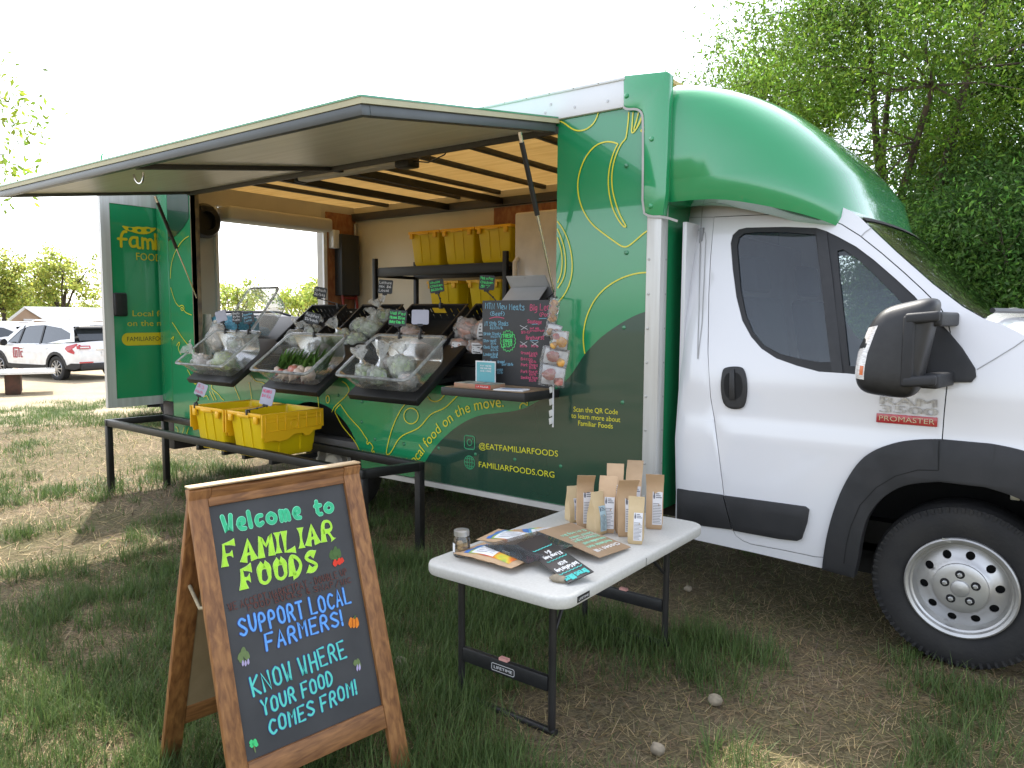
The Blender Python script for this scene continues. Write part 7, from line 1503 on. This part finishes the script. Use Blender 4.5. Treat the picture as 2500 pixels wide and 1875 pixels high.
# ================================================================ trees
m_bark = M('bark', (0.10, 0.075, 0.055), 0.9, col2=(0.055, 0.042, 0.032), scale=9, stretch=(1, 1, 0.25), bump=0.5, bscale=30)
m_leaf = attr_mat('tree_leaves', 0.5, 0.6, 0.25)
def leaves(name, C, n_per, spread, size, base, var, parent, up=0.2, wid=0.42, seed=1, droop=0.0):
    """leaf-sized diamonds gathered round clump centres C (k,3)"""
    rg = np.random.default_rng(seed); k = len(C); w = rg.uniform(0.5, 1.5, k); cnt = np.maximum(3, (n_per * w)).astype(int); i = np.repeat(np.arange(k), cnt); n = len(i)
    sp = spread * rg.uniform(0.6, 1.3, k)
    P = C[i] + rg.normal(0, 1, (n, 3)) * sp[i][:, None] * np.array([1, 1, 0.75]); P[:, 2] -= droop * np.abs(rg.normal(0, 1, n)) * sp[i]
    d = rg.normal(0, 1, (n, 3)); d[:, 2] -= 0.5; d /= np.linalg.norm(d, axis=1)[:, None]; e = rg.normal(0, 1, (n, 3)); e -= d * (e * d).sum(1)[:, None]; e /= np.linalg.norm(e, axis=1)[:, None]
    L_ = size * rg.uniform(0.6, 1.4, n)[:, None]; nn = np.cross(d, e); q = np.stack([P, P + d * L_ * .5 + e * L_ * wid * .5 + nn * L_ * .06, P + d * L_, P + d * L_ * .5 - e * L_ * wid * .5 + nn * L_ * .06], 1)
    tone = rg.normal(1, var, (k, 1))[i] * rg.normal(1, 0.18, (n, 1)); col = np.clip(np.array([base]) * np.clip(tone, 0.35, 2.2) * np.stack([rg.uniform(.85, 1.25, n), np.ones(n), rg.uniform(.8, 1.2, n)], 1), 0.004, 1)
    me = bpy.data.meshes.new(name); me.vertices.add(n * 4); off = np.array(ORG.get(parent.name, (0, 0, 0))); me.vertices.foreach_set('co', (q - off).astype(np.float32).ravel()); me.loops.add(n * 4); me.loops.foreach_set('vertex_index', np.arange(n * 4, dtype=np.int32)); me.polygons.add(n); me.polygons.foreach_set('loop_start', np.arange(0, n * 4, 4, dtype=np.int32)); me.polygons.foreach_set('loop_total', np.full(n, 4, np.int32))
    at = me.attributes.new('tone', 'FLOAT_COLOR', 'POINT'); at.data.foreach_set('color', np.repeat(np.concatenate([col, np.ones((n, 1))], 1), 4, 0).astype(np.float32).ravel()); me.update(calc_edges=True); me.materials.append(m_leaf)
    o = bpy.data.objects.new(name, me); COL.objects.link(o); o.parent = parent; return o
def tree(base, crown, rad_, label, name='leafy_tree', nclump=120, n_per=220, spread=0.4, size=0.1, tone=(0.09, 0.17, 0.03), var=0.25, trunk_r=0.16, seed=1, group=None, fork=0.35, wid=0.42, shell=0.5, lobes=5):
    """trunk forking into limbs that carry a crown of many leaf clumps with gaps between them"""
    rg = random.Random(seed); base = V(base); crown = V(crown); t = thing(name, label, 'tree' if trunk_r > 0.05 else 'bush', base, group=group); C = []
    lob = [(rg.gauss(0, 1), rg.gauss(0, 1), rg.gauss(0, 1), rg.uniform(0.6, 1.1)) for _ in range(lobes)]
    while len(C) < nclump:
        q = V((rg.gauss(0, 1), rg.gauss(0, 1), rg.gauss(0, 1))).normalized(); r = (shell + (1 - shell) * rg.random()) if rg.random() < 0.75 else rg.random() ** 0.5
        k = 0.80 + 0.30 * max(0, max(q.dot(V(l[:3]).normalized()) * l[3] for l in lob)) - 0.12 * rg.random(); C.append(crown + V((q.x * rad_[0], q.y * rad_[1], q.z * rad_[2])) * r * k)
    mb = MB(); forkp = base + (crown - base) * fork; mid = base.lerp(forkp, .5) + V((rg.uniform(-.1, .1), rg.uniform(-.1, .1), 0)); mb.tube([base - V((0, 0, .1)), mid, forkp], [trunk_r * 1.15, trunk_r * .95, trunk_r * .8], 10)
    nl = 7; limbs = []
    for k in range(nl):
        tgt = crown + V((math.cos(k * 2 * PI / nl + rg.random()) * rad_[0] * .5, math.sin(k * 2 * PI / nl + rg.random()) * rad_[1] * .5, rg.uniform(-.25, .45) * rad_[2])); m_ = forkp.lerp(tgt, .5) + V((rg.uniform(-.2, .2), rg.uniform(-.2, .2), .15 * rad_[2])); mb.tube([forkp, m_, tgt], [trunk_r * .55, trunk_r * .36, trunk_r * .2], 7); limbs += [m_, tgt, forkp.lerp(m_, .6), m_.lerp(tgt, .5)]
    for c in C:
        if rg.random() < 0.85:
            s = min(limbs, key=lambda p: (p - c).length + rg.uniform(0, .3)); m_ = s.lerp(c, .55) + V((rg.uniform(-.1, .1), rg.uniform(-.1, .1), .06 * (c - s).length)); mb.tube([s, m_, c], [trunk_r * .11, trunk_r * .07, trunk_r * .025], 5, cap=False)
    mb.build('trunk', m_bark, t, smooth=60); leaves('crown', np.array([list(c) for c in C]), n_per, spread, size, tone, var, t, seed=seed, wid=wid); return t
GR = 'trees standing behind the truck cab'
p = dirp(2215, 600, 12.0); c = dirp(2190, 225, 12.2)
tree((p.x, p.y, 0), c, (3.0, 3.0, 2.35), 'broad leafy ash tree rising behind the green cab fairing', 'leafy_tree', 150, 640, 0.27, 0.068, (0.13, 0.24, 0.03), 0.28, 0.15, 3, GR, 0.30, 0.33, 0.5)
p = dirp(2540, 600, 13.5); c = dirp(2560, 210, 13.5); tree((p.x, p.y, 0), c, (2.7, 2.7, 2.7), 'tall leafy tree at the right edge of the picture', 'leafy_tree', 120, 560, 0.30, 0.07, (0.10, 0.2, 0.03), 0.3, 0.13, 8, GR, 0.3, 0.33)
c = dirp(1905, 190, 16.5); tree((c.x, c.y, 0), c, (1.5, 1.5, 1.5), 'thin sparse tree with feathery tips left of the ash tree', 'leafy_tree', 80, 70, 0.2, 0.08, (0.16, 0.27, 0.04), 0.25, 0.06, 12, GR, 0.4, 0.36, 0.3)
GBU = 'dark bushes behind the windscreen'
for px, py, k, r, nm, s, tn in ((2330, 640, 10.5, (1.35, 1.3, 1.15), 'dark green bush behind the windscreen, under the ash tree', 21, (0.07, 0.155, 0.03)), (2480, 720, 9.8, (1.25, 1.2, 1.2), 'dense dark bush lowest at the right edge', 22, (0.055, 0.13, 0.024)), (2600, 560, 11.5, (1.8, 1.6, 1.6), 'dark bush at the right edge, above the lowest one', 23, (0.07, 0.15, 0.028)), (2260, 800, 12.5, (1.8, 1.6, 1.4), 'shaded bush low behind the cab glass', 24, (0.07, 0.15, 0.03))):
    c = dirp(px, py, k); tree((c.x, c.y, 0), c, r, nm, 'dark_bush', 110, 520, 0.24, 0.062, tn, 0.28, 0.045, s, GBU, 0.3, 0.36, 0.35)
GL = 'glare-paled trees beyond the barn'
for px, py, k, r, nm, s, base_ in ((5, 690, 120, (4.2, 4.2, 6.3), 'glare-paled tree beyond the barn at the left edge', 31, -3), (150, 690, 124, (6.0, 6.0, 5.6), 'round glare-paled tree behind the barn roof', 32, -3), (75, 745, 135, (5, 5, 4.5), 'low pale tree between the two behind the barn', 33, -3), (235, 778, 160, (4, 4, 3), 'small dark tree top beyond the barn roof by the truck door', 34, -4)):
    c = dirp(px, py, k); tree((c.x, c.y, base_), c, r, nm, 'glare_pale_tree', 85, 60, 0.65, 0.40, (0.34, 0.40, 0.09), 0.2, 0.35, s, GL, 0.45, 0.7, 0.3)  # leaf colour lightened to paint the glare over distant trees
GO = 'pale trees seen through the open back of the truck'
for px, py, k, r, nm, s in ((575, 725, 58, (2.5, 2.5, 1.6), 'pale tree through the open back, left of the empty crate', 41), (720, 735, 62, (2.2, 2.2, 1.5), 'pale tree through the open back, right of the empty crate', 42), (775, 720, 55, (1.3, 1.3, 1.9), 'bright green tree through the open back beside the plywood', 43)):
    c = dirp(px, py, k); tree((c.x, c.y, -1.5), c, r, nm, 'glare_pale_tree', 46, 46, 0.32, 0.20, (0.32, 0.40, 0.09), 0.2, 0.14, s, GO, 0.4, 0.7, 0.3)  # same leaf colour, with the glare painted in
c = dirp(-255, 330, 15.0); tree((c.x - 0.5, c.y, -0.3), c, (2.1, 2.1, 1.9), 'tree at the left edge with only its branch tips in view', 'leafy_tree', 80, 60, 0.26, 0.12, (0.2, 0.3, 0.04), 0.2, 0.16, 51, None, 0.45, 0.4, 0.4)
# grass bank closing the view behind the truck
